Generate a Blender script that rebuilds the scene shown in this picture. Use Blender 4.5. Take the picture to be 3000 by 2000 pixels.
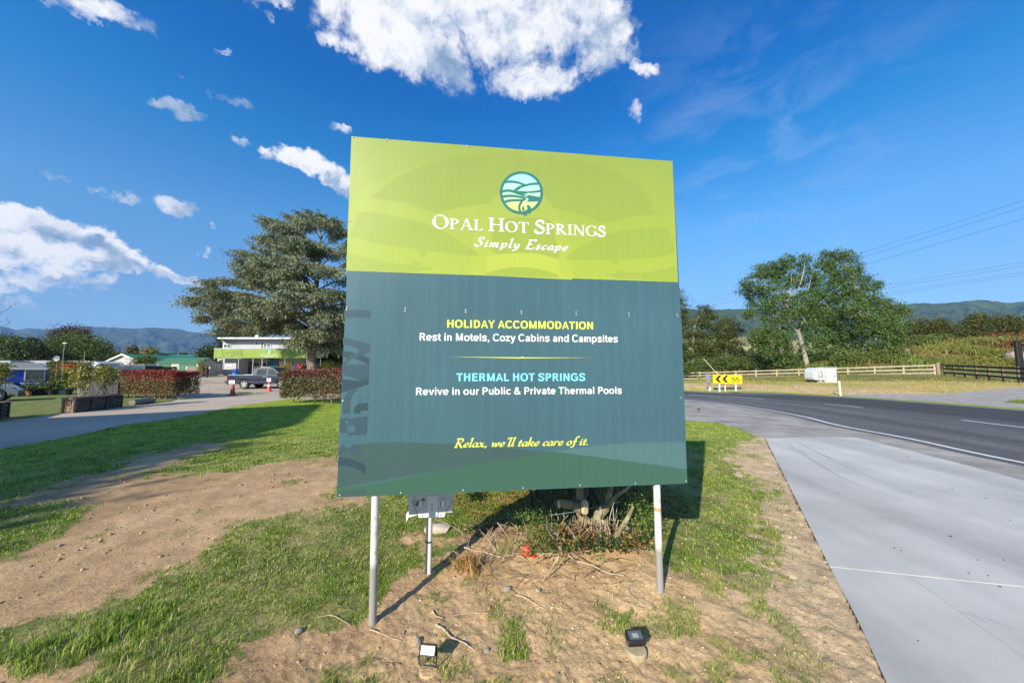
import bpy, math, random
import numpy as np
from mathutils import Vector, Matrix
R = math.radians
for o in list(bpy.data.objects):
    bpy.data.objects.remove(o)
scene = bpy.context.scene
COL = scene.collection
rng = np.random.default_rng(7)
random.seed(7)

# ------------------------------------------------------------------ camera
CAM_H = 1.65
PITCH = math.atan(0.078)
cam_data = bpy.data.cameras.new('camera')
cam_data.sensor_width = 36.0
cam_data.lens = 12.0
cam_data.clip_start = 0.05
cam_data.clip_end = 60000
cam = bpy.data.objects.new('camera', cam_data)
COL.objects.link(cam)
cam.location = (0, 0, CAM_H)
cam.rotation_euler = (R(90) + PITCH, 0, 0)
scene.camera = cam

# ------------------------------------------------------------------ light and exposure
SUN_EL, SUN_AZ = R(28.0), R(30.5)          # the light travels towards azimuth SUN_AZ (from +Y towards +X)
SUN_DIR = Vector((math.sin(SUN_AZ) * math.cos(SUN_EL), math.cos(SUN_AZ) * math.cos(SUN_EL), -math.sin(SUN_EL)))
sun_data = bpy.data.lights.new('sun', 'SUN')
sun_data.energy = 5.0
sun_data.angle = R(0.55)
sun_data.color = (1.0, 0.92, 0.78)
sun = bpy.data.objects.new('sun', sun_data)
COL.objects.link(sun)
sun.rotation_euler = SUN_DIR.to_track_quat('-Z', 'Y').to_euler()
scene.view_settings.view_transform = 'Standard'
scene.view_settings.look = 'None'
scene.view_settings.exposure = 0.42
scene.view_settings.gamma = 1.0
scene.view_settings.use_curve_mapping = False
scene.cycles.max_bounces = 6
scene.cycles.transparent_max_bounces = 8
scene.cycles.volume_bounces = 0
scene.cycles.use_denoising = True

# ------------------------------------------------------------------ picture helpers: a pixel of the photograph and a distance give a point
F_PX = 1000.0
_F = np.array([0, math.cos(PITCH), math.sin(PITCH)])
_U = np.array([0, -math.sin(PITCH), math.cos(PITCH)])
_X = np.array([1.0, 0, 0])
_C = np.array([0, 0, CAM_H])
def ray(px, py):
    return _F + (px - 1500) / F_PX * _X + (1000 - py) / F_PX * _U
def at(px, py, Y):
    r = ray(px, py)
    return _C + r * (Y / r[1])
def G(px, py, z=0.0):
    r = ray(px, py)
    return _C + r * ((z - CAM_H) / r[2])

# ------------------------------------------------------------------ sky: physical sky plus procedural cloud on the world sphere
world = bpy.data.worlds.new('World')
scene.world = world
world.use_nodes = True
wn, wl = world.node_tree.nodes, world.node_tree.links
wn.clear()
w_out = wn.new('ShaderNodeOutputWorld')
w_bg = wn.new('ShaderNodeBackground')
w_bg.inputs[1].default_value = 0.088
sky = wn.new('ShaderNodeTexSky')
sky.sky_type = 'NISHITA'
sky.sun_disc = False
sky.sun_elevation = SUN_EL
sky.sun_rotation = R(180) + SUN_AZ
sky.altitude = 0
sky.air_density = 1.0
sky.dust_density = 0.25
sky.ozone_density = 1.6
w_tc = wn.new('ShaderNodeTexCoord')
def wmath(op, a, b=None, c=None, clamp=False):
    n = wn.new('ShaderNodeMath'); n.operation = op; n.use_clamp = clamp
    for i, v in enumerate((a, b, c)):
        if v is None: continue
        if isinstance(v, (int, float)): n.inputs[i].default_value = v
        else: wl.new(v, n.inputs[i])
    return n.outputs[0]
def wvec(op, a, b=None, out=0):
    n = wn.new('ShaderNodeVectorMath'); n.operation = op
    for i, v in enumerate((a, b)):
        if v is None: continue
        if isinstance(v, (tuple, list)): n.inputs[i].default_value = v
        else: wl.new(v, n.inputs[i])
    return n.outputs[out]
def wnoise(vec, scale, detail, rough, lac=2.0, dist=0.0):
    n = wn.new('ShaderNodeTexNoise')
    n.inputs['Scale'].default_value = scale; n.inputs['Detail'].default_value = detail
    n.inputs['Roughness'].default_value = rough; n.inputs['Lacunarity'].default_value = lac
    n.inputs['Distortion'].default_value = dist
    wl.new(vec, n.inputs['Vector'])
    return n.outputs
def wramp(val, pts):
    n = wn.new('ShaderNodeValToRGB')
    n.color_ramp.elements[0].position = pts[0][0]; n.color_ramp.elements[0].color = pts[0][1] + (1,)
    n.color_ramp.elements[1].position = pts[-1][0]; n.color_ramp.elements[1].color = pts[-1][1] + (1,)
    for p, c in pts[1:-1]:
        e = n.color_ramp.elements.new(p); e.color = c + (1,)
    wl.new(val, n.inputs[0]); return n.outputs[0]
def wmix(f, a, b):
    n = wn.new('ShaderNodeMix'); n.data_type = 'RGBA'
    wl.new(f, n.inputs[0])
    for i, v in ((6, a), (7, b)):
        if isinstance(v, tuple): n.inputs[i].default_value = v + (1,)
        else: wl.new(v, n.inputs[i])
    return n.outputs[2]
D = wvec('NORMALIZE', w_tc.outputs['Generated'])
warp = wnoise(D, 9.0, 6.0, 0.62)
warp2 = wnoise(D, 40.0, 5.0, 0.65)
Dw = wvec('ADD', D, wvec('SCALE', wvec('SUBTRACT', warp[1], (0.5, 0.5, 0.5)), None))
Dw.node.inputs[1].links[0].from_node.inputs['Scale'].default_value = 0.05
Dw = wvec('ADD', Dw, wvec('SCALE', wvec('SUBTRACT', warp2[1], (0.5, 0.5, 0.5)), None))
Dw.node.inputs[1].links[0].from_node.inputs['Scale'].default_value = 0.045
CLOUDS = [
    (1130, 20, 200, 160, 10, 1.2), (1230, 130, 210, 110, 10, 1.15), (1000, 120, 70, 36, 10, .9), (1450, 60, 260, 170, 0, 1.2), (1650, 60, 190, 150, 0, 1.0),
    (1560, 230, 150, 75, -8, .95), (1300, 210, 130, 80, 15, .8), (1790, 60, 80, 140, -20, 1.0), (1750, 170, 80, 70, -30, .8), (1450, -260, 520, 200, 0, 1.2),
    (-160, 640, 150, 80, 5, 1.5), (0, 650, 95, 55, 0, 1.4), (105, 660, 85, 50, 10, 1.4), (190, 690, 80, 48, 15, 1.4), (270, 695, 62, 36, 10, 1.3), (330, 735, 66, 36, 15, 1.35), (400, 765, 60, 34, 15, 1.35), (470, 792, 52, 24, 12, 1.2), (545, 822, 60, 15, 8, 1.05),
    (60, 745, 140, 56, 5, 1.5), (40, 700, 120, 60, 5, 1.5), (300, 770, 90, 34, 12, 1.3), (150, 800, 120, 30, 6, 1.2), (210, 765, 110, 40, 8, 1.2), (-120, 760, 150, 50, 0, 1.3), (250, 830, 90, 26, 0, .95), (120, 815, 130, 34, 4, 1.1), (-60, 830, 130, 40, 0, 1.0),
    (70, 880, 100, 26, 0, .62), (210, 870, 100, 16, 4, .5), (20, 840, 90, 18, 0, .6),
    (850, 455, 52, 30, 25, 1.1), (915, 480, 60, 38, 20, 1.3), (975, 510, 50, 40, 25, 1.25), (1020, 545, 44, 40, 30, 1.1), (790, 445, 42, 22, 25, .9), (715, 410, 44, 16, 35, .6),
    (505, 602, 66, 28, 8, 1.05), (365, 588, 62, 20, 14, .85), (287, 553, 26, 16, 8, .7), (150, 510, 70, 22, 14, .8),
    (530, 320, 75, 26, 14, .85), (660, 290, 82, 22, 16, .8), (515, 215, 22, 16, 30, .5),
    (300, 40, 160, 38, 18, .85), (440, 90, 80, 26, 40, .7), (485, 120, 20, 16, 20, .6),
    (800, 0, 100, 26, 5, .85), (775, 40, 26, 14, 5, .6),
    (1900, 210, 60, 28, 22, .85), (1855, 330, 26, 48, -25, .8), (2010, 195, 34, 14, 8, .55), (1930, 270, 34, 16, 20, .5),
    (620, 660, 26, 10, 8, .6), (600, 735, 20, 10, 20, .6), (1010, 380, 40, 14, 20, .55), (680, 165, 30, 12, 20, .45),
]
field = None; lift = None
for (px, py, hw, hh, tilt, s) in CLOUDS:
    c = ray(px, py); c = c / np.linalg.norm(c)
    t = R(tilt); un = lambda v: v / np.linalg.norm(v)
    e1 = un(ray(px + 9 * math.cos(t), py + 9 * math.sin(t))) - c; e2 = un(ray(px + 9 * math.sin(t), py - 9 * math.cos(t))) - c
    e1 = (e1 - c * (e1 @ c)) * hw / 9; e2 = (e2 - c * (e2 @ c)) * hh / 9
    gm_ = np.linalg.inv(np.array([[e1 @ e1, e1 @ e2], [e1 @ e2, e2 @ e2]]))
    g1_ = gm_[0, 0] * e1 + gm_[0, 1] * e2; g2_ = gm_[1, 0] * e1 + gm_[1, 1] * e2
    d1 = wvec('DOT_PRODUCT', Dw, tuple(g1_), out=1)
    d2 = wvec('DOT_PRODUCT', Dw, tuple(g2_), out=1)
    r2 = wmath('ADD', wmath('MULTIPLY', d1, d1), wmath('MULTIPLY', d2, d2))
    front = wmath('MULTIPLY', wmath('GREATER_THAN', wvec('DOT_PRODUCT', D, tuple(c), out=1), 0.3), s * 1.25)
    v = wmath('MULTIPLY', front, wmath('MAXIMUM', wmath('MULTIPLY_ADD', r2, -0.62, 1.0), 0.0))
    field = v if field is None else wmath('MAXIMUM', field, v)
    if s >= 1.1 and py > 400:
        q = wmath('MULTIPLY', wmath('MULTIPLY', v, v), d2)
        lift = q if lift is None else wmath('ADD', lift, q)
sep = wn.new('ShaderNodeSeparateXYZ'); wl.new(D, sep.inputs[0])
back = wmath('MULTIPLY', wmath('SUBTRACT', -0.05, sep.outputs[1]), 4.0, clamp=True)
cells = wnoise(D, 3.0, 3.0, 0.5)
field = wmath('MAXIMUM', field, wmath('MULTIPLY', wmath('MULTIPLY', wmath('SUBTRACT', cells[0], 0.40), 4.6), back))
puff = wnoise(D, 14.0, 9.0, 0.60, dist=0.2)
puffb = wnoise(D, 46.0, 6.0, 0.6)
puffc = wmath('ADD', wmath('SUBTRACT', puff[0], 0.5), wmath('MULTIPLY', wmath('SUBTRACT', puffb[0], 0.5), 0.22))
dens = wmath('ADD', field, wmath('MULTIPLY', wmath('MULTIPLY', puffc, 2.8), wmath('MULTIPLY', field, 2.2, clamp=True)))
mask = wn.new('ShaderNodeMapRange'); mask.interpolation_type = 'SMOOTHSTEP'
wl.new(dens, mask.inputs[0]); mask.inputs[1].default_value = 0.40; mask.inputs[2].default_value = 1.25
soft = wnoise(Dw, 5.5, 4.0, 0.5)
up_shift = wvec('ADD', Dw, (0.0, 0.0, 0.022))
soft2 = wnoise(up_shift, 13.0, 6.0, 0.55)
soft3 = wnoise(Dw, 13.0, 6.0, 0.55)
relief = wmath('SUBTRACT', soft3[0], soft2[0])
tone = wmath('ADD', wmath('ADD', wmath('MULTIPLY_ADD', lift, .40, wmath('MULTIPLY', relief, 2.6)), wmath('MULTIPLY', wmath('SUBTRACT', soft[0], 0.5), -3.4)), wmath('SUBTRACT', 0.82, wmath('MULTIPLY', wmath('SUBTRACT', dens, 0.95, clamp=True), 0.30)), clamp=True)
ccol = wramp(tone, [(0.0, (2.1, 3.3, 5.0)), (0.40, (4.0, 4.9, 6.3)), (0.70, (6.9, 7.3, 8.0)), (1.0, (8.9, 8.9, 9.0))])
cmap = wn.new('ShaderNodeMapping'); wl.new(D, cmap.inputs[0]); cmap.inputs['Rotation'].default_value = (0.2, 0.5, 0.3); cmap.inputs['Scale'].default_value = (1.6, 1.6, 4.0)
cir = wnoise(cmap.outputs[0], 4.2, 8.0, 0.62, dist=0.6)
cc = ray(2200, 440); cc /= np.linalg.norm(cc)
cd = wmath('SUBTRACT', 1.0, wmath('MULTIPLY', wvec('DISTANCE', D, tuple(cc), out=1), 2.9), clamp=True)
cirm = wmath('MULTIPLY', wmath('MULTIPLY', wmath('SUBTRACT', cir[0], 0.44, clamp=True), 3.0), wmath('ADD', wmath('MULTIPLY', cd, 0.9), 0.0), clamp=True)
tint = wn.new('ShaderNodeMix'); tint.data_type = 'RGBA'; tint.blend_type = 'MULTIPLY'; tint.inputs[0].default_value = 1.0
elev = wmath('MAXIMUM', sep.outputs[2], 0.0)
tcol = wramp(elev, [(0.0, (.62, .92, 1.25)), (0.16, (.66, .96, 1.30)), (0.33, (.60, 1.26, 1.66)), (0.5, (.12, 1.13, 1.80)), (0.62, (.0, .88, 1.80)), (0.75, (.0, .86, 1.80)), (1.0, (.0, .80, 1.75))])
wl.new(sky.outputs[0], tint.inputs[6]); wl.new(tcol, tint.inputs[7])
c1 = wmix(wmath('MULTIPLY', cirm, 0.30), tint.outputs[2], (6.6, 7.4, 8.6))
c2 = wmix(wmath('MULTIPLY', mask.outputs[0], 0.97), c1, ccol)
wl.new(c2, w_bg.inputs[0])
wl.new(w_bg.outputs[0], w_out.inputs[0])

# ------------------------------------------------------------------ helpers
def srgb(r, g, b):
    f = lambda c: (c / 255 / 12.92) if c / 255 <= 0.04045 else ((c / 255 + 0.055) / 1.055) ** 2.4
    return (f(r), f(g), f(b))

MATS = {}
def mat(name, color, rough=0.7, vary=0.0, vscale=4.0, bump=0.0, bscale=30.0, metal=0.0, spec=0.5, color2=None, coord='Object', trans=0.0, attr=None, detail=6.0, stretch=None, alpha=None, coat=0.0):
    if name in MATS: return MATS[name]
    m = bpy.data.materials.new(name); m.use_nodes = True
    nt = m.node_tree; n, l = nt.nodes, nt.links
    b = n['Principled BSDF']
    b.inputs['Roughness'].default_value = rough; b.inputs['Metallic'].default_value = metal
    b.inputs['Specular IOR Level'].default_value = spec
    b.inputs['Coat Weight'].default_value = coat
    b.inputs['Base Color'].default_value = tuple(color) + (1,)
    tc = n.new('ShaderNodeTexCoord')
    src = tc.outputs[coord]
    if stretch:
        mp = n.new('ShaderNodeMapping'); mp.inputs['Scale'].default_value = stretch; l.new(src, mp.inputs[0]); src = mp.outputs[0]
    col = None
    if attr:
        a = n.new('ShaderNodeAttribute'); a.attribute_name = attr; col = a.outputs['Color']
    if vary or color2:
        t = n.new('ShaderNodeTexNoise'); t.inputs['Scale'].default_value = vscale; t.inputs['Detail'].default_value = detail; t.inputs['Roughness'].default_value = 0.65
        l.new(src, t.inputs['Vector'])
        if color2:
            cr = n.new('ShaderNodeValToRGB'); cr.color_ramp.elements[0].position = 0.36; cr.color_ramp.elements[1].position = 0.66
            cr.color_ramp.elements[0].color = tuple(color) + (1,); cr.color_ramp.elements[1].color = tuple(color2) + (1,)
            l.new(t.outputs[0], cr.inputs[0]); col = cr.outputs[0]
        if vary:
            mr = n.new('ShaderNodeMapRange'); mr.inputs[1].default_value = 0.3; mr.inputs[2].default_value = 0.7
            mr.inputs[3].default_value = 1 - vary; mr.inputs[4].default_value = 1 + vary
            l.new(t.outputs[0], mr.inputs[0])
            mx = n.new('ShaderNodeVectorMath'); mx.operation = 'SCALE'
            if col is None: mx.inputs[0].default_value = tuple(color)
            else: l.new(col, mx.inputs[0])
            l.new(mr.outputs[0], mx.inputs['Scale']); col = mx.outputs[0]
    if col is not None: l.new(col, b.inputs['Base Color'])
    if bump:
        t2 = n.new('ShaderNodeTexNoise'); t2.inputs['Scale'].default_value = bscale; t2.inputs['Detail'].default_value = 5
        l.new(src, t2.inputs['Vector'])
        bp = n.new('ShaderNodeBump'); bp.inputs['Strength'].default_value = min(1, bump); bp.inputs['Distance'].default_value = 0.02
        l.new(t2.outputs[0], bp.inputs['Height']); l.new(bp.outputs[0], b.inputs['Normal'])
    if trans:
        tr = n.new('ShaderNodeBsdfTranslucent'); ms = n.new('ShaderNodeMixShader'); ms.inputs[0].default_value = trans
        if col is not None: l.new(col, tr.inputs[0])
        else: tr.inputs[0].default_value = tuple(color) + (1,)
        l.new(b.outputs[0], ms.inputs[1]); l.new(tr.outputs[0], ms.inputs[2]); l.new(ms.outputs[0], n['Material Output'].inputs[0])
    MATS[name] = m
    return m

def link(name, me, m=None, parent=None, label=None, cat=None, group=None, kind=None, smooth=False):
    if m is not None:
        me.materials.clear(); me.materials.append(m)
    o = bpy.data.objects.new(name, me); COL.objects.link(o)
    if smooth: me.shade_smooth()
    if parent is not None: o.parent = parent
    tag(o, label, cat, group, kind)
    return o
def tag(o, label=None, cat=None, group=None, kind=None):
    if label: o['label'] = label
    if cat: o['category'] = cat
    if group: o['group'] = group
    if kind: o['kind'] = kind
    return o
def thing(name, loc, label, cat, group=None, rz=0.0):
    o = bpy.data.objects.new(name, None); COL.objects.link(o)
    o.location = tuple(loc); o.rotation_euler = (0, 0, rz); o.empty_display_size = 0.1
    return tag(o, label, cat, group)
def copy_tree(o, parent=None, loc=None, rz=None, label=None):
    c = o.copy(); COL.objects.link(c)
    if parent is not None: c.parent = parent
    if loc is not None: c.location = tuple(loc)
    if rz is not None: c.rotation_euler = (0, 0, rz)
    if label: c['label'] = label
    for ch in list(o.children): copy_tree(ch, c)
    return c
def rawmesh(name, V, Fq, attrs=None):
    """V (n,3); Fq (m,k) all faces with the same vertex count"""
    V = np.asarray(V, dtype=np.float32); Fq = np.asarray(Fq, dtype=np.int32)
    me = bpy.data.meshes.new(name)
    me.vertices.add(len(V)); me.vertices.foreach_set('co', V.ravel())
    m, k = Fq.shape
    me.loops.add(m * k); me.loops.foreach_set('vertex_index', Fq.ravel())
    me.polygons.add(m); me.polygons.foreach_set('loop_start', np.arange(0, m * k, k, dtype=np.int32))
    me.update(calc_edges=True)
    if attrs is not None:
        for an, arr in attrs.items():
            ca = me.color_attributes.new(an, 'FLOAT_COLOR', 'POINT')
            full = np.ones((len(V), 4), dtype=np.float32); full[:, :3] = arr
            ca.data.foreach_set('color', full.ravel())
    return me
class MB:
    """collects simple solids into one mesh"""
    def __init__(s): s.v = []; s.f = []
    def add(s, vs, fs):
        k = len(s.v); s.v += [tuple(map(float, v)) for v in vs]; s.f += [tuple(i + k for i in f) for f in fs]; return s
    def box(s, c, d, rz=0.0, taper=1.0, rx=0.0, ry=0.0, bev=0.0):
        hx, hy, hz = d[0] / 2, d[1] / 2, d[2] / 2
        M = Matrix.Rotation(rz, 3, 'Z') @ Matrix.Rotation(ry, 3, 'Y') @ Matrix.Rotation(rx, 3, 'X')
        if bev > 0:
            b = min(bev, hx * .9, hy * .9, hz * .9)
            vs = []
            for sz in (-1, 1):
                for (ix, iy, iz) in ((hx - b, hy - b, hz), (hx, hy, hz - b)):
                    pass
            def ring(x, y, z, bb):
                return [(-x + bb, -y, z), (x - bb, -y, z), (x, -y + bb, z), (x, y - bb, z), (x - bb, y, z), (-x + bb, y, z), (-x, y - bb, z), (-x, -y + bb, z)]
            rings = [ring(hx - b, hy - b, -hz, b * .3), ring(hx, hy, -hz + b, b), ring(hx, hy, hz - b, b), ring(hx - b, hy - b, hz, b * .3)]
            vs = [v for r_ in rings for v in r_]
            fs = [tuple(range(7, -1, -1)), tuple(range(24, 32))]
            for k in range(3):
                for i in range(8):
                    a0 = k * 8 + i; a1 = k * 8 + (i + 1) % 8
                    fs.append((a0, a1, a1 + 8, a0 + 8))
        else:
            vs = [(-hx, -hy, -hz), (hx, -hy, -hz), (hx, hy, -hz), (-hx, hy, -hz), (-hx * taper, -hy * taper, hz), (hx * taper, -hy * taper, hz), (hx * taper, hy * taper, hz), (-hx * taper, hy * taper, hz)]
            fs = [(3, 2, 1, 0), (4, 5, 6, 7), (0, 1, 5, 4), (1, 2, 6, 5), (2, 3, 7, 6), (3, 0, 4, 7)]
        vs = [tuple(M @ Vector(v) + Vector(c)) for v in vs]
        return s.add(vs, fs)
    def span(s, x0, x1, y0, y1, z0, z1):
        return s.box(((x0 + x1) / 2, (y0 + y1) / 2, (z0 + z1) / 2), (abs(x1 - x0), abs(y1 - y0), abs(z1 - z0)))
    def tube(s, pts, rad, n=8, cap=True):
        pts = [Vector(p) for p in pts]
        if isinstance(rad, (int, float)): rad = [rad] * len(pts)
        base = len(s.v); vs = []; fs = []
        prev = None
        for i, p in enumerate(pts):
            if i == 0: t = pts[1] - p
            elif i == len(pts) - 1: t = p - pts[-2]
            else: t = pts[i + 1] - pts[i - 1]
            t = t.normalized() if t.length > 1e-9 else Vector((0, 0, 1))
            if prev is None:
                a = Vector((0, 0, 1)) if abs(t.z) < .9 else Vector((1, 0, 0))
                u = t.cross(a).normalized()
            else:
                u = (prev - t * prev.dot(t)).normalized()
            prev = u; w = t.cross(u)
            for k in range(n):
                an = 2 * math.pi * k / n
                vs.append(tuple(p + (u * math.cos(an) + w * math.sin(an)) * rad[i]))
        for i in range(len(pts) - 1):
            for k in range(n):
                a0 = i * n + k; a1 = i * n + (k + 1) % n
                fs.append((a0, a1, a1 + n, a0 + n))
        if cap:
            fs.append(tuple(range(n - 1, -1, -1))); fs.append(tuple(range((len(pts) - 1) * n, len(pts) * n)))
        return s.add(vs, fs)
    def lathe(s, prof, n=16, c=(0, 0, 0), axis='Z', cap=True):
        vs = []; fs = []
        for (r, z) in prof:
            for k in range(n):
                a = 2 * math.pi * k / n
                p = (r * math.cos(a), r * math.sin(a), z)
                if axis == 'Y': p = (p[0], p[2], p[1])
                if axis == 'X': p = (p[2], p[0], p[1])
                vs.append((p[0] + c[0], p[1] + c[1], p[2] + c[2]))
        for i in range(len(prof) - 1):
            for k in range(n):
                a0 = i * n + k; a1 = i * n + (k + 1) % n
                fs.append((a0, a1, a1 + n, a0 + n))
        if cap: fs.append(tuple(range(n - 1, -1, -1))); fs.append(tuple(range((len(prof) - 1) * n, len(prof) * n)))
        return s.add(vs, fs)
    def prism(s, outline, y0, y1, plane='XZ'):
        """outline in a plane, extruded along the third axis"""
        n = len(outline); vs = []
        for y in (y0, y1):
            for (a, b) in outline:
                vs.append({'XZ': (a, y, b), 'XY': (a, b, y), 'YZ': (y, a, b)}[plane])
        fs = [tuple(range(n)), tuple(range(2 * n - 1, n - 1, -1))]
        for i in range(n):
            j = (i + 1) % n
            fs.append((i, i + n, j + n, j))
        return s.add(vs, fs)
    def mesh(s, name):
        me = bpy.data.meshes.new(name); me.from_pydata(s.v, [], s.f); me.update(); return me
    def obj(s, name, m, parent=None, smooth=False, **k):
        me = s.mesh(name)
        o = link(name, me, m, parent, **k)
        if smooth:
            me.shade_smooth()
            try: me.set_sharp_from_angle(angle=R(38))
            except Exception: pass
        return o

def vnoise(x, y, seed=0):
    xi = np.floor(x).astype(np.int64); yi = np.floor(y).astype(np.int64)
    fx = x - xi; fy = y - yi
    fx = fx * fx * (3 - 2 * fx); fy = fy * fy * (3 - 2 * fy)
    def h(a, b):
        v = (a * 374761393 + b * 668265263 + seed * 974634777) & 0xFFFFFFFF
        v = ((v ^ (v >> 13)) * 1274126177) & 0xFFFFFFFF
        return ((v ^ (v >> 16)) & 0xFFFF) / 65535.0
    return (h(xi, yi) * (1 - fx) + h(xi + 1, yi) * fx) * (1 - fy) + (h(xi, yi + 1) * (1 - fx) + h(xi + 1, yi + 1) * fx) * fy
def fbm(x, y, sc, octs=4, seed=0, gain=.5):
    t = 0; a = 1; tot = 0
    for i in range(octs):
        t = t + a * vnoise(x * sc + 13.7 * i, y * sc - 7.1 * i, seed + i); tot += a; a *= gain; sc *= 2.03
    return t / tot
def sstep(a, b, x):
    t = np.clip((x - a) / (b - a), 0, 1); return t * t * (3 - 2 * t)
def poly_sd(P, x, y):
    """signed distance to a polygon, positive inside"""
    P = np.asarray(P, float); d = np.full(np.shape(x), 1e18); inside = np.zeros(np.shape(x), bool)
    n = len(P)
    for i in range(n):
        ax, ay = P[i][:2]; bx, by = P[(i + 1) % n][:2]
        ex, ey = bx - ax, by - ay; L = ex * ex + ey * ey + 1e-12
        t = np.clip(((x - ax) * ex + (y - ay) * ey) / L, 0, 1)
        d = np.minimum(d, (x - ax - t * ex) ** 2 + (y - ay - t * ey) ** 2)
        cr = ((ay > y) != (by > y)) & (x < (bx - ax) * (y - ay) / (by - ay + 1e-15) + ax)
        inside ^= cr
    d = np.sqrt(d)
    return np.where(inside, d, -d)
def line_d(P, x, y):
    P = np.asarray(P, float); d = np.full(np.shape(x), 1e18)
    for i in range(len(P) - 1):
        ax, ay = P[i][:2]; bx, by = P[i + 1][:2]
        ex, ey = bx - ax, by - ay; L = ex * ex + ey * ey + 1e-12
        t = np.clip(((x - ax) * ex + (y - ay) * ey) / L, 0, 1)
        d = np.minimum(d, (x - ax - t * ex) ** 2 + (y - ay - t * ey) ** 2)
    return np.sqrt(d)
def spline(P, n=8):
    P = [np.asarray(p, float) for p in P]; out = []
    for i in range(len(P) - 1):
        p0 = P[max(i - 1, 0)]; p1 = P[i]; p2 = P[i + 1]; p3 = P[min(i + 2, len(P) - 1)]
        for k in range(n):
            t = k / n
            out.append(0.5 * ((2 * p1) + (-p0 + p2) * t + (2 * p0 - 5 * p1 + 4 * p2 - p3) * t * t + (-p0 + 3 * p1 - 3 * p2 + p3) * t ** 3))
    out.append(P[-1]); return np.array(out)
# ------------------------------------------------------------------ terrain height from surveyed points
def gxy(pts, z=0.0): return [tuple(G(px, py, z)[:2]) for px, py in pts]
CP = [  # x, y, z
    (0, 0, 0), (-5, 3, 0), (5, 3, 0), (-9, 8, 0), (-4, 8, 0), (4, 8, 0), (-15, 10, 0), (-17, 14, 0), (0, 14, 0), (9, 4, 0), (9, 12, 0), (9.6, 17, 0), (15, 5, 0), (15, 12, 0), (20, 10, 0), (18, 17, 0), (11, 21, 0), (5, 26, 0), (-2, 30, 0),
    (0, -12, 0), (-14, -10, 0), (14, -10, 0), (-24, 17, 0), (-22, 20, 0), (-33, 24, 0), (-14, 18, 0), (-18, 26.5, .04), (-12, 28, .05), (-40, 54, .52), (-28, 54, .57), (-24.6, 42, .35), (-50, 46, .3), (-60, 40, .2), (-70, 70, .3), (-10, 50, .5),
    (0, 40, .2), (22, 5, 0), (24, 12, .02), (26, 3, 0),
    (14.2, 24.2, .0), (15.4, 27.4, .34), (20, 20.9, .04), (17.5, 22.4, .03), (8, 30, .25), (20.5, 25, .36), (26.8, 29, .43), (29, 23, .40), (33, 27, .55),
    (26, 52, -.1), (34, 44, .4), (45.5, 37, .95), (42, 28.5, .48), (60, 36, 1.1), (15, 60, -.3), (60, 20, .4),
    (52, 46, 3.0), (70, 50, 4.9), (85, 52, 6.2), (110, 60, 6.5), (44, 46, 1.6), (38, 50, 1.4), (80, 80, 5.0), (40, 80, 0.5),
    (-300, 0, 0), (300, 0, 0), (0, 300, 0), (0, -300, 0), (-200, 200, 0.5), (200, 200, 1.0), (-200, -200, 0), (200, -200, 0), (-900, 900, 0), (900, 900, 0), (-900, -900, 0), (900, -900, 0),
]
_cp = np.array(CP, float)
_d = np.hypot(_cp[:, None, 0] - _cp[None, :, 0], _cp[:, None, 1] - _cp[None, :, 1])
_n = len(_cp); _A = np.zeros((_n + 1, _n + 1)); _A[:_n, :_n] = np.sqrt(_d ** 2 + 1.0); _A[:_n, _n] = 1; _A[_n, :_n] = 1
_w = np.linalg.solve(_A, np.r_[_cp[:, 2], 0])
def Hbase(x, y):
    x = np.asarray(x, float); y = np.asarray(y, float); z = np.full(x.shape, _w[_n])
    for i in range(_n): z = z + _w[i] * np.sqrt((x - _cp[i, 0]) ** 2 + (y - _cp[i, 1]) ** 2 + 1.0)
    r = np.hypot(x, y)
    return z * sstep(9, 22, r) * (1 - sstep(700, 900, r))
SLAB = gxy([(2242, 1283), (2334, 1465), (2431, 1659), (2512, 1812), (2599, 2000)]) + [(1.6, 0.4), (2.0, -3.0), (8.2, -3.0)] + gxy([(3000, 1407), (2818, 1358), (2665, 1320), (2512, 1281), (2410, 1279)])
NEAR_LINE = [(8.2, -14), (8.7, 0), (8.95, 5.9)] + gxy([(2665, 1284), (2461, 1246), (2347, 1218), (2211, 1194), (2072, 1176)]) + [(7.3, 21.5), (3.0, 25.0), (-3.0, 27.5), (-10, 28.9), (-30, 31.0)]
NEAR_LINE = spline(NEAR_LINE[:3] + NEAR_LINE[3:], 6)
FAR_LINE = spline([(20.6, -14), (20.4, 0), (20.2, 8), tuple(G(3000, 1203)[:2]), tuple(G(2700, 1180)[:2]), tuple(G(2500, 1165)[:2]), tuple(G(2293, 1154)[:2]), tuple(G(2150, 1149.5)[:2]), tuple(G(2002, 1147)[:2]), (6, 28.4), (0, 33.0), (-8, 35.5), (-30, 38)], 6)
SEAL_NEAR = [(5.2, -14), (6.0, -3), (8.2, -2.9)] + gxy([(3000, 1407), (2818, 1358), (2665, 1320), (2512, 1281), (2410, 1279), (2243, 1282), (2216, 1276), (2170, 1256), (2104, 1238), (2010, 1231)]) + [(4.4, 11.6), (2.8, 13.5), (0.5, 16), (-2, 20.5), (-8, 27.4), (-30, 29.6)]
DRIVE = gxy([(0, 1313), (217, 1276), (352, 1245), (542, 1220), (678, 1191), (845, 1167)]) + [(-8.5, 18.6), (-4, 18.4), (-1, 18.2), (-2.2, 20.6), (-8, 27.5), (-9, 40), (-18, 44), (-20, 53.2), (-47, 53.4), (-48, 44), (-44, 38), (-29, 30.0), (-22.8, 23.0), (-18.0, 18.6)] + gxy([(500, 1176), (357, 1192), (184, 1210), (0, 1235)]) + [(-18.5, 7.8), (-19.0, -6.0), (-11.0, -6.0)]
def dilate_in(P, x, y): return poly_sd(P, x, y)
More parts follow.
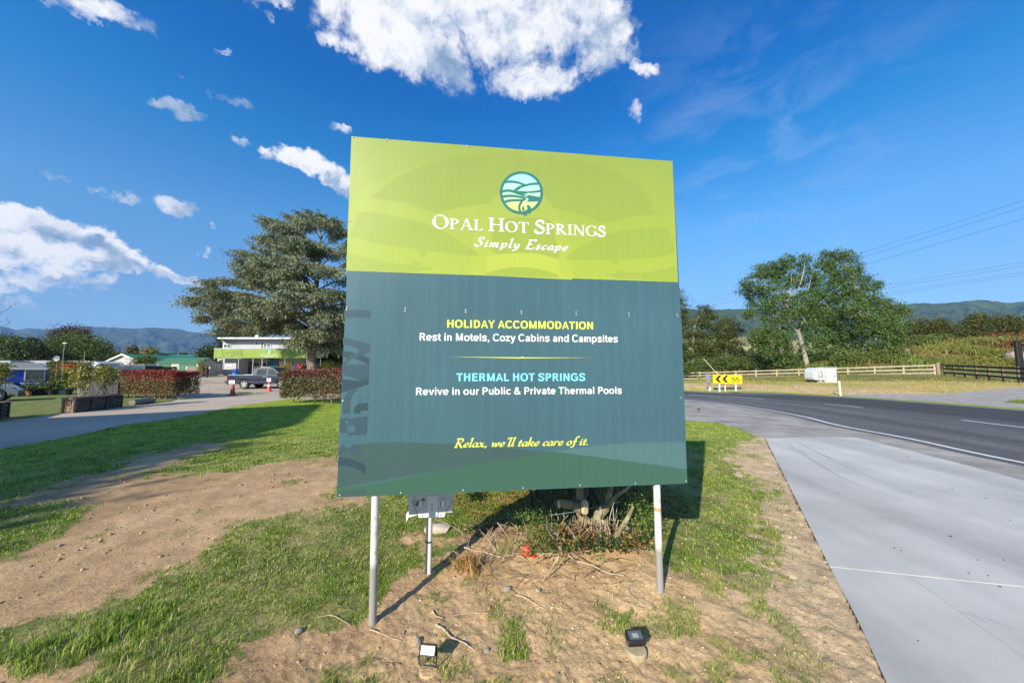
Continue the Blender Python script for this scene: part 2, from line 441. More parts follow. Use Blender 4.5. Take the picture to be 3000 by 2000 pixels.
DIRT_L = gxy([(-400, 1600), (0, 1475), (130, 1440), (300, 1395), (370, 1352), (470, 1322), (600, 1300), (650, 1303), (560, 1345), (455, 1385), (560, 1398), (690, 1380), (800, 1352), (900, 1350), (985, 1345), (1150, 1335), (1200, 1400), (1120, 1450), (1000, 1492), (790, 1520), (700, 1562), (620, 1602), (500, 1672), (400, 1722), (270, 1802), (130, 1815), (0, 1832), (-400, 1900)])
GRASS_P = gxy([(-300, 1500), (0, 1488), (165, 1483), (195, 1515), (150, 1555), (70, 1642), (0, 1642), (-300, 1700)])
DIRT_C = gxy([(1087, 1788), (1165, 1703), (1230, 1672), (1275, 1640), (1369, 1586), (1440, 1560), (1560, 1580), (1700, 1590), (1850, 1620), (1950, 1700), (2080, 1712), (2210, 1690), (2245, 1620), (2225, 1560), (2190, 1490), (2165, 1410), (2150, 1300), (2225, 1277), (2245, 1282), (2334, 1465), (2431, 1659), (2512, 1812), (2640, 2100), (540, 2100), (560, 2000), (625, 1955), (700, 1900), (800, 1858), (900, 1832), (1000, 1818)])
DIRT_H = gxy([(1140, 1562), (1240, 1562), (1330, 1600), (1250, 1612), (1150, 1604)])
DIRT_BL = gxy([(-300, 1975), (60, 1962), (225, 1945), (240, 2010), (240, 2200), (-300, 2200)])
LITTER = gxy([(1300, 1452), (1330, 1500), (1370, 1590), (1440, 1600), (1560, 1590), (1760, 1600), (1940, 1600), (1960, 1500), (1960, 1300), (1300, 1250)])
_slabL = gxy([(2242, 1283), (2334, 1465), (2431, 1659), (2512, 1812), (2599, 2000)]) + [(1.6, 0.4)]
def surf(x, y):
    """per point: weights of grass and litter, lushness"""
    n1 = fbm(x, y, 1.1, 4, 3) - .5; n2 = fbm(x, y, 6.0, 4, 9) - .5
    n3 = fbm(x, y, 17.0, 3, 19) - .5; wob = n1 * .6 + n2 * .55 + n3 * .35
    dl = poly_sd(DIRT_L, x, y); dc = poly_sd(DIRT_C, x, y); gp = poly_sd(GRASS_P, x, y); dh = poly_sd(DIRT_H, x, y); bl = poly_sd(DIRT_BL, x, y)
    k = np.clip(np.hypot(x, y) / 5.0, .35, 1.6)
    bare = np.maximum.reduce([dl, dc, dh, bl]); bare = np.minimum(bare, -gp)
    g = sstep(.06, -.06, (bare + wob * .75 * k) / k)
    t1 = fbm(x, y, 2.2, 4, 21)
    t2 = fbm(x, y, 7.0, 3, 33)
    near_right = poly_sd(gxy([(1650, 1760), (2150, 1660), (2330, 1560), (2470, 1900), (2560, 2150), (900, 2150), (800, 1900), (1100, 1880), (1500, 1800)]), x, y)
    tuft = np.where(dc > 0, sstep(.44, .66, t1 + .30 * (t2 - .5) + .12 * sstep(-.2, .3, near_right) - .03), sstep(.66, .72, t1)) 
    tuft = tuft * sstep(.4, .55, t2) * np.where(near_right > 0, .55, .4)
    strip = poly_sd(gxy([(2225, 1277), (2160, 1300), (2180, 1420), (2230, 1560), (2250, 1640), (2420, 1640), (2334, 1465)]), x, y)
    tuft = np.where(strip > 0, sstep(.46, .6, t1) * .55 * sstep(0.02, .15, line_d(gxy([(2242, 1283), (2431, 1659), (2599, 2000)]), x, y)), tuft)
    tuft = tuft * sstep(.10, .42, np.abs(line_d(_slabL, x, y))); g = np.maximum(g, np.where(bare > 0, tuft, 0)); g = g * sstep(.06, .2, line_d(_slabL, x, y))
    li = sstep(-.1, .25, poly_sd(LITTER, x, y) + wob * .9)
    return g, li, n1, n2
def Hgt(x, y, micro=True):
    x = np.asarray(x, float); y = np.asarray(y, float)
    z = Hbase(x, y)
    r = np.hypot(x, y)
    ss = poly_sd(SLAB, x, y); seal = poly_sd(ROADP, x, y); dr = poly_sd(DRIVE, x, y)
    z = z + np.where(r < 60, .05 * (fbm(x, y, .5, 3, 5) - .5) * sstep(0, .6, -np.maximum(np.maximum(ss, seal), dr)), 0)
    mound = .13 * np.exp(-(((x - .75) / 1.1) ** 2 + ((y - 3.3) / .75) ** 2))
    z = z + mound
    if micro:
        m = (r < 14)
        g = fbm(x, y, 9.0, 4, 51) - .5
        g2 = fbm(x, y, 38.0, 3, 77) - .5
        z = z + np.where(m, (g * .035 + g2 * .016) * (1 - .6 * sstep(-1.0, -1.6, x)) * sstep(-.01, -.05, np.maximum(np.maximum(ss, seal), dr)), 0)
    hard = np.maximum(np.maximum(ss, seal), dr)
    z = z - .10 * sstep(-.004, .03, hard)
    z = z + .014 * sstep(-.5, -.02, ss) * (ss < 0) - .05 * np.exp(-(ss / .034) ** 2) * (ss < 0) * sstep(.25, .6, fbm(x, y, 6., 3, 23))
    return z
ROADP = [tuple(p) for p in SEAL_NEAR] + [tuple(p) for p in FAR_LINE[::-1] + np.array([0.0, 0.0])]
_fl = np.array(FAR_LINE); _t = np.gradient(_fl, axis=0); _nn = np.c_[_t[:, 1], -_t[:, 0]]; _nn /= np.linalg.norm(_nn, axis=1)[:, None]
FAR_EDGE = _fl + _nn * 0.55
ROADP = [tuple(p) for p in SEAL_NEAR] + [tuple(p) for p in FAR_EDGE[::-1]]
SHOULDER = gxy([(2450, 1157), (2760, 1163), (3000, 1153), (3400, 1150), (3400, 1230), (3000, 1206), (2700, 1183), (2500, 1168)])

# ------------------------------------------------------------------ the ground sheet
rad = np.concatenate([np.linspace(.0, .9, 5)[:-1], np.geomspace(.9, 7.0, 400)[:-1], np.geomspace(7.0, 60, 300)[:-1], np.geomspace(60, 9000, 70)])
ang = np.concatenate([np.linspace(R(-64), R(64), 520), np.linspace(R(64), R(296), 60)[1:-1]])
RR, AA = np.meshgrid(rad, ang, indexing='ij')
GX, GY = RR * np.sin(AA), RR * np.cos(AA)
gx, gy = GX.ravel(), GY.ravel()
gz = Hgt(gx, gy)
ng, nl, n1, n2 = surf(gx, gy)
na = len(ang)
ii = np.arange(len(rad) - 1)[:, None] * na; jj = np.arange(na)[None, :]; j2 = (jj + 1) % na
quads = np.stack([ii + jj, ii + j2, ii + na + j2, ii + na + jj], axis=-1).reshape(-1, 4)
quads = quads[:, ::-1]
rr = np.hypot(gx, gy)
def C3(*c): return np.array(c)[None, :]
dirt_a, dirt_b = C3(.46, .305, .155), C3(.66, .46, .245)
sand = C3(.62, .47, .29)
nA = fbm(gx, gy, .8, 4, 101)[:, None]; nB = fbm(gx, gy, 5., 4, 111)[:, None]
dirt = dirt_a + (dirt_b - dirt_a) * np.clip((nA - .3) * 1.6 + (nB - .5) * .9, 0, 1)
left = sstep(-.5, -1.4, gx)[:, None]
dirt = dirt * (1 - left) + (dirt * C3(.86, .83, .83)) * left
right = (sstep(1.0, 2.2, gx) * (rr < 14))[:, None]
dirt = dirt * (1 - right * .7) + sand * (.82 + .3 * nB) * right * .7
grass_dry = C3(.33, .28, .11); grass_lush = C3(.13, .165, .04)
gmix = np.clip(.5 + (nB - .5) * 2.2 + (nA - .5) * 1.5, 0, 1)
grass = grass_lush + (grass_dry - grass_lush) * gmix
gfar = C3(.25, .33, .035) * (.85 + .4 * nB) + C3(.07, .03, .015) * np.clip(nA - .5, 0, 1)
kf = sstep(5, 14, rr)[:, None]
turf = grass * (1 - kf) + gfar * kf
litter = C3(.20, .11, .065) * (.6 + .8 * nB)
nl = nl[:, None] * (rr < 12)[:, None]
base = dirt * (1 - nl) + litter * nl
col = base * (1 - ng[:, None]) + turf * ng[:, None]
rx = (sstep(0, 1.0, poly_sd([(-60, 38)] + [tuple(p) for p in FAR_EDGE[::-1]] + [(20.6, -40), (400, -40), (400, 400), (-60, 400)], gx, gy)))[:, None]
dry = C3(.50, .38, .14) * (.75 + .5 * nB) ; dry2 = C3(.34, .33, .09)
nC = fbm(gx, gy, .35, 4, 131)[:, None]
pad = dry + (dry2 - dry) * np.clip((nC - .42) * 4, 0, 1)
dfar = line_d(FAR_EDGE, gx, gy)
bank = (sstep(.2, .7, dfar) * sstep(7.5, 4.5, dfar + (nC[:, 0] - .5) * 5) * sstep(0, 3, gx - 8) * sstep(28, 23, gx))[:, None] * sstep(.25, .45, nA)
pad = pad * (1 - bank) + C3(.56, .40, .22) * (.8 + .4 * nB) * bank
scrubm = sstep(34, 40, gy + .2 * gx)[:, None] * (gx > 10)[:, None]
pad = pad * (1 - scrubm) + (C3(.16, .17, .05) * (.6 + .8 * nB)) * scrubm
sh = sstep(0, .3, poly_sd(SHOULDER, gx, gy))[:, None]
pad = pad * (1 - sh) + C3(.36, .33, .30) * (.8 + .4 * nB) * sh
col = col * (1 - rx) + pad * rx
lx = (sstep(-15, -17, gx) * sstep(6, 10, gy) * (gy < 60))[:, None]
lawn = C3(.15, .19, .05) * (1 - np.clip((nB - .5) * 3, 0, 1)) + C3(.30, .20, .11) * np.clip((nB - .5) * 3, 0, 1)
col = col * (1 - lx) + lawn * lx
vf = sstep(90, 300, rr)[:, None]
col = col * (1 - vf) + (C3(.12, .17, .06) + C3(.2, .14, .04) * np.clip((fbm(gx, gy, .01, 3, 141)[:, None] - .45) * 4, 0, 1)) * vf
gme = rawmesh('ground', np.c_[gx, gy, gz], quads, {'tint': np.clip(col, 0.01, .8)})
gm = bpy.data.materials.new('soil_and_turf'); gm.use_nodes = True
n_, l_ = gm.node_tree.nodes, gm.node_tree.links
bs = n_['Principled BSDF']; bs.inputs['Roughness'].default_value = .95; bs.inputs['Specular IOR Level'].default_value = .15
at_ = n_.new('ShaderNodeAttribute'); at_.attribute_name = 'tint'
tc_ = n_.new('ShaderNodeTexCoord')
fn = n_.new('ShaderNodeTexNoise'); fn.inputs['Scale'].default_value = 55; fn.inputs['Detail'].default_value = 8; fn.inputs['Roughness'].default_value = .72; l_.new(tc_.outputs['Object'], fn.inputs[0])
fn2 = n_.new('ShaderNodeTexNoise'); fn2.inputs['Scale'].default_value = 3.0; fn2.inputs['Detail'].default_value = 10; fn2.inputs['Roughness'].default_value = .7; l_.new(tc_.outputs['Object'], fn2.inputs[0])
mr_ = n_.new('ShaderNodeMapRange'); mr_.inputs[1].default_value = .3; mr_.inputs[2].default_value = .7; mr_.inputs[3].default_value = .62; mr_.inputs[4].default_value = 1.34; l_.new(fn.outputs[0], mr_.inputs[0])
mr2 = n_.new('ShaderNodeMapRange'); mr2.inputs[1].default_value = .3; mr2.inputs[2].default_value = .7; mr2.inputs[3].default_value = .74; mr2.inputs[4].default_value = 1.24; l_.new(fn2.outputs[0], mr2.inputs[0])
mm = n_.new('ShaderNodeMath'); mm.operation = 'MULTIPLY'; l_.new(mr_.outputs[0], mm.inputs[0]); l_.new(mr2.outputs[0], mm.inputs[1])
vs_ = n_.new('ShaderNodeVectorMath'); vs_.operation = 'SCALE'; l_.new(at_.outputs['Color'], vs_.inputs[0]); l_.new(mm.outputs[0], vs_.inputs['Scale']); l_.new(vs_.outputs[0], bs.inputs['Base Color'])
bp_ = n_.new('ShaderNodeBump'); bp_.inputs['Strength'].default_value = .9; bp_.inputs['Distance'].default_value = .012; l_.new(fn.outputs[0], bp_.inputs['Height']); l_.new(bp_.outputs[0], bs.inputs['Normal'])
ground = link('ground', gme, gm, kind='structure', smooth=True, label='ground of worn grass and sandy soil around the billboard')

# ------------------------------------------------------------------ hard surfaces
def sheet(name, poly, z, m, label, thick=.12, res=None):
    """flat paved area with real thickness, following the terrain"""
    import mathutils.geometry as mg
    P = [Vector((p[0], p[1], 0)) for p in poly]
    if res:
        xs = np.array([p[0] for p in poly]); ys = np.array([p[1] for p in poly])
        pts = [Vector((p[0], p[1])) for p in poly]
        gxs = np.arange(xs.min(), xs.max(), res); gys = np.arange(ys.min(), ys.max(), res)
        X_, Y_ = np.meshgrid(gxs, gys); sd = poly_sd(poly, X_.ravel(), Y_.ravel())
        ins = [Vector((a, b)) for a, b, s in zip(X_.ravel(), Y_.ravel(), sd) if s > res * .35]
        n = len(pts)
        r = mg.delaunay_2d_cdt(pts + ins, [(i, (i + 1) % n) for i in range(n)], [list(range(n))], 1, 1e-4)
        co, fs = r[0], r[2]
        vs = [(c.x, c.y) for c in co]; faces = [tuple(f) for f in fs]
    else:
        vs = [(p[0], p[1]) for p in poly]; faces = [tuple(range(len(poly)))]
    a = np.array(vs); zz = Hbase(a[:, 0], a[:, 1]) + z
    V = [(x, y, h) for (x, y), h in zip(vs, zz)]
    k = len(V); nb = len(poly)
    pa = np.array(poly); pz = Hbase(pa[:, 0], pa[:, 1]) + z
    V += [(p[0], p[1], h) for p, h in zip(poly, pz)] + [(p[0], p[1], h - thick) for p, h in zip(poly, pz)]
    for i in range(nb):
        j = (i + 1) % nb
        faces.append((k + i, k + j, k + nb + j, k + nb + i))
    me = bpy.data.meshes.new(name); me.from_pydata(V, [], faces); me.update()
    return link(name, me, m, kind='structure', label=label)
def paving_mat(name, ca, cb, gloss=.9, grain=220, gamp=.25, streak=None, blot=.6, stains=0.0):
    m = bpy.data.materials.new(name); m.use_nodes = True; n, l = m.node_tree.nodes, m.node_tree.links
    b = n['Principled BSDF']; b.inputs['Roughness'].default_value = gloss; b.inputs['Specular IOR Level'].default_value = .3
    tc = n.new('ShaderNodeTexCoord')
    def nz(sc, d=6, r=.6, st=None):
        t = n.new('ShaderNodeTexNoise'); t.inputs['Scale'].default_value = sc; t.inputs['Detail'].default_value = d; t.inputs['Roughness'].default_value = r
        if st:
            mp = n.new('ShaderNodeMapping'); mp.inputs['Scale'].default_value = st[:3]; mp.inputs['Rotation'].default_value = (0, 0, st[3]); l.new(tc.outputs['Object'], mp.inputs[0]); l.new(mp.outputs[0], t.inputs[0])
        else: l.new(tc.outputs['Object'], t.inputs[0])
        return t.outputs[0]
    big = nz(blot, 5, .6); gr = nz(grain, 3, .6)
    v = n.new('ShaderNodeMath'); v.operation = 'MULTIPLY_ADD'; l.new(gr, v.inputs[0]); v.inputs[1].default_value = gamp * 2; v.inputs[2].default_value = -gamp
    s = n.new('ShaderNodeMath'); s.operation = 'ADD'; l.new(big, s.inputs[0]); l.new(v.outputs[0], s.inputs[1])
    last = s.outputs[0]
    if streak:
        st = nz(streak[0], 4, .55, streak[1]); q = n.new('ShaderNodeMath'); q.operation = 'MULTIPLY_ADD'; l.new(st, q.inputs[0]); q.inputs[1].default_value = streak[2] * 2; q.inputs[2].default_value = -streak[2]
        a2 = n.new('ShaderNodeMath'); a2.operation = 'ADD'; l.new(last, a2.inputs[0]); l.new(q.outputs[0], a2.inputs[1]); last = a2.outputs[0]
    cr = n.new('ShaderNodeValToRGB'); cr.color_ramp.elements[0].position = .25; cr.color_ramp.elements[1].position = .75
    cr.color_ramp.elements[0].color = ca + (1,); cr.color_ramp.elements[1].color = cb + (1,); l.new(last, cr.inputs[0])
    out = cr.outputs[0]
    if stains:
        sp = nz(1.7, 9, .75); th = n.new('ShaderNodeMapRange'); th.inputs[1].default_value = .66; th.inputs[2].default_value = .74; th.inputs[4].default_value = stains; l.new(sp, th.inputs[0])
        mx = n.new('ShaderNodeMix'); mx.data_type = 'RGBA'; l.new(th.outputs[0], mx.inputs[0]); l.new(out, mx.inputs[6]); mx.inputs[7].default_value = (ca[0] * .4, ca[1] * .4, ca[2] * .4, 1); out = mx.outputs[2]
    l.new(out, b.inputs['Base Color'])
    bp = n.new('ShaderNodeBump'); bp.inputs['Strength'].default_value = .5; bp.inputs['Distance'].default_value = .006; l.new(gr, bp.inputs['Height']); l.new(bp.outputs[0], b.inputs['Normal'])
    return m
m_seal = paving_mat('asphalt', (.055, .056, .060), (.105, .104, .104), .85, 160, .3, streak=(1.0, (.9, .04, 1, 0.12), .35), blot=.25)
m_old = paving_mat('worn_seal', (.18, .17, .15), (.44, .41, .36), .9, 60, .45, blot=1.1, stains=.5)
m_conc = paving_mat('concrete', (.36, .35, .325), (.59, .57, .53), .75, 240, .10, streak=(1.3, (1.2, .10, 1, -.45), .36), blot=.6, stains=.35)
m_drive = paving_mat('chip_seal', (.36, .29, .215), (.52, .43, .33), .95, 70, .35, blot=.35, stains=.25)
m_paint = mat('road_paint', (.72, .72, .70), .6, vary=.18, vscale=9)
ROADP_big = ROADP
road = sheet('road', ROADP_big, -.020, m_seal, 'dark asphalt road curving away behind the billboard', .1, res=2.2)
def resamp(P, n):
    P = np.asarray(P, float); L_ = np.r_[0, np.cumsum(np.hypot(*np.diff(P, axis=0).T))]; s_ = np.linspace(0, L_[-1], n); return np.c_[np.interp(s_, L_, P[:, 0]), np.interp(s_, L_, P[:, 1])]
_a, _b = resamp(NEAR_LINE, 130), resamp(FAR_EDGE, 130); _a = _a - (_b - _a) * .03; nt_ = 64; tt_ = np.linspace(0, 1, nt_)
RP = _a[:, None] * (1 - tt_)[None, :, None] + _b[:, None] * tt_[None, :, None]
tr_ = lambda c, w: np.exp(-((tt_ - c) / w) ** 2)
lv = .115 - .055 * sstep(.50, .62, tt_) + .035 * (tr_(.14, .035) + tr_(.31, .04)) + .016 * (tr_(.68, .03) + tr_(.84, .03)) - .02 * tr_(.225, .02) + .03 * tr_(.02, .03)
ns_ = fbm(RP[..., 0].ravel(), RP[..., 1].ravel() * .25, 2.5, 3, 7).reshape(RP.shape[:2]) - .5; lv = lv[None] * (1 + .5 * ns_)
zz_ = Hbase(RP[..., 0].ravel(), RP[..., 1].ravel()) - .012
ii_ = np.arange(129)[:, None] * nt_; jj_ = np.arange(nt_ - 1)[None]
rm_ = rawmesh('wearing_course', np.c_[RP.reshape(-1, 2), zz_], np.stack([ii_ + jj_, ii_ + jj_ + 1, ii_ + nt_ + jj_ + 1, ii_ + nt_ + jj_], -1).reshape(-1, 4)[:, ::-1], {'tint': lv.ravel()[:, None] * np.array([1.0, .985, .96])})
link('wearing_course', rm_, mat('chip_asphalt', (.1, .1, .1), .8, vary=.34, vscale=12, bump=.8, bscale=220, attr='tint', spec=.35), road)
_nlp = [tuple(p) for p in NEAR_LINE if -3.0 < p[1] < 27 and p[0] > -3.5]
def offs(line, d):
    a = np.array(line); t = np.gradient(a, axis=0); nn = np.c_[-t[:, 1], t[:, 0]]; nn /= np.linalg.norm(nn, axis=1)[:, None]
    return a + nn * d
OLD = [tuple(p) for p in offs(_nlp, .30)] + [(-2.2, 21.0), (0.5, 16.1), (2.8, 13.6), (4.45, 11.7)] + gxy([(2012, 1231), (2104, 1238), (2170, 1256), (2216, 1276), (2243, 1282), (2410, 1279), (2512, 1281), (2665, 1320), (2818, 1358), (3000, 1407)]) + [(8.15, -2.5)]
sheet('road_shoulder', OLD, -.006, m_old, 'worn pale grey seal between the white edge line and the verge', .05, res=2.0)
import mathutils.geometry as mgeo
def clip_half(P, a, b, keep):
    """keep the side of line a-b where cross>0 (keep=1) or <0"""
    out = []; n = len(P)
    def sd(p): return ((b[0] - a[0]) * (p[1] - a[1]) - (b[1] - a[1]) * (p[0] - a[0])) * keep
    for i in range(n):
        p, q = P[i], P[(i + 1) % n]; sp, sq = sd(p), sd(q)
        if sp >= 0: out.append(p)
        if (sp >= 0) != (sq >= 0):
            t = sp / (sp - sq); out.append((p[0] + (q[0] - p[0]) * t, p[1] + (q[1] - p[1]) * t))
    return out
slab = bpy.data.objects.new('concrete_apron', None); COL.objects.link(slab); tag(slab, 'pale grey concrete apron cast in bays beside the road', None, None, 'structure')
def cut(polys, a, b, gap=.006):
    a = np.array(a[:2]); b = np.array(b[:2]); t = (b - a) / np.linalg.norm(b - a); nn = np.array([-t[1], t[0]]) * gap
    res = []
    for P in polys:
        for k in (1, -1):
            q = clip_half(P, a + nn * k, b + nn * k, k)
            if len(q) >= 3: res.append(q)
    return res
bays = [list(map(tuple, SLAB))]
bays = cut(bays, G(2433, 1659), G(3000, 1718))
bays = cut(bays, G(2330, 1386), G(2980, 1402), .002)
bays2 = []
for P in bays:
    cy = sum(p[1] for p in P) / len(P)
    if cy < G(2433, 1659)[1] + .05: bays2 += cut([P], G(2660, 1685), G(3000, 1924), .0015)
    else: bays2.append(P)
for P in bays2:
    n = len(P); V = [(p[0], p[1], 0.0) for p in P] + [(p[0], p[1], -.11) for p in P]
    me = bpy.data.meshes.new('concrete_bay'); me.from_pydata(V, [], [tuple(range(n))] + [(i, (i + 1) % n, n + (i + 1) % n, n + i) for i in range(n)]); me.update()
    link('concrete_bay', me, m_conc, slab)
sheet('joint_filler', [tuple(p) for p in np.array(SLAB) * [1, 1]], -.006, mat('joint_grout', (.48, .48, .46), .9, vary=.2, vscale=20), 'pale grout showing in the joints of the apron', .02)
sheet('driveway', DRIVE, -.01, m_drive, 'tan gravelly driveway and forecourt leading to the motel building', .08, res=2.5)

def ribbon(name, line, w, z, label):
    a = np.array(line, float); L = offs(a, w / 2); Rr = offs(a, -w / 2); n = len(a)
    za = Hbase(L[:, 0], L[:, 1]) + z; zb = Hbase(Rr[:, 0], Rr[:, 1]) + z
    V = [(p[0], p[1], h) for p, h in zip(L, za)] + [(p[0], p[1], h) for p, h in zip(Rr, zb)]
    me = bpy.data.meshes.new(name); me.from_pydata(V, [], [(i, n + i, n + i + 1, i + 1) for i in range(n - 1)]); me.update()
    return link(name, me, m_paint, marks)
marks = bpy.data.objects.new('road_markings', None); COL.objects.link(marks); tag(marks, 'white painted lines on the asphalt road', None, None, 'structure')
ribbon('edge_line', NEAR_LINE, .115, -.001, None)
ribbon('edge_line', FAR_LINE, .11, -.001, None)
mid = []
nlr = np.array(NEAR_LINE); flr = np.array(FAR_LINE)
CEN = spline([(14.3, -12), (14.25, 0), tuple(G(2978, 1249)[:2])] + [tuple(G(*p)[:2]) for p in ((2527, 1193), (2416, 1182), (2237, 1167), (2116, 1158.5), (2068, 1157))] + [(5.5, 25.2), (0, 29.4), (-8, 32)], 10)
cl = np.r_[0, np.cumsum(np.hypot(*np.diff(CEN, axis=0).T))]
def cen_at(s): return np.array([np.interp(s, cl, CEN[:, 0]), np.interp(s, cl, CEN[:, 1])])
def near_s(p): return cl[np.argmin(np.hypot(CEN[:, 0] - p[0], CEN[:, 1] - p[1]))]
for (pa, pb) in (((3060, 1259), (2956, 1247)), ((2527, 1193), (2416, 1182)), ((2245, 1167.5), (2185, 1163)), ((2116, 1158.5), (2068, 1157))):
    s0, s1 = near_s(G(*pa)[:2]), near_s(G(*pb)[:2])
    if s1 - s0 < 1.2: s1 = s0 + 2.0
    ribbon('lane_dash', [cen_at(s) for s in np.linspace(s0, s1, 6)], .11, -.001, None)
s0 = near_s((0, 29.4))
for s in (4, 13, s0 - 2): ribbon('lane_dash', [cen_at(q) for q in np.linspace(s, s + 3, 5)], .11, -.001, None)
# ------------------------------------------------------------------ the big billboard
TL, TR, BR, BL = np.array([-1.148, 2.295, 3.295]), np.array([1.276, 2.578, 3.290]), np.array([1.281, 2.560, .809]), np.array([-1.143, 2.278, .814])
ex = (TR - TL) + (BR - BL); ex /= np.linalg.norm(ex)
nrm = np.cross(ex, (TL - BL) + (TR - BR)); nrm /= np.linalg.norm(nrm)      # towards the viewer
if nrm[1] > 0: nrm = -nrm
eup = np.cross(nrm, ex); eup = eup if eup[2] > 0 else -eup
ORG = (TL + TR + BR + BL) / 4; ORG = np.array([ORG[0], ORG[1], ORG[2]])
def B(px, py):
    r = ray(px, py); t = ((ORG - _C) @ nrm) / (r @ nrm); p = _C + r * t - ORG
    return (float(p @ ex), float(p @ eup))
sign = bpy.data.objects.new('billboard', None); COL.objects.link(sign)
M4 = Matrix(((ex[0], nrm[0] * -1, eup[0], ORG[0]), (ex[1], nrm[1] * -1, eup[1], ORG[1]), (ex[2], nrm[2] * -1, eup[2], ORG[2]), (0, 0, 0, 1)))
foot = Vector((ORG[0], ORG[1], 0.0)); M4b = M4.copy(); M4b.translation = foot; sign.matrix_world = M4b
ZO = float(ORG[2])                                                 # local z of the panel centre
tag(sign, 'big green and teal welcome billboard on two pale metal posts', 'billboard')
_inv = None
def L3(x, z, y=0.0): return (x, y, z + ZO)
def flat(name, pts, y, m, parent=None):
    """a flat printed shape: outline in photograph pixels"""
    P = [B(*p) for p in pts]
    Q = [B(*p) for p in ((1025.8, 395.8), (1972.2, 468.8), (2014.2, 1416.2), (982.8, 1457.2))]
    for i in range(4): P = clip_half(P, Q[i], Q[(i + 1) % 4], -1)
    me = bpy.data.meshes.new(name); me.from_pydata([L3(x, z, y) for x, z in P], [], [tuple(range(len(P)))]); me.update()
    return link(name, me, m, parent or sign)
def print_mat(name, c, rough=.42, grad=None, spec=.33, vary=.03):
    """vinyl print; grad=(z0, colour0, z1, colour1 [, colour mid]) in local height"""
    m = bpy.data.materials.new(name); m.use_nodes = True; n, l = m.node_tree.nodes, m.node_tree.links
    b = n['Principled BSDF']; b.inputs['Roughness'].default_value = rough; b.inputs['Specular IOR Level'].default_value = spec
    tc = n.new('ShaderNodeTexCoord'); out = None
    if grad:
        sp = n.new('ShaderNodeSeparateXYZ'); l.new(tc.outputs['Object'], sp.inputs[0])
        mr = n.new('ShaderNodeMapRange'); mr.inputs[1].default_value = grad[0]; mr.inputs[2].default_value = grad[2]; l.new(sp.outputs[2], mr.inputs[0])
        cr = n.new('ShaderNodeValToRGB'); cr.color_ramp.elements[0].color = grad[1] + (1,); cr.color_ramp.elements[1].color = grad[3] + (1,)
        if len(grad) > 4: e = cr.color_ramp.elements.new(.5); e.color = grad[4] + (1,)
        l.new(mr.outputs[0], cr.inputs[0]); out = cr.outputs[0]
    t = n.new('ShaderNodeTexNoise'); t.inputs['Scale'].default_value = 1.3; t.inputs['Detail'].default_value = 5; l.new(tc.outputs['Object'], t.inputs[0])
    mp = n.new('ShaderNodeMapping'); mp.inputs['Scale'].default_value = (26, 1, .8); l.new(tc.outputs['Object'], mp.inputs[0])
    t2 = n.new('ShaderNodeTexNoise'); t2.inputs['Scale'].default_value = 1.0; t2.inputs['Detail'].default_value = 4; l.new(mp.outputs[0], t2.inputs[0])
    ad = n.new('ShaderNodeMath'); ad.operation = 'ADD'; l.new(t.outputs[0], ad.inputs[0]); l.new(t2.outputs[0], ad.inputs[1])
    mr = n.new('ShaderNodeMapRange'); mr.inputs[1].default_value = .7; mr.inputs[2].default_value = 1.3; mr.inputs[3].default_value = 1 - vary; mr.inputs[4].default_value = 1 + vary; l.new(ad.outputs[0], mr.inputs[0])
    sc = n.new('ShaderNodeVectorMath'); sc.operation = 'SCALE'; sc.inputs[0].default_value = c
    if out is not None: l.new(out, sc.inputs[0])
    l.new(mr.outputs[0], sc.inputs['Scale']); l.new(sc.outputs[0], b.inputs['Base Color'])
    t3 = n.new('ShaderNodeTexNoise'); t3.inputs['Scale'].default_value = 2.2; t3.inputs['Detail'].default_value = 1; l.new(tc.outputs['Object'], t3.inputs[0])
    bp = n.new('ShaderNodeBump'); bp.inputs['Strength'].default_value = .25; bp.inputs['Distance'].default_value = .02; l.new(t3.outputs[0], bp.inputs['Height']); l.new(bp.outputs[0], b.inputs['Normal'])
    MATS[name] = m
    return m
zt = B(1500, 430)[1] + ZO; zb_ = B(1500, 800)[1] + ZO
G_TOP, G_LOW = (.325, .405, .080), (.385, .455, .070)
c_green = print_mat('print_green', G_TOP, grad=(zb_, (.325, .405, .055), zt, (.25, .32, .066)))
c_shape = print_mat('print_green_shape', G_TOP, grad=(zb_, (.285, .362, .055), zt, (.24, .307, .065)))
c_light = print_mat('print_green_light', G_LOW, grad=(zb_, (.35, .42, .058), zt, (.26, .328, .072)))
c_yel = print_mat('print_green_yellow', (.385, .445, .065))
c_teal = print_mat('print_teal', (.056, .125, .155), vary=.10, rough=.33)
c_pat = print_mat('print_teal_dark', (.042, .082, .108), rough=.33)
c_pat2 = print_mat('print_teal_deep', (.032, .062, .080), rough=.33)
c_w1 = print_mat('print_grey_green', (.050, .095, .094), rough=.33)
c_w2 = print_mat('print_forest', (.046, .115, .082), rough=.33)
c_w3 = print_mat('print_mist', (.075, .155, .158), rough=.33)
c_white = print_mat('print_white', (.80, .80, .79), rough=.4, vary=.01)
c_yt = print_mat('print_yellow_text', (.74, .74, .10), rough=.4, vary=.01)
c_bt = print_mat('print_blue_text', (.22, .66, .78), rough=.4, vary=.01)
alu = mat('aluminium', (.55, .55, .55), .4, metal=.6)
SEAM_L, SEAM_R = (1008, 905), (1997, 931)
def panel(name, corners, y0, y1, m, label):
    P = [B(*c) for c in corners]
    mb = MB(); mb.add([L3(x, z, y0) for x, z in P] + [L3(x, z, y1) for x, z in P], [(3, 2, 1, 0), (4, 5, 6, 7)] + [(i, (i + 1) % 4, 4 + (i + 1) % 4, 4 + i) for i in range(4)])
    return mb.obj(name, m, sign, label=label)
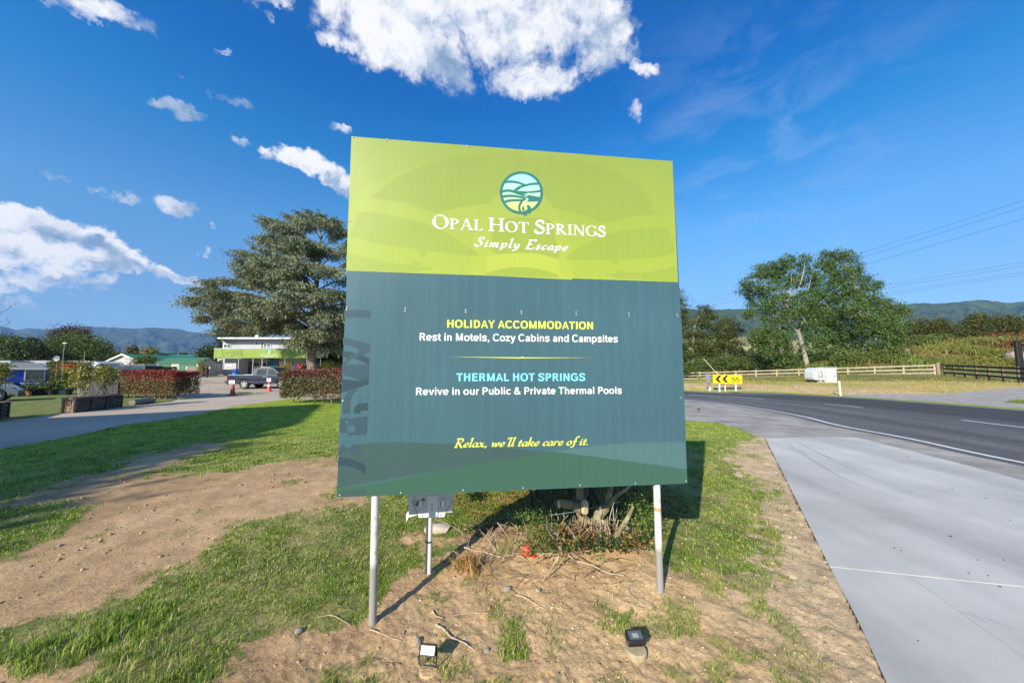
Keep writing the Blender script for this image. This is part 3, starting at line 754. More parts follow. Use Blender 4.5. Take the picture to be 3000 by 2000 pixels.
panel('sign_panel', [(1025, 395), (1973, 468), (SEAM_R[0], SEAM_R[1] + 4), (SEAM_L[0], SEAM_L[1] + 4)], .0005, .0045, c_teal, 'upper sheet, green above and teal below')
panel('sign_panel', [SEAM_L, SEAM_R, (2015, 1417), (982, 1458)], -.0045, -.0005, c_teal, 'lower teal sheet overlapping the upper one')
y = [-.00005]
def nxt(): y[0] -= .00006; return y[0]
EDGE_L = lambda py: 1025 + (py - 395) * (1009.5 - 1025) / (793 - 395)
EDGE_R = lambda py: 1973 + (py - 468) * (1988.6 - 1973) / (825 - 468)
flat('print', [(1025, 395), (1973, 468), (1988.7, 825), (1010.2, 791.5)], nxt(), c_green)
def z1(*pts): return [(1000 + a / 2.306, 380 + b / 2.306) for a, b in pts]
def curve(pts, n=8): return [tuple(p) for p in spline(pts, n)]
PRN = [
    (c_light, curve([(30, 560), (120, 430), (260, 330), (420, 265), (540, 235), (420, 290), (300, 360), (200, 450)]) + curve([(200, 450), (400, 490), (620, 552), (820, 505), (1100, 488)])+ [(1100, 600)] + curve([(870, 600), (640, 640), (520, 600), (300, 555), (120, 550), (60, 640), (30, 720)])),
    (c_shape, curve([(195, 458), (250, 405), (330, 345), (420, 290), (520, 245), (660, 200), (900, 165), (1200, 160), (1500, 180), (1760, 240), (1960, 340), (2080, 450), (2140, 570)]) + curve([(2140, 570), (1960, 580), (1780, 620), (1600, 560), (1400, 515), (1200, 495), (900, 500), (740, 530), (625, 553)]) + curve([(625, 553), (480, 500), (330, 470), (195, 458)])),
    (c_light, curve([(950, 560), (1010, 470), (1100, 400), (1210, 380), (1330, 420), (1420, 500), (1480, 600), (1530, 720), (1560, 850), (1560, 1010)]) + [(860, 975)] + curve([(865, 880), (880, 760), (910, 650), (950, 560)])),
    (c_shape, curve([(50, 712), (85, 620), (120, 552), (200, 552), (400, 590), (560, 630), (700, 690), (830, 770), (920, 845), (700, 825), (500, 800), (260, 770), (50, 712)])),
    (c_shape, curve([(1505, 870), (1600, 800), (1720, 730), (1880, 680), (2050, 662), (2195, 660), (2230, 730), (2256, 815), (2150, 850), (1900, 872), (1505, 870)])),
    (c_shape, curve([(22, 820), (160, 860), (300, 890), (470, 910), (610, 932), (480, 952), (380, 962)]) + [(22, 948)]),
    (c_shape, curve([(1795, 975), (1900, 962), (2050, 960), (2170, 940), (2271, 910)]) + [(2276, 1022)] + curve([(2200, 1018), (2020, 1006), (1870, 992), (1795, 975)])),
    (c_shape, curve([(1040, 600), (1200, 590), (1400, 600), (1440, 720), (1460, 870), (1200, 828), (1060, 835), (1000, 800)])),
    (c_yel, curve([(975, 855), (1080, 835), (1200, 828), (1330, 835), (1462, 870)]) + [(1480, 990)] + curve([(1462, 975), (1340, 940), (1210, 925), (1090, 935), (985, 965)])),
    (c_shape, curve([(968, 978), (985, 962), (1090, 935), (1210, 925), (1340, 940), (1462, 978)]) + [(1462, 993)]),
]
for m_, pts in PRN: flat('print', z1(*pts), nxt(), m_)
for (cx, cy, r_) in ((540, 820, 26), (500, 912, 30), (1850, 878, 24), (1880, 968, 28)):
    flat('print', z1(*[(cx + r_ * math.cos(a), cy + r_ * math.sin(a)) for a in np.linspace(0, 6.283, 19)[:-1]]), nxt(), c_shape)
y[0] = -.00455
def z3(*pts): return [(980 + a / 2.2404, 780 + b / 2.2404) for a, b in pts]
flat('print', z3(*(curve([(18, 1215), (60, 1195), (150, 1170), (260, 1158), (480, 1158), (760, 1168), (1000, 1182), (1400, 1218)]) + [(1440, 1226)] + [(700, 1340), (8, 1460)])), nxt(), c_w1)
flat('print', z3(*([(1440, 1218)] + curve([(1640, 1188), (1860, 1165), (2080, 1156), (2302, 1154)]) + [(2318, 1335)] + curve([(2100, 1300), (1800, 1262), (1560, 1230), (1440, 1218)])[:-1])), nxt(), c_w3)
flat('print', z3(*([(6, 1462)] + curve([(180, 1440), (400, 1400), (700, 1340), (1000, 1288), (1250, 1250), (1440, 1218)]) + curve([(1440, 1218), (1640, 1243), (1900, 1278), (2318, 1335)])[1:] + [(2324, 1426), (5, 1521)])), nxt(), c_w2)
STRIP = [
    (c_pat, curve([(52, 290), (110, 283), (170, 284), (231, 291)]) + [(231, 345)] + curve([(180, 334), (120, 333), (50, 342)])),
    (c_pat, curve([(47, 466), (110, 478), (170, 495), (224, 507)]) + [(222, 558), (150, 585)] + curve([(150, 540), (100, 522), (45, 512)])),
    (c_pat2, curve([(45, 556), (90, 560), (150, 575), (222, 600)]) + [(220, 650)] + curve([(180, 625), (120, 605), (44, 596)])),
    (c_pat, curve([(44, 640), (90, 590), (150, 562), (222, 507)])+ [(224, 560)] + curve([(150, 592), (100, 612), (60, 645)])),
    (c_pat, [(40, 645), (220, 643), (218, 752), (200, 762), (38, 706)]),
    (c_pat2, [(36, 740), (150, 750), (218, 735), (216, 775), (34, 830)]),
    (c_pat, curve([(150, 800), (110, 850), (96, 900), (95, 968)]) + [(45, 968)] + curve([(46, 900), (62, 850), (100, 805)])),
    (c_pat2, curve([(120, 962), (122, 930), (150, 905), (212, 893)]) + [(211, 945), (160, 950), (158, 968)]),
    (c_pat, [(24, 1000), (110, 995), (209, 985), (205, 1106), (60, 1112), (22, 1078)]),
    (c_pat, curve([(20, 1200), (60, 1165), (100, 1160), (150, 1185), (172, 1240)]) + [(110, 1240)] + curve([(95, 1215), (60, 1205), (18, 1238)])),
    (c_pat2, curve([(16, 1255), (80, 1262), (140, 1280), (197, 1308)]) + [(196, 1368)] + curve([(140, 1330), (80, 1312), (14, 1308)])),
    (c_w1, [(8, 1490), (60, 1478), (192, 1458), (191, 1512), (7, 1520)]),
]
for m_, pts in STRIP: flat('print', z3(*pts), nxt(), m_)
for (cx, cy, r_) in ((100, 993, 12), (74, 1023, 13), (100, 1067, 27), (62, 1118, 28), (84, 1165, 30), (186, 848, 30), (140, 880, 26), (122, 905, 18)):
    flat('print', z3(*[(cx + r_ * math.cos(a), cy + r_ * math.sin(a)) for a in np.linspace(0, 6.283, 19)[:-1]]), nxt(), c_teal)
flat('print', z3((752, 593), (1215, 597), (1230, 592), (1245, 597), (1690, 599), (1245, 603), (1215, 604)), nxt(), c_yt)

def zc3(x, y_): return 980 + x / 2.2404, 780 + y_ / 2.2404
yt = y[0] - .0002
# ------------------------------------------------------------------ serif capitals and broad-nib italics, drawn here stroke by stroke
class Pen:
    def __init__(s): s.v = []; s.f = []; s.k = 0
    def poly(s, pts):
        k = len(s.v); s.v += [(x, y_, s.k) for x, y_ in pts]; s.f.append(tuple(range(k, k + len(pts)))); s.k += 1
    def rib(s, L_, R_):
        k = len(s.v); n = len(L_); s.v += [(x, y_, s.k) for x, y_ in L_] + [(x, y_, s.k) for x, y_ in R_]
        s.f += [(k + i, k + i + 1, k + n + i + 1, k + n + i) for i in range(n - 1)]; s.k += 1
    def line(s, x0, y0, x1, y1, w, w1=None):
        w1 = w if w1 is None else w1; d = np.array([x1 - x0, y1 - y0]); d = d / np.linalg.norm(d); n = np.array([-d[1], d[0]])
        s.poly([(x0 + n[0] * w / 2, y0 + n[1] * w / 2), (x0 - n[0] * w / 2, y0 - n[1] * w / 2), (x1 - n[0] * w1 / 2, y1 - n[1] * w1 / 2), (x1 + n[0] * w1 / 2, y1 + n[1] * w1 / 2)])
    def stem(s, x, y0, y1, w): s.poly([(x - w / 2, y0), (x + w / 2, y0), (x + w / 2, y1), (x - w / 2, y1)])
    def serif(s, x, y_, w, up, stem, t=.035):
        d = 1 if up else -1
        s.poly([(x - w / 2, y_), (x + w / 2, y_), (x + w / 2, y_ + d * t), (x + stem * .75, y_ + d * t * 1.6), (x + stem * .5, y_ + d * t * 3), (x - stem * .5, y_ + d * t * 3), (x - stem * .75, y_ + d * t * 1.6), (x - w / 2, y_ + d * t)])
    def arc(s, cx, cy, rx, ry, a0, a1, thick, thin, n=26, stress=0):
        L_, R_ = [], []
        for a in np.linspace(R(a0), R(a1), n):
            w = thin + (thick - thin) * abs(math.cos(a - R(stress))) ** 1.6
            c, q = math.cos(a), math.sin(a); L_.append((cx + (rx) * c, cy + ry * q)); nx, ny = c / rx, q / ry; m = math.hypot(nx, ny)
            R_.append((cx + rx * c - nx / m * w, cy + ry * q - ny / m * w))
        s.rib(L_, R_)
    def nib(s, pts, w=.13, t=.035, ang=38, smooth=True, n=7):
        P = spline(pts, n) if smooth and len(pts) > 2 else np.array(pts, float)
        T = np.gradient(P, axis=0); T /= np.linalg.norm(T, axis=1)[:, None] + 1e-9
        N = np.c_[-T[:, 1], T[:, 0]]; nb = np.array([math.cos(R(ang)), math.sin(R(ang))]) * w / 2
        sg = np.sign(N @ nb); sg[sg == 0] = 1
        hw = np.abs(N @ nb) + t / 2
        s.rib([tuple(p + q * h) for p, q, h in zip(P, N, hw)], [tuple(p - q * h) for p, q, h in zip(P, N, hw)])
    def dot(s, x, y_, r):
        s.poly([(x + r * math.cos(a), y_ + r * math.sin(a)) for a in np.linspace(0, 6.283, 13)[:-1]])
TK, TN = .155, .055
def cap(p, ch):
    if ch == 'O':
        p.arc(.42, .5, .42, .52, 0, 360, TK * 1.05, TN, 44, 12); return .84
    if ch == 'P':
        p.stem(.16, 0, 1, TK); p.serif(.18, 0, .38, 1, TK); p.serif(.15, 1, .30, 0, TK)
        p.arc(.26, .73, .34, .27, -90, 90, TK, TN); p.stem(.23, 1 - TN, 1, .14); p.stem(.23, .46, .46 + TN, .16); return .64
    if ch == 'R':
        p.stem(.16, 0, 1, TK); p.serif(.17, 0, .34, 1, TK); p.serif(.15, 1, .30, 0, TK)
        p.arc(.26, .75, .31, .25, -90, 90, TK, TN); p.stem(.23, 1 - TN, 1, .14); p.stem(.23, .5, .5 + TN, .16); p.line(.30, .52, .66, .02, TK, TK); p.poly([(.58, 0), (.82, 0), (.82, .035), (.70, .07), (.62, .12)]); return .78
    if ch == 'A':
        p.line(.40, 1.03, .72, .02, TK); p.line(.39, .98, .12, .02, TN * 1.1); p.stem(.38, .33, .33 + TN, .36); p.serif(.11, 0, .26, 1, TN); p.serif(.72, 0, .34, 1, TK); return .84
    if ch == 'L':
        p.stem(.16, 0, 1, TK); p.serif(.16, 1, .36, 0, TK); p.poly([(.02, 0), (.56, 0), (.62, .26), (.585, .27), (.50, .08), (.40, .05), (.02, .04)]); return .60
    if ch == 'H':
        p.stem(.16, 0, 1, TK); p.stem(.70, 0, 1, TK); p.stem(.43, .48, .48 + TN, .5)
        for x in (.16, .70):
            p.serif(x, 0, .34, 1, TK); p.serif(x, 1, .34, 0, TK)
        return .86
    if ch == 'T':
        p.stem(.36, 0, 1, TK); p.serif(.36, 0, .34, 1, TK); p.poly([(.03, 1.0), (.69, 1.0), (.72, .76), (.685, .76), (.64, .90), (.55, .945), (.17, .945), (.08, .90), (.035, .76), (0, .76)]); return .72
    if ch == 'S':
        P = [(.50, .76), (.46, .92), (.30, .975), (.15, .90), (.11, .76), (.20, .62), (.36, .50), (.50, .36), (.52, .20), (.42, .06), (.26, .015), (.10, .08), (.04, .26)]
        p.nib(P, .13, .055, 62); p.poly([(.47, .70), (.51, .70), (.54, .99), (.50, .99)]); p.poly([(.02, .30), (.06, .30), (.05, 0), (.01, 0)]); return .58
    if ch == 'I':
        p.stem(.17, 0, 1, TK); p.serif(.17, 0, .34, 1, TK); p.serif(.17, 1, .34, 0, TK); return .34
    if ch == 'N':
        p.stem(.14, 0, .98, TN * 1.1); p.stem(.72, 0, 1, TN * 1.1); p.line(.14, .97, .70, .02, TK * 1.02); p.serif(.14, 0, .28, 1, TN); p.serif(.72, 1, .28, 0, TN); p.poly([(.0, 1), (.16, 1), (.2, .93), (.0, .96)]); return .84
    if ch == 'G':
        p.arc(.42, .5, .42, .52, 38, 330, TK * 1.05, TN, 36, 0); p.poly([(.70, .70), (.74, .70), (.76, 1.0), (.72, 1.0)]); p.stem(.70, .10, .42, TK); p.poly([(.54, .42), (.84, .42), (.84, .385), (.54, .385)]); return .80
    return .3
IT = {  # italic skeletons: (advance, [strokes]); x-height .45, ascender .95
    'a': (.40, [[(.33, .43), (.20, .44), (.07, .28), (.07, .08), (.17, .02), (.29, .18), (.36, .44)], [(.36, .44), (.30, .10), (.36, .02), (.45, .12)]]),
    'c': (.33, [[(.31, .36), (.26, .44), (.13, .36), (.06, .16), (.13, .02), (.24, .04), (.34, .15)]]),
    'e': (.34, [[(.07, .18), (.22, .22), (.31, .34), (.25, .44), (.12, .36), (.06, .16), (.13, .02), (.25, .05), (.34, .15)]]),
    'f': (.28, [[(.46, .86), (.38, .95), (.29, .84), (.20, .40), (.12, -.08), (.03, -.24), (-.06, -.18)], [(.05, .43), (.34, .43)]]),
    'i': (.22, [[(.02, .32), (.12, .44), (.10, .30), (.07, .08), (.12, .02), (.23, .13)]]),
    'k': (.42, [[(.16, .95), (.10, .48), (.03, .0)], [(.09, .22), (.24, .42), (.35, .42), (.34, .30), (.20, .22)], [(.20, .22), (.28, .06), (.35, .02), (.44, .12)]]),
    'l': (.22, [[(.06, .84), (.20, .95), (.13, .45), (.08, .08), (.13, .02), (.24, .13)]]),
    'm': (.64, [[(.01, .34), (.11, .44), (.08, .22), (.04, 0)], [(.06, .16), (.20, .38), (.30, .43), (.29, .25), (.25, 0)], [(.27, .16), (.41, .38), (.51, .43), (.49, .22), (.47, .08), (.52, .02), (.63, .13)]]),
    'o': (.38, [[(.20, .44), (.09, .34), (.06, .14), (.16, .01), (.28, .08), (.34, .28), (.28, .43), (.20, .44)]]),
    'p': (.42, [[(.01, .34), (.13, .44), (.08, .10), (.01, -.28)], [(.09, .20), (.20, .40), (.32, .43), (.36, .28), (.28, .06), (.17, .01), (.07, .08)]]),
    'r': (.32, [[(.01, .34), (.12, .44), (.08, .22), (.04, 0)], [(.07, .18), (.18, .38), (.29, .44), (.33, .36)]]),
    's': (.28, [[(.27, .36), (.20, .44), (.11, .36), (.16, .24), (.22, .12), (.14, .01), (.02, .08)]]),
    't': (.25, [[(.19, .66), (.12, .34), (.08, .10), (.13, .02), (.25, .13)], [(.02, .43), (.27, .43)]]),
    'w': (.56, [[(.02, .36), (.12, .43), (.12, .20), (.15, .02), (.28, .20), (.33, .40)], [(.31, .40), (.33, .18), (.35, .02), (.47, .16), (.53, .36), (.48, .45)]]),
    'x': (.40, [[(.02, .36), (.12, .44), (.20, .30), (.26, .08), (.34, .01), (.41, .10)], [(.38, .42), (.28, .34), (.12, .06), (.02, .02)]]),
    'y': (.42, [[(.02, .34), (.11, .44), (.12, .26), (.13, .06), (.22, .03), (.34, .22)], [(.38, .44), (.32, .12), (.22, -.16), (.08, -.26), (.0, -.18)]]),
    'S': (.52, [[(.50, .78), (.42, .93), (.26, .90), (.20, .74), (.30, .55), (.40, .34), (.32, .08), (.16, .01), (.02, .12), (.0, .22)]]),
    'E': (.58, [[(.25, .93), (.17, .45), (.10, .0)], [(.13, .91), (.60, .93), (.59, .78)], [(.17, .47), (.42, .49)], [(.0, .015), (.46, .015), (.56, .20)]]),
    'R': (.58, [[(.25, .93), (.17, .45), (.10, .0)], [(.08, .90), (.32, .93), (.50, .84), (.48, .62), (.32, .48), (.18, .47)], [(.28, .47), (.38, .20), (.50, .0), (.60, .02)], [(.0, .015), (.22, .015)]]),
    "'": (.18, [[(.20, .95), (.22, .86), (.14, .76)]]),
    ',': (.18, [[(.08, .06), (.10, -.02), (.02, -.14)]]),
    '.': (.16, []), ' ': (.22, []),
}

SW = [.165]
def sansg(p, ch):
    """one grotesque letter, cap height 1; returns the advance"""
    w = SW[0]; h = w / 2; X = .735
    def st(x, y0, y1): p.stem(x, y0, y1, w)
    def bar(x0, x1, yc, t=None):
        t = (t or w * .92) / 2; p.poly([(x0, yc - t), (x1, yc - t), (x1, yc + t), (x0, yc + t)])
    def rg(cx, cy, rx, ry, a0=0, a1=360, n=26, wy=.90):
        Lp, Rp = [], []
        for a in np.linspace(R(a0), R(a1), n):
            c, q = math.cos(a), math.sin(a); e = 2 / 2.3
            c = math.copysign(abs(c) ** e, c); q = math.copysign(abs(q) ** e, q)
            Lp.append((cx + rx * c, cy + ry * q)); Rp.append((cx + (rx - w) * c, cy + (ry - w * wy) * q))
        p.rib(Lp, Rp)
    t = w * .46
    if ch == 'H': st(.10 + h, 0, 1); st(.72 - h + .06, 0, 1); bar(.12 + h, .74 - h, .53); return .88
    if ch == 'I': st(.10 + h, 0, 1); return .20 + w
    if ch == 'L': st(.10 + h, 0, 1); bar(.10 + h, .66, t); return .69
    if ch == 'T': st(.37, 0, 1); bar(.03, .71, 1 - t); return .74
    if ch == 'E': st(.10 + h, 0, 1); bar(.10 + h, .70, t); bar(.10 + h, .66, .52); bar(.10 + h, .69, 1 - t); return .76
    if ch == 'O': rg(.46, .5, .42, .52, n=44); return .92
    if ch == 'C': rg(.46, .5, .42, .52, 38, 322, n=38); return .86
    if ch == 'G': rg(.46, .5, .42, .52, 38, 330, n=38); p.stem(.88 - h, .06, .50, w * .9); bar(.50, .88, .50); return .96
    if ch == 'D': st(.10 + h, 0, 1); rg(.40, .5, .40, .50, -90, 90, n=22); bar(.12, .42, t); bar(.12, .42, 1 - t); return .88
    if ch == 'P': st(.10 + h, 0, 1); rg(.40, .69, .33, .31, -90, 90, n=18); bar(.12, .42, 1 - t); bar(.12, .42, .38 + t); return .78
    if ch == 'R': st(.10 + h, 0, 1); rg(.42, .71, .32, .29, -90, 90, n=18); bar(.12, .44, 1 - t); bar(.12, .44, .42 + t); p.poly([(.40, .44), (.60, .44), (.79, 0), (.59, 0)]); return .84
    if ch == 'A': p.poly([(.01, 0), (.19, 0), (.47, 1), (.33, 1)]); p.poly([(.79, 0), (.61, 0), (.33, 1), (.47, 1)]); bar(.20, .60, .30); return .80
    if ch == 'Y': p.poly([(.0, 1), (.20, 1), (.46, .42), (.30, .42)]); p.poly([(.76, 1), (.56, 1), (.30, .42), (.46, .42)]); st(.38, 0, .46); return .76
    if ch == 'M': st(.10 + h, 0, 1); st(.94 - h, 0, 1); p.poly([(.10, 1), (.31, 1), (.59, .02), (.45, .02)]); p.poly([(.94, 1), (.73, 1), (.45, .02), (.59, .02)]); return 1.04
    if ch == 'N': st(.10 + h, 0, 1); st(.80 - h, 0, 1); p.poly([(.10, 1), (.29, 1), (.80, 0), (.61, 0)]); return .90
    if ch == 'S' or ch == 's':
        k = 1.0 if ch == 'S' else X; W_ = .72 if ch == 'S' else .60
        P = [(.92, .74), (.84, .88), (.50, .93), (.20, .86), (.14, .72), (.26, .59), (.52, .52), (.80, .43), (.90, .28), (.80, .13), (.50, .07), (.18, .13), (.08, .29)]
        P = [((a - .5) * (W_ - w * .35) + W_ / 2 + .03, (b - .5) * (k - w * .0) + k / 2) for a, b in P]
        Q = spline(P, 5); T_ = np.gradient(Q, axis=0); T_ /= np.linalg.norm(T_, axis=1)[:, None]; N_ = np.c_[-T_[:, 1], T_[:, 0]] * (w / 2)
        p.rib([tuple(q) for q in Q + N_], [tuple(q) for q in Q - N_]); return W_ + .07
    if ch == '&':
        rg(.36, .77, .22, .24, n=26); rg(.34, .27, .32, .29, 60, 330, n=28); p.poly([(.20, .66), (.38, .70), (.86, .0), (.64, .0)]); p.line(.60, .10, .74, .42, w * .9); return .88
    if ch == 'e': rg(.36, X / 2, .33, X / 2 + .01, 0, 318, n=34); bar(.08, .64, X / 2); return .72
    if ch == 'o': rg(.37, X / 2, .34, X / 2 + .01, n=36); return .74
    if ch == 'c': rg(.37, X / 2, .33, X / 2 + .01, 40, 320, n=30); return .68
    if ch == 'a': rg(.33, .22, .27, .235, n=24); st(.62 - h, 0, .52); rg(.35, .48, .27, .265, 0, 160, n=16); return .70
    if ch in 'dbpq':
        rg(.37, X / 2, .32, X / 2 + .01, n=36)
        if ch == 'd': st(.70 - h, 0, 1)
        if ch == 'b': st(.06 + h, 0, 1)
        if ch == 'p': st(.06 + h, -.27, X)
        return .76
    if ch == 'i': st(.08 + h, 0, X); st(.08 + h, .85, 1.0); return .16 + w
    if ch == 'l': st(.08 + h, 0, 1); return .16 + w
    if ch == 'n' or ch == 'h': st(.08 + h, 0, X if ch == 'n' else 1); rg(.36, X - .28, .28, .28, 0, 150, n=18); st(.64 - h, 0, X - .26); return .72
    if ch == 'u': st(.08 + h, .26, X); rg(.36, .28, .28, .285, 180, 340, n=18); st(.64 - h, 0, X); return .72
    if ch == 'm':
        st(.08 + h, 0, X)
        for c in (.32, .70): rg(c, X - .25, .24, .25, 0, 150, n=16); st(c + .24 - h, 0, X - .23)
        return 1.02
    if ch == 'r': st(.08 + h, 0, X); rg(.34, X - .28, .26, .275, 62, 160, n=10); return .46
    if ch == 't': st(.10 + h, .18, .95); bar(0, .36, X - t); rg(.10 + .26, .22, .26, .22, 180, 282, n=10); return .40
    if ch == 'v': p.poly([(0, X), (.19, X), (.40, 0), (.26, 0)]); p.poly([(.66, X), (.47, X), (.26, 0), (.40, 0)]); return .66
    if ch == 'y': p.poly([(0, X), (.19, X), (.42, .02), (.26, .02)]); p.poly([(.66, X), (.47, X), (.20, -.24), (.38, -.14)]); bar(.06, .30, -.21); return .66
    if ch == 'z': bar(.03, .56, X - t); bar(.02, .57, t); p.poly([(.02, .12), (.22, .12), (.56, X - .12), (.36, X - .12)]); return .60
    if ch == ',': p.poly([(.08, 0), (.08, .17), (.26, .17), (.26, 0), (.17, -.18), (.08, -.18)]); return .34
    return .32
def layout(text, kind, track=0.0, small=1.0, nibw=.12, slant=.20):
    """returns vertices (x 0..1, y in cap heights, layer) and faces"""
    x = 0.0; allv = []; allf = []; k0 = 0; first = True
    for ch in text:
        q = Pen()
        if kind == 'caps':
            sc = 1.0 if (first and ch != ' ') else small
            if ch == ' ': x += .26; first = True; continue
            adv = cap(q, ch); first = False
            vv = [(x + a * sc, b * sc, c) for a, b, c in q.v]; x += adv * sc + track
        elif kind == 'sans':
            SW[0] = nibw; adv = sansg(q, ch); vv = [(x + a, b, c) for a, b, c in q.v]; x += adv + track
        else:
            adv, st = IT[ch]
            for s_ in st: q.nib(s_, nibw, .032, 40)
            if ch == 'i': q.dot(.17, .62, .055)
            if ch == '.': q.dot(.06, .04, .055)
            if ch == ',': q.dot(.07, .04, .05)
            vv = [(x + a + slant * b * .55, b, c) for a, b, c in q.v]; x += adv + track
        b0 = len(allv); kk = max([c for *_, c in vv], default=-1) + 1
        allv += [(a, b, c + k0) for a, b, c in vv]; allf += [tuple(i + b0 for i in f) for f in q.f]; k0 = (k0 + kk) % 40
    a_ = np.array(allv); x0, x1 = a_[:, 0].min(), a_[:, 0].max()
    return [((a - x0) / (x1 - x0), b, c) for a, b, c in allv], allf
def set_text(pen_text, kind, p0, p1, base0, base1, cap_px, m, y_, track=0.0, small=1.0, nibw=.12, name='lettering', slant=.20):
    allv, allf = layout(pen_text, kind, track, small, nibw, slant)
    A_ = np.array(B(p0, base0)); B_ = np.array(B(p1, base1)); h = abs(B(p0, base0 - cap_px)[1] - B(p0, base0)[1])
    V = [(A_[0] + (B_[0] - A_[0]) * u, y_ - k * .00002, A_[1] + (B_[1] - A_[1]) * u + v * h + ZO) for u, v, k in allv]
    me = bpy.data.meshes.new(name); me.from_pydata(V, [], allf); me.update()
    return link(name, me, m, sign, kind='stuff')
ytop = -.0022
def zc1(x, y_): return 1000 + x / 2.306, 380 + y_ / 2.306
a_ = zc1(610, 661); b_ = zc1(1788, 719)
set_text('OPAL HOT SPRINGS', 'caps', a_[0], b_[0], a_[1], b_[1], 92 / 2.306, c_white, ytop, .045, .80)
a_ = zc1(893, 782); b_ = zc1(1533, 815)
set_text('Simply Escape', 'it', a_[0], b_[0], a_[1], b_[1], 66 / 2.306, c_white, ytop, .10, nibw=.135)
a_ = zc3(780, 1190); b_ = zc3(1662, 1172)
set_text("Relax, we'll take care of it.", 'it', a_[0], b_[0], a_[1], b_[1], 62 / 2.2404, c_yt, yt, .02, nibw=.115)

for (txt, x0, x1, b0, b1, cpx, m_, bo) in (
    ('HOLIDAY ACCOMMODATION', 735, 1697, 401, 413, 52, c_yt, -.01), ('Rest in Motels, Cozy Cabins and Campsites', 553, 1860, 486, 498, 50, c_white, .0),
    ('THERMAL HOT SPRINGS', 795, 1646, 754, 752, 53, c_bt, -.01), ('Revive in our Public & Private Thermal Pools', 529, 1886, 845, 836, 49, c_white, .0)):
    a_ = zc3(x0, b0); b_ = zc3(x1, b1)
    set_text(txt, 'sans', a_[0], b_[0], a_[1], b_[1], cpx / 2.2404, m_, yt, bo, nibw=.20 if txt.isupper() else .17)

# ------------------------------------------------------------------ round emblem (zoom x8.7115 from 1400,470)
def ze(x, y_): return (1400 + x / 8.7115, 470 + y_ / 8.7115)
zl0 = B(*ze(1100, 1330))[1] + ZO; zl1 = B(*ze(1100, 300))[1] + ZO
c_sky = print_mat('print_emblem_fill', (.5, .7, .7), grad=(zl0, (.66, .62, .09), zl1, (.30, .66, .80), (.42, .68, .46)), rough=.4, vary=.01)
c_ring = print_mat('print_emblem_line', (.035, .175, .155), rough=.4, vary=.02)
emb = [0]
ye = -.0014
def em(pts, m_, close=True):
    emb[0] += 1; return flat('emblem', [ze(*p) for p in pts], ye - emb[0] * .00004, m_)
CX, CY = 1103, 800
def circ(cx, cy, rx, ry, n=48, a0=0, a1=360): return [(cx + rx * math.cos(R(a)), cy - ry * math.sin(R(a))) for a in np.linspace(a0, a1, n, endpoint=(a1 - a0 != 360))]
em(circ(CX, CY, 540, 532), c_sky)
def band(top, bot): em(curve(top, 6) + curve(bot, 6)[::-1], c_ring)
band([(600, 540), (700, 498), (870, 485), (1040, 518), (1215, 578), (1350, 550), (1530, 538)], [(600, 590), (700, 560), (850, 550), (1000, 568), (1120, 605), (1215, 640), (1290, 620), (1420, 605), (1570, 602)])
em(curve([(1120, 605), (1010, 650), (905, 740), (1000, 745), (1100, 680), (1215, 640)], 5), c_ring)
band([(590, 735), (770, 712), (900, 735), (1000, 752), (1250, 765), (1450, 750), (1600, 725)], [(590, 805), (770, 780), (900, 808), (1020, 850), (1180, 892), (1210, 830), (1600, 790)])
em([(1180, 892), (1210, 850), (1290, 858), (1450, 890), (1620, 915), (1620, 1010), (1470, 1030), (1300, 1035), (1180, 1030), (1150, 960)], c_ring)
band([(590, 880), (700, 855), (850, 850), (1000, 868), (1200, 905)], [(640, 935), (760, 915), (900, 915), (1040, 935), (1200, 965)])
band([(660, 1005), (780, 975), (950, 965), (1200, 965)], [(700, 1065), (820, 1035), (960, 1025), (1200, 1030)])
L_ = circ(1185, 1190, 168, 190, 30, 60, 330)
def ringstroke(cx, cy, ro, ri, a0, a1, n=30):
    a = np.linspace(a0, a1, n)
    em([(cx + ro[0] * math.cos(R(t)), cy - ro[1] * math.sin(R(t))) for t in a] + [(cx + ri[0] * math.cos(R(t)), cy - ri[1] * math.sin(R(t))) for t in a[::-1]], c_ring)
ringstroke(1195, 1180, (175, 195), (118, 140), 118, 260)
em(circ(1235, 1205, 118, 98, 30), c_ring)
em(circ(1190, 1130, 62, 40, 16), c_sky)
em(circ(1215, 1203, 44, 44, 20), c_sky)
em(circ(1188, 1298, 38, 40, 16), c_sky)
for (a, b, r_) in ((1200, 1040, 44), (1248, 977, 36), (1210, 915, 17), (1247, 880, 18), (1285, 835, 30), (1262, 765, 16)): em(circ(a, b, r_, r_, 16), c_sky)
nring = 64
ao = circ(CX, CY, 555, 547, nring); ai = circ(CX, CY, 487, 480, nring)
emb[0] += 1
me = bpy.data.meshes.new('emblem'); PO = [B(*ze(*p)) for p in ao + ai]
me.from_pydata([L3(a, b, ye - emb[0] * .00004) for a, b in PO], [], [(i, (i + 1) % nring, nring + (i + 1) % nring, nring + i) for i in range(nring)]); me.update(); link('emblem', me, c_ring, sign)
em(curve([(1040, 1330), (1110, 1345), (1190, 1385), (1235, 1378), (1245, 1340), (1290, 1325), (1300, 1355), (1330, 1310), (1200, 1290), (1040, 1280)], 3), c_ring)

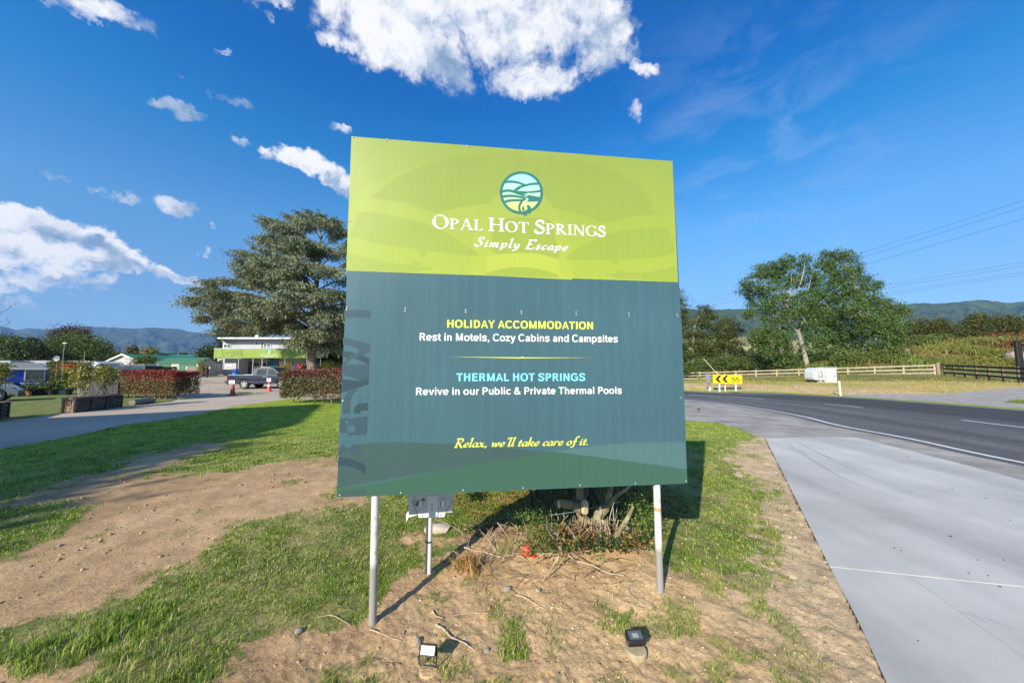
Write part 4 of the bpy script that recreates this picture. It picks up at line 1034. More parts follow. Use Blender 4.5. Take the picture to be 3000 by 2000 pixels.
# ------------------------------------------------------------------ screws
scr_mesh = MB().lathe([(.0048, 0), (.0062, -.0008), (.0055, -.003), (.002, -.0042)], 8, axis='Y').mesh('screw')
m_screw = mat('screw_metal', (.42, .42, .40), .4, metal=.3)
scr_mesh.materials.append(m_screw)
SCR = [zc1(*p) for p in ((70, 42), (303, 57), (452, 72), (847, 102), (1209, 131), (1568, 161), (1912, 188), (2228, 211), (47, 609), (2254, 720))]
SCR2 = [zc3(*p) for p in ((74, 268), (72, 284), (460, 274), (459, 291), (858, 286), (859, 301), (1226, 293), (1226, 308), (1587, 300), (1587, 316), (1935, 307), (1935, 323), (2252, 313), (2253, 328), (48, 884), (2278, 862), (27, 1505), (430, 1490), (840, 1471), (1236, 1457), (1611, 1439), (1976, 1426), (2309, 1411))]
for i, (px, py) in enumerate(SCR + SCR2):
    o = bpy.data.objects.new('screw', scr_mesh); COL.objects.link(o); o.parent = sign
    a, b = B(px, py); o.location = L3(a, b, 0 if (i < len(SCR) or (py < 930 and i % 2 == 0)) else -.0046)

# ------------------------------------------------------------------ posts and rails
def post_mat():
    m = bpy.data.materials.new('painted_pipe'); m.use_nodes = True; n, l = m.node_tree.nodes, m.node_tree.links
    b = n['Principled BSDF']; b.inputs['Roughness'].default_value = .45
    tc = n.new('ShaderNodeTexCoord'); sp = n.new('ShaderNodeSeparateXYZ'); l.new(tc.outputs['Object'], sp.inputs[0])
    t = n.new('ShaderNodeTexNoise'); t.inputs['Scale'].default_value = 14; t.inputs['Detail'].default_value = 8; t.inputs['Roughness'].default_value = .7; l.new(tc.outputs['Object'], t.inputs[0])
    ad = n.new('ShaderNodeMath'); ad.operation = 'MULTIPLY_ADD'; l.new(t.outputs[0], ad.inputs[0]); ad.inputs[1].default_value = .10; l.new(sp.outputs[2], ad.inputs[2])
    mr = n.new('ShaderNodeMapRange'); mr.inputs[1].default_value = .39; mr.inputs[2].default_value = .44; l.new(ad.outputs[0], mr.inputs[0])
    mx = n.new('ShaderNodeMix'); mx.data_type = 'RGBA'; l.new(mr.outputs[0], mx.inputs[0]); mx.inputs[6].default_value = (.30, .29, .27, 1); mx.inputs[7].default_value = (.68, .66, .60, 1)
    th = n.new('ShaderNodeMapRange'); th.inputs[1].default_value = .54; th.inputs[2].default_value = .64; th.inputs[4].default_value = .7; l.new(t.outputs[0], th.inputs[0])
    mx2 = n.new('ShaderNodeMix'); mx2.data_type = 'RGBA'; l.new(th.outputs[0], mx2.inputs[0]); l.new(mx.outputs[2], mx2.inputs[6]); mx2.inputs[7].default_value = (.36, .30, .22, 1)
    l.new(mx2.outputs[2], b.inputs['Base Color']); return m
m_post = post_mat()
def to_local(p):
    q = M4b.inverted() @ Vector(p); return q
for k, (top, basepx) in enumerate((((1100, 1458), (1091, 1845)), ((1924, 1425), (1935, 1757)))):
    r = ray(*top); off = .042; t = ((ORG - nrm * off - _C) @ nrm) / (r @ nrm); pt = _C + r * t
    rb = ray(*basepx); pb = _C + rb * (pt[1] / rb[1])
    d = (pt - pb); d /= np.linalg.norm(d)
    ptop = pt + eup * (3.27 - pt[2])
    rdir = to_local(pb - d * .15), to_local(pt), to_local(ptop)
    po = MB().tube([rdir[0], rdir[1], rdir[2]], .0245, 24).obj('post', m_post, sign, smooth=True, label='pale painted post with a bare grey foot' if k == 0 else 'white painted post with a rust band')
    if k == 1:
        rr_ = ray(1929, 1489); q = _C + rr_ * (pt[1] / rr_[1])
        m_rust = mat('rust', (.42, .15, .03), .9, color2=(.62, .45, .30), vscale=60)
        q = pb + d * ((q[2] - pb[2]) / d[2]); a = to_local(q - d * .012); b2 = to_local(q + d * .014)
        MB().tube([a, b2], .0256, 24, cap=False).obj('rust_band', m_rust, po)
for zz in (-1.18, -.62, .02, .64, 1.2):
    MB().box((0, .0075 + .004, zz + ZO), (2.34, .006, .05)).obj('rail', alu, sign)
# ------------------------------------------------------------------ foliage tools
def H1(x, y): return float(Hbase(np.array([x]), np.array([y]))[0])
LEAFM = {}
def leaf_mat(name, trans=.25, rough=.6):
    if name in LEAFM: return LEAFM[name]
    m = bpy.data.materials.new(name); m.use_nodes = True; n, l = m.node_tree.nodes, m.node_tree.links
    b = n['Principled BSDF']; b.inputs['Roughness'].default_value = rough; b.inputs['Specular IOR Level'].default_value = .3
    a = n.new('ShaderNodeAttribute'); a.attribute_name = 'tint'; l.new(a.outputs['Color'], b.inputs['Base Color'])
    tr = n.new('ShaderNodeBsdfTranslucent'); l.new(a.outputs['Color'], tr.inputs[0])
    ms = n.new('ShaderNodeMixShader'); ms.inputs[0].default_value = trans; l.new(b.outputs[0], ms.inputs[1]); l.new(tr.outputs[0], ms.inputs[2]); l.new(ms.outputs[0], n['Material Output'].inputs[0])
    LEAFM[name] = m; return m
M_LEAF = leaf_mat('leaves'); M_NEEDLE = leaf_mat('needles', .12, .7); M_GRASS = leaf_mat('grass_blades', .35, .55)
def leaf_quads(P, size, cols, aspect=.55, up=0.0, axis=None, rs=None, droop=0.0):
    """rhombic leaves at points P; returns V,F,tint"""
    r_ = rs or rng; n = len(P)
    size = np.broadcast_to(size, (n,))[:, None] * r_.uniform(.65, 1.35, (n, 1))
    if axis is None:
        a = r_.normal(size=(n, 3)); a[:, 2] -= droop
    else: a = axis + r_.normal(size=(n, 3)) * .35
    a /= np.linalg.norm(a, axis=1)[:, None]
    b = r_.normal(size=(n, 3)); b[:, 2] *= (1 - up * .8); 
    b -= a * (a * b).sum(1)[:, None]; b /= np.linalg.norm(b, axis=1)[:, None] + 1e-9
    A_ = a * size * .5; B_ = b * size * .5 * aspect
    V = np.stack([P - A_, P + B_ - A_ * .1, P + A_, P - B_ - A_ * .1], axis=1).reshape(-1, 3)
    Fq = np.arange(4 * n).reshape(-1, 4)
    return V, Fq, np.repeat(cols, 4, axis=0)
def palette(n, cols, wts=None, jit=.22, rs=None):
    r_ = rs or rng
    c = np.array(cols, float) * np.array([1.4, 1.2, .8]); idx = r_.choice(len(c), n, p=None if wts is None else np.array(wts) / np.sum(wts))
    return np.clip(c[idx] * r_.uniform(1 - jit, 1 + jit, (n, 1)) * r_.uniform(.93, 1.07, (n, 3)), .004, .9)
def clumps(blobs, nclump, nleaf, csize, flat_=.8, shell=.62, rs=None):
    """blobs: (centre, radii). leaf points gathered in clumps near the surface of each blob"""
    r_ = rs or rng; C_, Rr = [], []
    vol = np.array([b[1][0] * b[1][1] * b[1][2] for b in blobs]) ** .67; vol /= vol.sum()
    out = []; cc = []
    for (c, rd), w in zip(blobs, vol):
        k = max(3, int(nclump * w)); d = r_.normal(size=(k, 3)); d /= np.linalg.norm(d, axis=1)[:, None]
        rr_ = r_.uniform(shell ** 3, 1, (k, 1)) ** (1 / 3)
        rr_ *= r_.uniform(.86, 1.12, (k, 1))
        cen = np.array(c) + d * rr_ * np.array(rd)
        cs = csize * r_.uniform(.55, 1.5, (k, 1, 1))
        p = cen[:, None, :] + r_.normal(size=(k, nleaf, 3)) * cs * np.array([1, 1, flat_]) * .5
        out.append(p.reshape(-1, 3)); cc.append(cen)
    return np.concatenate(out), np.concatenate(cc)
def foliage_obj(name, parts, m, parent, smooth=False, **k):
    V = []; Fq = []; T = []; o = 0
    for v, f, t in parts: V.append(v); Fq.append(f + o); T.append(t); o += len(v)
    me = rawmesh(name, np.concatenate(V), np.concatenate(Fq), {'tint': np.concatenate(T)})
    return link(name, me, m, parent, **k)
m_bark = mat('bark_grey', (.20, .165, .125), .95, vary=.35, vscale=3, bump=.8, bscale=9, color2=(.30, .26, .21))
m_bark_d = mat('bark_dark', (.07, .055, .045), .95, vary=.35, vscale=4, bump=.8, bscale=9)
m_bark_p = mat('bark_pale', (.34, .31, .26), .9, vary=.3, vscale=3, bump=.6, bscale=7)
def limb_to(mb, p0, p1, r0, r1, sag=0.0, n=5, seg=6):
    p0 = Vector(p0); p1 = Vector(p1); pts = []
    side = Vector((random.uniform(-1, 1), random.uniform(-1, 1), random.uniform(-.3, .6))) * (p1 - p0).length * .08
    for i in range(n + 1):
        t = i / n; p = p0.lerp(p1, t) + side * math.sin(t * math.pi) + Vector((0, 0, -sag * math.sin(t * math.pi)))
        pts.append(p)
    mb.tube(pts, [r0 + (r1 - r0) * (i / n) for i in range(n + 1)], seg, cap=False)
def tree(name, label, base, blobs, cols, wts=None, nclump=260, nleaf=30, leaf=.22, csize=.8, trunk=None, bark=None, group=None, cat='tree', m=None, limbs=True, flat_=.8, shell=.6, aspect=.6, seed=1, droop=0.0, trunk_r=.25):
    rs = np.random.default_rng(seed); random.seed(seed)
    root = thing(name, base, label, cat, group)
    b0 = np.array(base, float)
    bl = [(np.array(c, float) - b0, r_) for c, r_ in blobs]
    P, cen = clumps(bl, nclump, nleaf, csize, flat_, shell, rs)
    V = leaf_quads(P, leaf, palette(len(P), cols, wts, rs=rs), aspect, rs=rs, droop=droop)
    foliage_obj('crown', [V], m or M_LEAF, root)
    mb = MB()
    tp = [Vector(p) - Vector(tuple(b0)) for p in (trunk or [tuple(b0 - [0, 0, .4]), tuple(np.array(blobs[0][0]))])]
    nt = len(tp); mb.tube(tp, [trunk_r * (1 - .62 * i / max(1, nt - 1)) for i in range(nt)], 9, cap=False)
    if limbs:
        for c, rd in bl:
            j = random.randrange(max(1, nt // 2), nt); st = tp[j]
            limb_to(mb, st, Vector(tuple(c)), trunk_r * .26, trunk_r * .09)
            for _ in range(3):
                q = Vector(tuple(c)) + Vector((random.uniform(-.8, .8) * rd[0], random.uniform(-.8, .8) * rd[1], random.uniform(-.3, .9) * rd[2]))
                limb_to(mb, Vector(tuple(c)), q, trunk_r * .13, trunk_r * .04, n=3, seg=4)
    mb.obj('trunk', bark or m_bark, root, smooth=True)
    return root
def pxblob(px, py, r, Y, depth=1.0, sq=1.0):
    c = at(px, py, Y); rm = r * Y / F_PX
    return (c, (rm, rm * depth, rm * sq))

# ------------------------------------------------------------------ far hills
def hills(name, prof, Y, depth, base_z, cols, label, rough=.03, seed=3, nz=46, per=1.0):
    xs = np.array([p[0] for p in prof]); ys = np.array([p[1] for p in prof])
    nx = int((xs.max() - xs.min()) / 5 * per); X_ = np.linspace(xs.min(), xs.max(), nx)
    Z_ = np.interp(X_, xs, ys)
    wx = (X_ - 1500) / F_PX * Y; top = CAM_H + (1078 - Z_) / F_PX * Y
    v = np.linspace(0, 1, nz); U_, Vv = np.meshgrid(wx, v, indexing='ij')
    topg = top[:, None] * np.ones_like(Vv)
    front = 1 - np.abs(Vv * 1.35 - 1) ** 1.4
    prof_h = np.where(Vv < .74, sstep(0, .74, Vv) * .35 + .65 * (Vv / .74), 1 - (Vv - .74) / .26 * .4)
    yy = Y + (Vv - .74) * depth
    rg = fbm(U_ + 1e4, yy + 1e4, 1 / (depth * .28), 5, seed) - .5
    rid = np.abs(fbm(U_ + 2e4, yy * .35, 1 / (depth * .16), 4, seed + 9) - .5) * 2
    h = base_z + (topg - base_z) * prof_h * (1 + (rg * .5 + (rid - .35) * .45) * np.sin(np.clip(Vv / .74, 0, 1) * math.pi) )
    h = h + (fbm(U_, yy, 1 / 26., 3, seed + 5) - .5) * rough * Y * .1
    sc = yy / Y
    V = np.stack([U_ * sc, yy, h], -1).reshape(-1, 3)
    ii = np.arange(nx - 1)[:, None] * nz; jj = np.arange(nz - 1)[None]
    Fq = np.stack([ii + jj, ii + nz + jj, ii + nz + jj + 1, ii + jj + 1], -1).reshape(-1, 4)
    me = rawmesh(name, V, Fq)
    m = mat(name + '_forest', cols[0], .95, color2=cols[1], vscale=cols[2], vary=.3, bump=1.0, bscale=cols[3], spec=.1, detail=9)
    for nd in m.node_tree.nodes:
        if nd.type == 'BUMP': nd.inputs['Distance'].default_value = cols[4]
    return link(name, me, m, None, kind='structure', label=label, smooth=True)
hills('mountain_range', [(-900, 940), (-500, 965), (-200, 950), (0, 956), (38, 966), (77, 961), (128, 965), (165, 962), (209, 953), (280, 957), (357, 961), (398, 962), (434, 959), (489, 961), (520, 963), (547, 971), (595, 975), (649, 977), (760, 985), (900, 1000), (1100, 1010), (1300, 1000), (1500, 990), (1700, 985)],
      4200, 1900, -5, [(.030, .050, .022), (.060, .085, .030), .006, .05, 14.0], 'long forested mountain range fading to blue on the left', .05, 3, 70, 1.2)
hills('forested_hills', [(1300, 960), (1600, 930), (1800, 912), (1940, 906), (2011, 904), (2060, 907), (2115, 905), (2186, 904), (2300, 902), (2450, 898), (2560, 896), (2652, 891), (2701, 886), (2757, 887), (2812, 884), (2877, 876), (2924, 879), (2969, 885), (3050, 880), (3300, 870), (3800, 890), (4300, 930)],
      1900, 900, 0, [(.040, .066, .022), (.075, .110, .036), .016, .12, 7.0], 'bush-covered hills on the right', .05, 12, 70, 1.2)
hills('cloud_shade_ridge', [(2560, 985), (2680, 960), (2760, 955), (2880, 950), (2940, 943), (3050, 935), (3300, 930), (3700, 960)],  # added ridge; its dark colour stands for cloud shadow on the lower hills
      1150, 320, 0, [(.012, .024, .020), (.020, .036, .026), .03, .2, 3.0], 'added dark forest ridge standing in for cloud shadow on the hills', .05, 22, 40, 1.2)
hills('paddock_rise', [(2000, 985), (2160, 983), (2220, 984), (2300, 990), (2500, 1000)], 620, 120, -1, [(.36, .30, .16), (.28, .27, .12), .03, .2, .2], 'pale dry paddock rise below the hills', .0, 32, 14, 1.0)

# ------------------------------------------------------------------ distant shelter belts
def belt(name, x0, x1, Y, ybase_px, h, cols, label, seed, n=60, leaf=.9):
    rs = np.random.default_rng(seed); P = []; 
    for i in range(n):
        px = rs.uniform(x0, x1); hh = h * rs.uniform(.6, 1.15); y_ = Y * rs.uniform(.92, 1.08)
        c = at(px, ybase_px, y_); k = 46
        t = rs.uniform(0, 1, k); rad_ = (1 - t) ** .7 * hh * .32
        an = rs.uniform(0, 6.28, k)
        P.append(np.c_[c[0] + np.cos(an) * rad_, c[1] + np.sin(an) * rad_, c[2] + t * hh])
    P = np.concatenate(P)
    return foliage_obj(name, [leaf_quads(P, leaf, palette(len(P), cols, rs=rs), .8, rs=rs)], M_LEAF, None, kind='stuff', label=label)
DK = [(.030, .055, .020), (.045, .075, .025), (.06, .09, .03)]
belt('shelter_belt', -100, 700, 240, 1066, 7, DK, 'distant row of conifers below the mountains', 5, 170, 1.5)
belt('shelter_belt', 1000, 2000, 230, 1072, 12, DK, 'distant trees beyond the road behind the billboard', 6, 160, 2.0)
belt('shelter_belt', 2000, 2700, 170, 1066, 8, DK, 'distant trees beyond the paddock on the right', 7, 120, 1.6)

# ------------------------------------------------------------------ the cedar
def cedar():
    rs = np.random.default_rng(11); random.seed(11)
    bx, by = at(915, 1085, 42)[:2]; bz = H1(bx, by)
    root = thing('cedar_tree', (bx, by, bz), 'huge blue-green cedar with drooping tiers beside the motel building', 'tree')
    tr = MB(); s = 42 / F_PX
    def loc(px, py, dy=0.0):
        p = at(px, py, 42 + dy); return Vector((p[0] - bx, p[1] - by, p[2] - bz))
    axis = [loc(916, 1110), loc(914, 1060), loc(912, 1000), loc(915, 930), loc(925, 850), loc(935, 760), loc(940, 690), loc(932, 640)]
    rads = [.64, .50, .46, .40, .30, .20, .11, .05]
    tr.tube(axis, rads, 12, cap=False)
    def axis_at(py):
        ys = [1110, 1060, 1000, 930, 850, 760, 690, 640]
        for i in range(7):
            if ys[i] >= py >= ys[i + 1]:
                t = (ys[i] - py) / (ys[i] - ys[i + 1]); return axis[i].lerp(axis[i + 1], t), rads[i] * (1 - t) + rads[i + 1] * t
        return axis[-1], .05
    tips = [(555, 890, 945, 2), (585, 852, 930, -3), (610, 838, 925, 1), (645, 862, 935, -1), (625, 905, 960, 4), (600, 935, 965, 0), (585, 915, 950, -2), (655, 945, 970, -4), (640, 975, 975, 2), (690, 965, 980, 2), (715, 880, 945, -5),
            (700, 745, 850, 2), (703, 765, 860, -3), (715, 800, 870, 3), (725, 830, 890, -5), (720, 815, 890, 5), (705, 785, 865, -1), (750, 728, 820, -4), (740, 760, 850, -7), (770, 705, 790, 2), (780, 662, 760, -2), (783, 690, 770, -5), (790, 650, 745, 3), (800, 725, 790, -6),
            (815, 660, 740, -4), (850, 700, 790, -7), (860, 640, 705, 3), (875, 650, 700, -4), (880, 628, 690, 0), (905, 622, 665, 1), (925, 640, 680, -3), (940, 628, 665, -1), (960, 645, 690, 2), (985, 650, 710, -3), (1000, 655, 720, 1), (1020, 680, 750, 3),
            (1040, 720, 790, -3), (1060, 770, 820, 2), (1075, 820, 860, -2), (1090, 860, 890, 3), (1120, 900, 930, 0), (1150, 920, 940, -3), (1180, 900, 940, 3), (1100, 950, 970, -5), (1060, 965, 975, 3), (1010, 980, 985, -5),
            (940, 870, 910, -8), (880, 890, 930, -8), (840, 860, 910, -9), (960, 800, 850, -8), (900, 780, 840, -8), (860, 830, 880, -8), (980, 860, 890, -7), (920, 715, 780, -6), (960, 730, 780, -5), (880, 735, 790, -6), (830, 760, 830, -8), (810, 800, 860, -8),
            (820, 915, 950, -7), (780, 890, 940, -8), (760, 930, 960, -5), (840, 960, 985, -5), (800, 945, 980, 4), (880, 990, 1000, -5), (910, 975, 995, -6), (960, 985, 1000, -5), (990, 930, 950, -7), (870, 1010, 1010, -4), (1000, 1030, 1010, -3),
            (840, 1005, 1005, -3), (940, 950, 960, -8), (720, 965, 985, -3), (770, 960, 985, -3), (745, 905, 950, 5), (700, 915, 950, -7), (670, 915, 950, 5)]
    P = []; T = []; AX = []
    blu = [(.11, .165, .155), (.145, .20, .175), (.17, .21, .15), (.075, .12, .12), (.20, .225, .17)]
    for (px, py, sp, dy) in tips:
        st, r0 = axis_at(sp + rs.uniform(-8, 8)); en = loc(px, py, dy)
        L_ = (en - st).length; n = 9; pts = []
        rise = Vector((0, 0, L_ * rs.uniform(.08, .16)))
        for i in range(n + 1):
            t = i / n; pts.append(st.lerp(en, t) + rise * math.sin(t * math.pi * .95))
        tr.tube(pts, [r0 * .34 * (1 - .88 * i / n) + .015 for i in range(n + 1)], 6, cap=False)
        hd = (en - st).normalized()
        side = hd.cross(Vector((0, 0, 1))).normalized()
        nb = int(8 + L_ * 2.6)
        for j in range(nb):
            t = rs.uniform(.22, 1.0) ** .7; i = min(n - 1, int(t * n)); o = pts[i].lerp(pts[i + 1], t * n - i)
            sl = (1.15 - t * .55) * min(2.6, .25 * L_ + .6) * rs.uniform(.5, 1.1); sg = rs.choice((-1, 1))
            dirv = (side * sg * rs.uniform(.5, 1.0) + hd * rs.uniform(.4, 1.0) + Vector((0, 0, rs.uniform(-.15, .12)))).normalized()
            e = o + dirv * sl + Vector((0, 0, -.16 * sl))
            if rs.uniform() < .5: tr.tube([o, o.lerp(e, .5) + Vector((0, 0, .05 * sl)), e], [.03, .02, .01], 4, cap=False)
            k = int(38 * sl + 16); tt = rs.uniform(.05, 1.05, k)
            base_ = np.array(o)[None] + (np.array(e) - np.array(o))[None] * tt[:, None]
            base_ += rs.normal(size=(k, 3)) * np.array([.16, .16, .05]) * (1 + .4 * sl)
            hang = rs.uniform(0, 1, k) ** 2 * .8; base_[:, 2] -= hang
            P.append(base_); ax = np.tile(np.array(dirv) * .8 + np.array([0, 0, -.45]), (k, 1)); ax[:, 2] -= hang * 1.2; AX.append(ax)
    P = np.concatenate(P); AX = np.concatenate(AX)
    V = leaf_quads(P, .34, palette(len(P), blu, rs=rs, jit=.25), .24, axis=AX, rs=rs)
    foliage_obj('crown', [V], M_NEEDLE, root)
    tr.obj('trunk', mat('cedar_bark', (.10, .08, .065), .95, vary=.4, vscale=2, color2=(.24, .20, .165), bump=.8, bscale=8), root, smooth=True)
    return len(P)
print('cedar sprays', cedar())

# ------------------------------------------------------------------ trees left of the cedar, behind the caravans
g1 = [(.055, .095, .025), (.085, .13, .035), (.11, .16, .045), (.035, .06, .02)]
gdark = [(.028, .045, .018), (.045, .062, .022), (.02, .032, .014)]
gbr = [(.055, .030, .028), (.04, .025, .025), (.07, .045, .035)]
gbl = [(.06, .11, .05), (.09, .15, .07), (.045, .085, .04)]
def gpt(px, Y): 
    p = at(px, 1078, Y); return (p[0], p[1], H1(p[0], p[1]))
TL_G = 'trees behind the caravan park'
tree('purple_beech', 'dark copper-purple tree rising behind the broad green tree', gpt(203, 90), [pxblob(203, 974, 34, 90, 1, .6), pxblob(178, 985, 22, 90), pxblob(232, 984, 24, 90), pxblob(203, 1020, 50, 90)], gbr, nclump=200, nleaf=26, leaf=.4, csize=1.4, seed=21, group=TL_G, trunk_r=.4)
tree('broad_tree', 'broad bright green tree behind the caravans', gpt(215, 74), [pxblob(150, 1022, 32, 74), pxblob(190, 1008, 32, 74), pxblob(232, 1008, 30, 74), pxblob(272, 1018, 32, 74), pxblob(305, 1026, 18, 74), pxblob(125, 1044, 22, 74), pxblob(210, 1040, 45, 73), pxblob(275, 1048, 34, 73), pxblob(165, 1052, 36, 73)], g1, nclump=520, nleaf=34, leaf=.33, csize=1.4, seed=22, group=TL_G, trunk_r=.35)
for i, (px, top, w) in enumerate(((-30, 972, 30), (8, 985, 24), (47, 985, 18), (75, 996, 16), (95, 988, 17), (120, 1000, 14))):
    tree('conifer', ['dark conifer at the far left edge of the row of trees', 'dark conifer behind the leafy blue-green tree', 'dark conifer with a rounded tip behind the blue caravan', 'shorter dark conifer between two taller ones', 'dark conifer next to the broad green tree', 'small dark conifer tucked against the broad tree'][i], gpt(px, 66), [pxblob(px, top + 12, w * .55, 66, 1, 1.1), pxblob(px, top + 32, w * .9, 66, 1, 1.2), pxblob(px, top + 58, w * 1.05, 66, 1, 1.2)], gdark + [(.05, .03, .02)], nclump=110, nleaf=22, leaf=.3, csize=.8, seed=40 + i, group='dark conifers behind the caravans', bark=m_bark_d, trunk_r=.2)
tree('leafy_tree', 'blue-green leafy tree at the left edge behind the blue caravan', gpt(28, 50), [pxblob(12, 1010, 28, 50), pxblob(45, 1020, 26, 50), pxblob(20, 1040, 34, 50), pxblob(55, 1050, 24, 50)], gbl, nclump=240, nleaf=26, leaf=.26, csize=.8, seed=51, group=TL_G, trunk_r=.2)
tree('small_conifer', 'small rusty green conifer above the flat brown roof', gpt(389, 92), [pxblob(389, 1026, 11, 92, 1, 1.1), pxblob(389, 1040, 14, 92)], [(.10, .085, .03), (.06, .07, .025)], nclump=60, nleaf=20, leaf=.4, csize=.9, seed=52, trunk_r=.15)
tree('cabbage_tree', 'spiky pale green cabbage tree above the green roof', gpt(436, 90), [pxblob(430, 1032, 10, 90), pxblob(444, 1031, 9, 90)], [(.13, .17, .05), (.20, .22, .08)], nclump=50, nleaf=16, leaf=.9, csize=.9, aspect=.14, seed=53, trunk_r=.12)
tree('garden_bush', 'rounded green bush in front of the pink gabled house', gpt(425, 50), [pxblob(412, 1062, 18, 50), pxblob(437, 1062, 20, 50), pxblob(425, 1075, 26, 50)], g1, nclump=150, nleaf=24, leaf=.2, csize=.6, seed=54, cat='bush', trunk_r=.08)
for i, (px, py, r_, Y) in enumerate(((740, 985, 30, 78), (620, 1040, 26, 80), (680, 982, 22, 80), (1010, 930, 75, 60), (985, 1000, 55, 58), (1080, 960, 80, 62))):
    tree('evergreen_tree', ['dark green tree top showing over the motel roof beside the chimney', 'dark tree between the steep roof and the motel', 'small green tree top over the left end of the motel roof', 'tall dark evergreen behind the right side of the cedar', 'dense dark evergreen right of the cedar trunk', 'dark evergreen behind the billboard'][i], gpt(px, Y), [pxblob(px, py, r_, Y), pxblob(px - r_ * .6, py + r_ * .6, r_ * .7, Y), pxblob(px + r_ * .6, py + r_ * .6, r_ * .7, Y), pxblob(px, py + r_ * 1.2, r_ * 1.1, Y)], gdark + g1[:1], nclump=230, nleaf=26, leaf=.42, csize=1.3, seed=60 + i, bark=m_bark_d, trunk_r=.3)

# ------------------------------------------------------------------ right: poplars, pines
pop = [(.042, .105, .032), (.064, .135, .040), (.088, .165, .05), (.028, .07, .024), (.12, .19, .066)]
def zp(x, y_): return 1990 + x / 2.8, 680 + y_ / 2.8
def pop_tree(name, label, base, Y, blobs, trunk, seed, nclump):
    B_ = [pxblob(*zp(x, y_), r_ / 2.8 * .88, Y + dz, .95) for x, y_, r_, dz in blobs]
    b = at(*base, Y); bz = H1(b[0], b[1]); tr_ = [tuple(at(*zp(x, y_), Y)) for x, y_ in trunk]
    tr_ = [(tr_[0][0], tr_[0][1], bz - .4)] + tr_
    return tree(name, label, (b[0], b[1], bz), B_, pop, nclump=nclump, nleaf=44, leaf=.17, csize=.55, trunk=tr_, bark=m_bark_p, group='poplars beyond the fence', seed=seed, trunk_r=.32, shell=.5, aspect=.8)
pop_tree('poplar_tree', 'spreading poplar with a leaning pale trunk beyond the fence', (2365, 1055), 47,
    [(820, 290, 95, 0), (900, 240, 70, -1), (750, 330, 100, 1), (640, 330, 60, 0), (1030, 215, 52, 0), (1000, 290, 60, 1), (560, 420, 62, -1), (540, 480, 55, 0), (620, 520, 80, 0), (720, 450, 90, -2), (850, 400, 90, 0), (960, 400, 85, 1), (600, 620, 60, 0), (570, 690, 45, 0), (720, 590, 90, -2), (820, 560, 80, -2), (1000, 560, 90, -1), (940, 650, 90, -2), (780, 690, 95, -2), (1060, 680, 90, 0), (680, 830, 90, -1), (640, 890, 80, 0), (760, 880, 95, -2), (870, 840, 85, -1), (1080, 820, 110, 0), (720, 960, 90, -1), (850, 960, 80, 0), (1080, 950, 100, 0), (1090, 330, 48, 0), (1100, 420, 78, 1), (1105, 530, 88, 0), (1120, 640, 92, 0)],
    [(1045, 1075), (1015, 940), (975, 820), (905, 770), (890, 620), (915, 520)], 71, 1050)
pop_tree('poplar_tree', 'taller poplar with a snapped grey trunk, on the right of the pair', (2531, 1037), 50,
    [(1230, 260, 90, 0), (1200, 190, 45, 0), (1300, 200, 60, -1), (1380, 210, 70, 0), (1160, 270, 60, 0), (1420, 290, 75, 0), (1330, 340, 100, -2), (1220, 380, 90, -1), (1480, 380, 75, 0), (1560, 450, 70, 0), (1620, 430, 40, 0), (1440, 480, 100, -2), (1320, 500, 100, -2), (1200, 520, 90, 0), (1560, 560, 90, -1), (1440, 620, 110, -3), (1290, 650, 110, -1), (1200, 720, 100, 1), (1640, 620, 90, 0), (1720, 600, 60, 0), (1790, 640, 70, 0), (1840, 650, 50, 0), (1800, 740, 90, -1), (1680, 740, 110, -2), (1560, 760, 110, -2), (1400, 790, 110, -1), (1280, 850, 110, 1), (1750, 850, 90, -1), (1620, 880, 100, -2), (1380, 920, 100, 1), (1240, 950, 90, 1), (1760, 940, 80, 0), (1500, 960, 60, 2)],
    [(1518, 1000), (1515, 900), (1510, 790), (1470, 640), (1440, 500), (1420, 330)], 72, 1300)
pin = [(.035, .060, .020), (.055, .085, .025), (.085, .115, .035), (.022, .04, .016)]
def pine(name, label, base, Y, tiers, trunk, seed, leaf=.34, nclump=120, group='dark pines left of the poplars'):
    B_ = [pxblob(*zp(x, y_), r_ / 2.8, Y, 1.0, .42) for x, y_, r_ in tiers]
    b = at(*zp(*base), Y); bz = H1(b[0], b[1]); tr_ = [(b[0], b[1], bz - .4)] + [tuple(at(*zp(x, y_), Y)) for x, y_ in trunk]
    return tree(name, label, (b[0], b[1], bz), B_, pin, nclump=nclump, nleaf=30, leaf=leaf, csize=.9, trunk=tr_, bark=m_bark, group=group, seed=seed, trunk_r=.28, shell=.2, aspect=.25, m=M_NEEDLE, flat_=.45)
pine('pine_tree', 'tall spire-shaped pine showing past the right edge of the billboard', (20, 1080), 58, [(0, 480, 20), (5, 520, 35), (10, 560, 45), (0, 600, 55), (10, 640, 62), (0, 680, 65), (10, 730, 75), (0, 790, 85), (5, 850, 85), (10, 920, 90), (0, 990, 95)], [(10, 900), (5, 700), (0, 500), (0, 470)], 81, nclump=320)
pine('pine_tree', 'pine with a bent bare trunk between the spire and the low pines', (110, 1080), 55, [(205, 620, 40), (240, 650, 50), (200, 680, 55), (260, 700, 50), (160, 740, 60), (230, 770, 60), (120, 830, 70), (200, 860, 75), (140, 920, 80), (220, 960, 80), (130, 1000, 80)], [(115, 900), (125, 780), (150, 710), (200, 640)], 82, nclump=330)
pine('pine_tree', 'low spreading pine nearest to the poplars', (390, 1080), 55, [(400, 720, 40), (360, 750, 50), (430, 760, 50), (340, 800, 70), (440, 810, 60), (300, 850, 70), (400, 860, 80), (480, 910, 60), (320, 920, 80), (420, 960, 80), (300, 990, 80), (500, 1000, 60)], [(388, 940), (385, 850), (400, 740)], 83, nclump=330)
